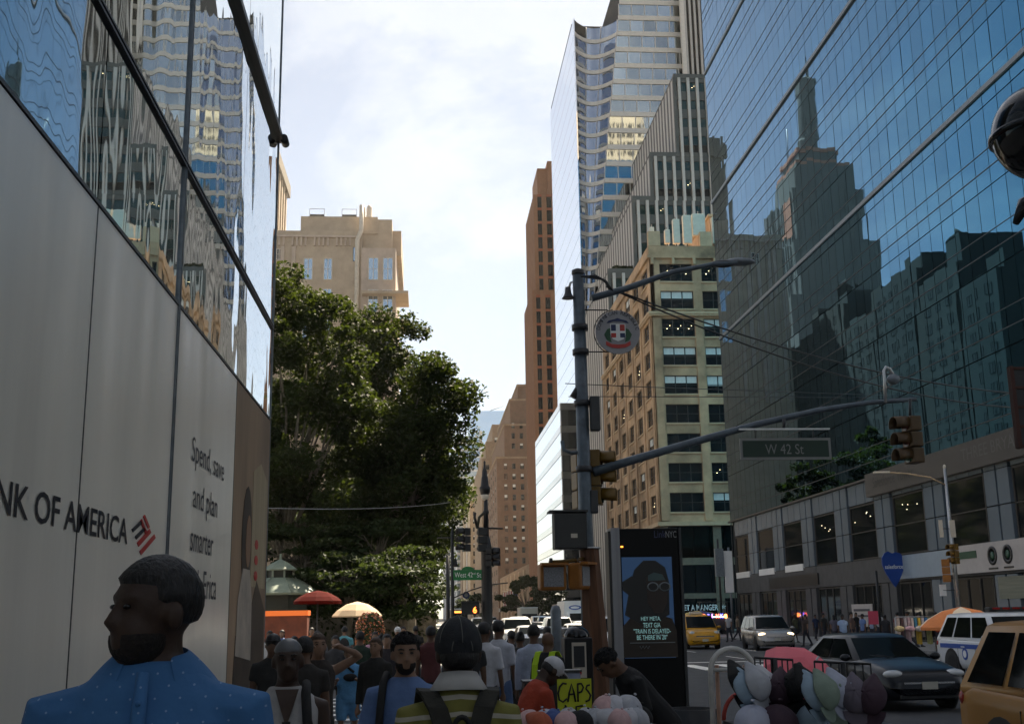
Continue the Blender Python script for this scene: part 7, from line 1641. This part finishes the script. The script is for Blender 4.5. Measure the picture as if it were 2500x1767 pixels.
# others in the crowd: (label, px, Y, height, facing, options)
W = 'pedestrians at the corner'
UPR = ((.75, .25, .45), (-.75, .45, .28)); REL = ((.85, .1, -.35), (-.3, .6, .5)); PHONE = ((.2, .25, -1), (-.25, 1, .35))
crowd = [
 ('person in a dark sleeveless top shading the eyes with a raised arm', 778, 11.5, 1.72, FACE_US + .3, dict(skin='tan', shirt=(.035, .028, .024), pants=(.02, .02, .02), hair='long', arms=(UPR, UPR), tank=True, hairmat=M_hairbr)),
 ('person in a light blue T-shirt and matching shorts with a black sling bag', 853, 16.8, 1.46, FACE_US, dict(skin='tan', shirt=(.11, .29, .52), pants=(.11, .28, .50), hair='short', sleeve=1.0, legs='shorts', arms=(PHONE, PHONE), stride=8, girth=1.15)),
 ('brown haired person all in black beside the bearded man', 918, 14.5, 1.62, FACE_US - .4, dict(skin='tan', shirt=(.018, .017, .016), pants=(.015, .015, .015), hair='long', hairmat=M_hairbr, sleeve=1.9)),
 ('dark dressed person half hidden behind the man in the white sleeveless top', 745, 11.0, 1.70, AWAY + .2, dict(skin='brown', shirt=(.025, .022, .02), pants=(.02, .02, .02))),
 ('man in a white T-shirt looking right, nearer of the white shirted pair', 1182, 15.4, 1.78, AWAY - .5, dict(skin='brown', shirt=(.50, .50, .54), pants=(.03, .035, .05), sleeve=.85)),
 ('man in a white T-shirt behind his friend, dark curly hair', 1217, 16.4, 1.80, AWAY - .6, dict(skin='brown', shirt=(.44, .45, .50), pants=(.10, .16, .30), sleeve=.85, hair='curly')),
 ('dark haired person in dark clothes behind the reversed cap', 1140, 14.6, 1.76, AWAY + .3, dict(skin='brown', shirt=(.02, .02, .022), pants=(.02, .02, .02), hair='long')),
 ('man in a pale blue shirt from behind next to the yellow vest', 1302, 15.6, 1.74, AWAY - .2, dict(skin='brown', shirt=(.40, .44, .56), pants=(.03, .03, .04), hair='curly', sleeve=1.9)),
 ('person with dark hair in front of the waiting car', 1268, 18.5, 1.60, AWAY + .1, dict(skin='brown', shirt=(.03, .03, .03), pants=(.02, .02, .02), hair='bun')),
 ('dark haired pedestrian crossing behind the bearded man', 945, 20.5, 1.70, FACE_US, dict(skin='tan', shirt=(.03, .025, .03), pants=(.02, .02, .025))),
 ('pedestrian in a white strappy top near the flower pillar', 932, 25.5, 1.62, AWAY, dict(skin='tan', shirt=(.48, .48, .50), pants=(.02, .02, .02), hair='bun', tank=True)),
 ('pedestrian in a pink top beside the white strappy top', 916, 27.5, 1.66, FACE_US, dict(skin='tan', shirt=(.42, .22, .30), pants=(.05, .05, .08), hair='long')),
 ('pedestrian in a white cap past the flower pillar', 971, 30.0, 1.74, FACE_US, dict(skin='tan', shirt=(.06, .03, .025), pants=(.02, .02, .02), hair='cap', hc=cm((.6, .6, .6), .8))),
 ('pedestrian in a teal shirt with dark rucksack by the flower pillar', 842, 33.0, 1.76, AWAY, dict(skin='tan', shirt=(.10, .30, .36), pants=(.04, .04, .05))),
 ('pedestrian in a white shirt beyond the orange stall', 660, 30.0, 1.70, FACE_US, dict(skin='brown', shirt=(.45, .46, .50), pants=(.05, .05, .07))),
 ('pedestrian in dark red behind the flower pillar', 985, 36.0, 1.70, FACE_US, dict(skin='tan', shirt=(.20, .05, .035), pants=(.03, .03, .03))),
 ('pedestrian in black by the low leaves left of the sign post', 1015, 35.0, 1.72, AWAY, dict(skin='brown', shirt=(.02, .02, .02), pants=(.02, .02, .02))),
 ('pedestrian in grey behind the raised arms', 775, 26.0, 1.72, FACE_US, dict(skin='brown', shirt=(.10, .10, .11), pants=(.03, .03, .04))),
 ('pedestrian in orange on the plaza behind the raised arms', 762, 38.0, 1.70, FACE_US, dict(skin='tan', shirt=(.40, .13, .04), pants=(.05, .05, .06))),
 ('person in a black top with a cap between the sleeveless man and the wall', 668, 13.0, 1.70, FACE_US, dict(skin='brown', shirt=(.02, .02, .02), pants=(.02, .02, .02), hair='cap')),
 ('person in a charcoal shirt behind the raised arms, long hair', 820, 22.5, 1.66, FACE_US, dict(skin='tan', shirt=(.04, .04, .045), pants=(.03, .03, .03), hair='long')),
 ('person in a maroon shirt seen between the bearded man and the cap', 1052, 18.5, 1.72, AWAY, dict(skin='brown', shirt=(.10, .03, .03), pants=(.02, .02, .02))),
 ('person in a dark green shirt left of the bearded man', 880, 22.0, 1.74, AWAY, dict(skin='brown', shirt=(.02, .035, .025), pants=(.02, .02, .02))),
 ('person in a black dress crossing by the red stall', 720, 24.0, 1.64, FACE_US, dict(skin='tan', shirt=(.015, .015, .015), pants=(.015, .015, .015), hair='long', legs='skirt')),
 ('person in a grey shirt at the kerb left of the white shirted pair', 1098, 24.0, 1.76, AWAY, dict(skin='brown', shirt=(.12, .12, .13), pants=(.03, .03, .04))),
 ('person in a dark jacket right of the white shirted pair', 1248, 22.0, 1.70, AWAY + .4, dict(skin='brown', shirt=(.025, .025, .03), pants=(.02, .02, .02), sleeve=1.9, hair='curly')),
 ('person in a blue dress past the red stall', 690, 36.0, 1.66, FACE_US, dict(skin='tan', shirt=(.08, .14, .30), pants=(.08, .14, .30), hair='long', legs='skirt')),
 ('pedestrian in navy waiting beside the phone box', 1335, 20.0, 1.66, AWAY + .4, dict(skin='brown', shirt=(.02, .025, .05), pants=(.02, .02, .02))),
]
for lb, px, Y, hgt, rz, o in crowd:
    i_ = person(lb, (ground(px, Y), Y, .12 if (Y < 20.4 or Y > 38.5) else 0.0), rz, hgt, vox=.016 if Y < 13 else .022, group=W, face=Y < 19, **o)
    if 'sling bag' in lb:
        q = MB(); q.M = i_['UB']; q.ell((-.04, .165, 1.22), (.12, .05, .065), 12, 8); pelt(i_, q, M_strap, 'sling_bag'); strap(i_, [(-.1, .12, 1.3), (.02, .13, 1.4), (.10, .05, 1.47)], .02, M_strap)
    if 'rucksack' in lb:
        q = MB(); q.M = i_['UB']; q.ell((0, -.18, 1.2), (.15, .09, .22), 12, 8); pelt(i_, q, M_strap, 'rucksack')
# bald man in a yellow safety vest
M_vest = pm('safety_yellow', (0.42, 0.62, 0.02), .7, var=.08)
pv = person('bald man in a bright yellow safety vest', (ground(1336, 14.2), 14.2, .12), AWAY - .7, 1.66, 'brown', (.02, .02, .022), (.02, .02, .025), hair='none', sleeve=.9, vox=.016, group=W)
for s in (-1, 1):
    st_ = MB(); st_.M = pv['UB']; path = [(s * .13, -.128, .90), (s * .125, -.138, 1.15), (s * .115, -.135, 1.32), (s * .11, -.06, 1.475), (s * .11, .02, 1.482), (s * .115, .13, 1.36), (s * .125, .142, 1.15), (s * .13, .135, .90)]
    st_.loft([[(p[0] + dx, p[1] + dy, p[2]) for dx, dy in ((-.042, -.008), (.042, -.008), (.042, .008), (-.042, .008))] for p in path], smooth=False); pelt(pv, st_, M_vest, 'vest_strap')
w_ = MB(); w_.M = pv['UB']; w_.loft([[(.186 * math.cos(2 * PI * k / 18), .142 * math.sin(2 * PI * k / 18), z) for k in range(18)] for z in (.88, .98)], caps=False); pelt(pv, w_, M_vest, 'vest_band')
# seated / crouching vendor in orange red
pc = person('vendor in an orange red shirt and white cap stooping by the table', (ground(1262, 9.6), 9.6, .12), R(-70), 1.60, 'dark', (.33, .045, .02), (.02, .02, .02), hair='cap', hc=cm((.46, .46, .49), .8), sleeve=.8, bend=26, nod=18, vox=.014, arms=(((.15, .5, -.8), (-.1, 1, -.1)), ((.15, .5, -.8), (-.1, 1, -.1))))
# vendor bending over the table
pbn = person('dark haired vendor in a black T-shirt bending over the cap table', (ground(1606, 9.9), 9.9, .12), R(100), 1.76, 'brown', (.013, .013, .014), (.02, .02, .024), hair='short', sleeve=.85, bend=40, nod=14, vox=.013, stride=10, girth=1.1, arms=(((.1, .45, -.9), (-.05, .7, -.7)), ((.1, .3, -.95), (-.05, .8, -.6))))
# partly hidden face between the polo man and the wall
ph_ = person('dark haired person whose face shows just behind the blue polo shirt', (ground(445, 6.2), 6.2, .12), FACE_US + .1, 1.62, 'tan', (.04, .03, .03), (.02, .02, .02), hair='long', vox=.014, group=W)

# crowd on the far corner: a few bodies, dressed differently
F = 'pedestrians on the far pavement'
far_p = [(1905, 62, 'white shirt', (.42, .40, .36)), (1868, 66, 'black clothes beside the podium pier', (.02, .02, .02)), (1835, 70, 'dark grey', (.06, .06, .06)), (1965, 60, 'dark brown', (.05, .035, .03)), (2010, 64, 'charcoal top', (.03, .03, .03)), (2035, 58, 'grey violet', (.10, .09, .12)), (2056, 52, 'pale blue shirt and dark trousers', (.22, .30, .46)), (2078, 55, 'brown top', (.12, .08, .07)), (2105, 57, 'blue shirt', (.13, .20, .40)), (2128, 60, 'light blue top', (.25, .30, .42)), (2160, 54, 'black top near the dark slim post', (.02, .02, .025)), (2190, 58, 'dark red top', (.14, .03, .03)), (2215, 53, 'rust top', (.18, .07, .04)), (2240, 56, 'grey top', (.13, .13, .13)), (2285, 50, 'orange red top beside the hanging clothes', (.48, .07, .02)), (2302, 51, 'bright orange top by the umbrella', (.55, .10, .02)), (1800, 74, 'tan top at the podium corner', (.24, .18, .13)), (1778, 72, 'pale top by the corner post', (.36, .36, .38)), (1940, 68, 'olive top', (.06, .06, .03)), (2145, 66, 'white top far back', (.40, .40, .40)), (1990, 71, 'navy top far back', (.02, .03, .07)), (2090, 69, 'black coat far back', (.02, .02, .02))]
base = []
for i in range(4):
    b_ = person('pedestrian', (0, 0, 0), 0, 1.70, ('brown', 'tan', 'dark', 'tan')[i], hair=('short', 'long', 'short', 'bun')[i], vox=.034, face=False, stride=(16, 8, 20, 12)[i], legs=('long', 'long', 'shorts', 'long')[i], girth=(1, .95, 1.15, .95)[i]); base.append(b_['t'])
for i, (px, Y, what, colr) in enumerate(far_p):
    b0_ = base[i % 4]; c = copy_tree(b0_); c['group'] = F; c['label'] = 'pedestrian in %s on the far pavement' % what if 'pavement' not in what else 'pedestrian in ' + what
    c.location = (ground(px, Y), Y, .12); s_ = .96 + .08 * ((i * 7) % 5) / 4; c.scale = (s_ * 1.70 / 1.75,) * 3; c.rotation_euler = (0, 0, random.uniform(0, 6.28))
    for ch in c.children:
        if ch.name.split('.')[0] == 'shirt': ch.material_slots[0].link = 'OBJECT'; ch.material_slots[0].material = cm(colr, .85, .14)
for b0_ in base:
    for ch in list(b0_.children_recursive): bpy.data.objects.remove(ch)
    bpy.data.objects.remove(b0_)
# pink placard held up in the far crowd, and the clothes stall
pc_ = at(2132, 1507, 54); pl = thing('placard', 'small hot pink placard standing in the far crowd', 'sign', (pc_.x, 54, .12)); put('board', MB().box(pc_, (.48, .03, .62)), pm('hot_pink_card', (0.55, 0.07, 0.12), .6), pl); put('stick', MB().cyl((pc_.x, 54, .12), (pc_.x, 54, pc_.z - .3), .02), M_dark, pl)
cx0, cx1 = at(2185, 1505, 48).x, at(2278, 1505, 48).x
cr = thing('clothes_rail', 'street rail of colourful clothes and scarves on the far corner', 'clothes rail', ((cx0 + cx1) / 2, 48, .12))
b = MB().cyl((cx0, 48, 1.62), (cx1, 48, 1.62), .02); [b.cyl((x, 48, .12), (x, 48, 1.62), .02) for x in (cx0, cx1)]; put('rail', b, M_steel, cr)
gc_ = [(.45, .36, .32), (.10, .05, .05), (.50, .42, .42), (.42, .30, .32), (.55, .45, .40), (.06, .20, .30), (.62, .40, .05), (.45, .40, .42), (.04, .15, .36), (.50, .48, .20), (.03, .03, .03)]
for k, c_ in enumerate(gc_):
    x = cx0 + (k + .5) * (cx1 - cx0) / len(gc_); tag(put('garment', MB().loft([[(x - .05, 47.85, z1), (x + .05, 47.85, z1), (x + .07, 48.15, z1 - .03), (x - .06, 48.15, z1)] for z1 in (1.58, 1.2, .5 + .3 * (k % 3))], smooth=False), cm(c_, .85)), ['pale', 'dark', 'white', 'pink', 'cream', 'teal', 'yellow', 'grey', 'blue', 'lime', 'black'][k] + ' garment on the far street clothes rail', 'garment', 'garments on the street rail')
for k, px in enumerate((2196, 2222, 2246)):
    p = at(px, 1534, 47.6); tag(put('scarf_bundle', MB().ell((p.x, 47.6, p.z), (.22, .15, .12), 12, 8), cm(((.55, .42, .22), (.50, .30, .34), (.55, .48, .42))[k], .85, .4)), ('yellowish', 'pinkish', 'cream')[k] + ' bundle on top of the clothes rail', 'bundle', 'bundles over the clothes rail')
# ------------------------------------------------------------------ air
hz = MB().bx(-715, 715, -165, 1115, -1.2, 392)
M_air = bpy.data.materials.new('street_air'); M_air.use_nodes = True
an, al = M_air.node_tree.nodes, M_air.node_tree.links; an.remove(an['Principled BSDF'])
pv_ = an.new('ShaderNodeVolumePrincipled'); pv_.inputs['Color'].default_value = (0.86, 0.84, 0.80, 1); pv_.inputs['Density'].default_value = 0.00010; pv_.inputs['Anisotropy'].default_value = 0.3
al.new(pv_.outputs[0], an['Material Output'].inputs['Volume'])
put('haze', hz, M_air, kind='stuff')
S.cycles.volume_bounces = 0; S.cycles.volume_step_rate = 4.0
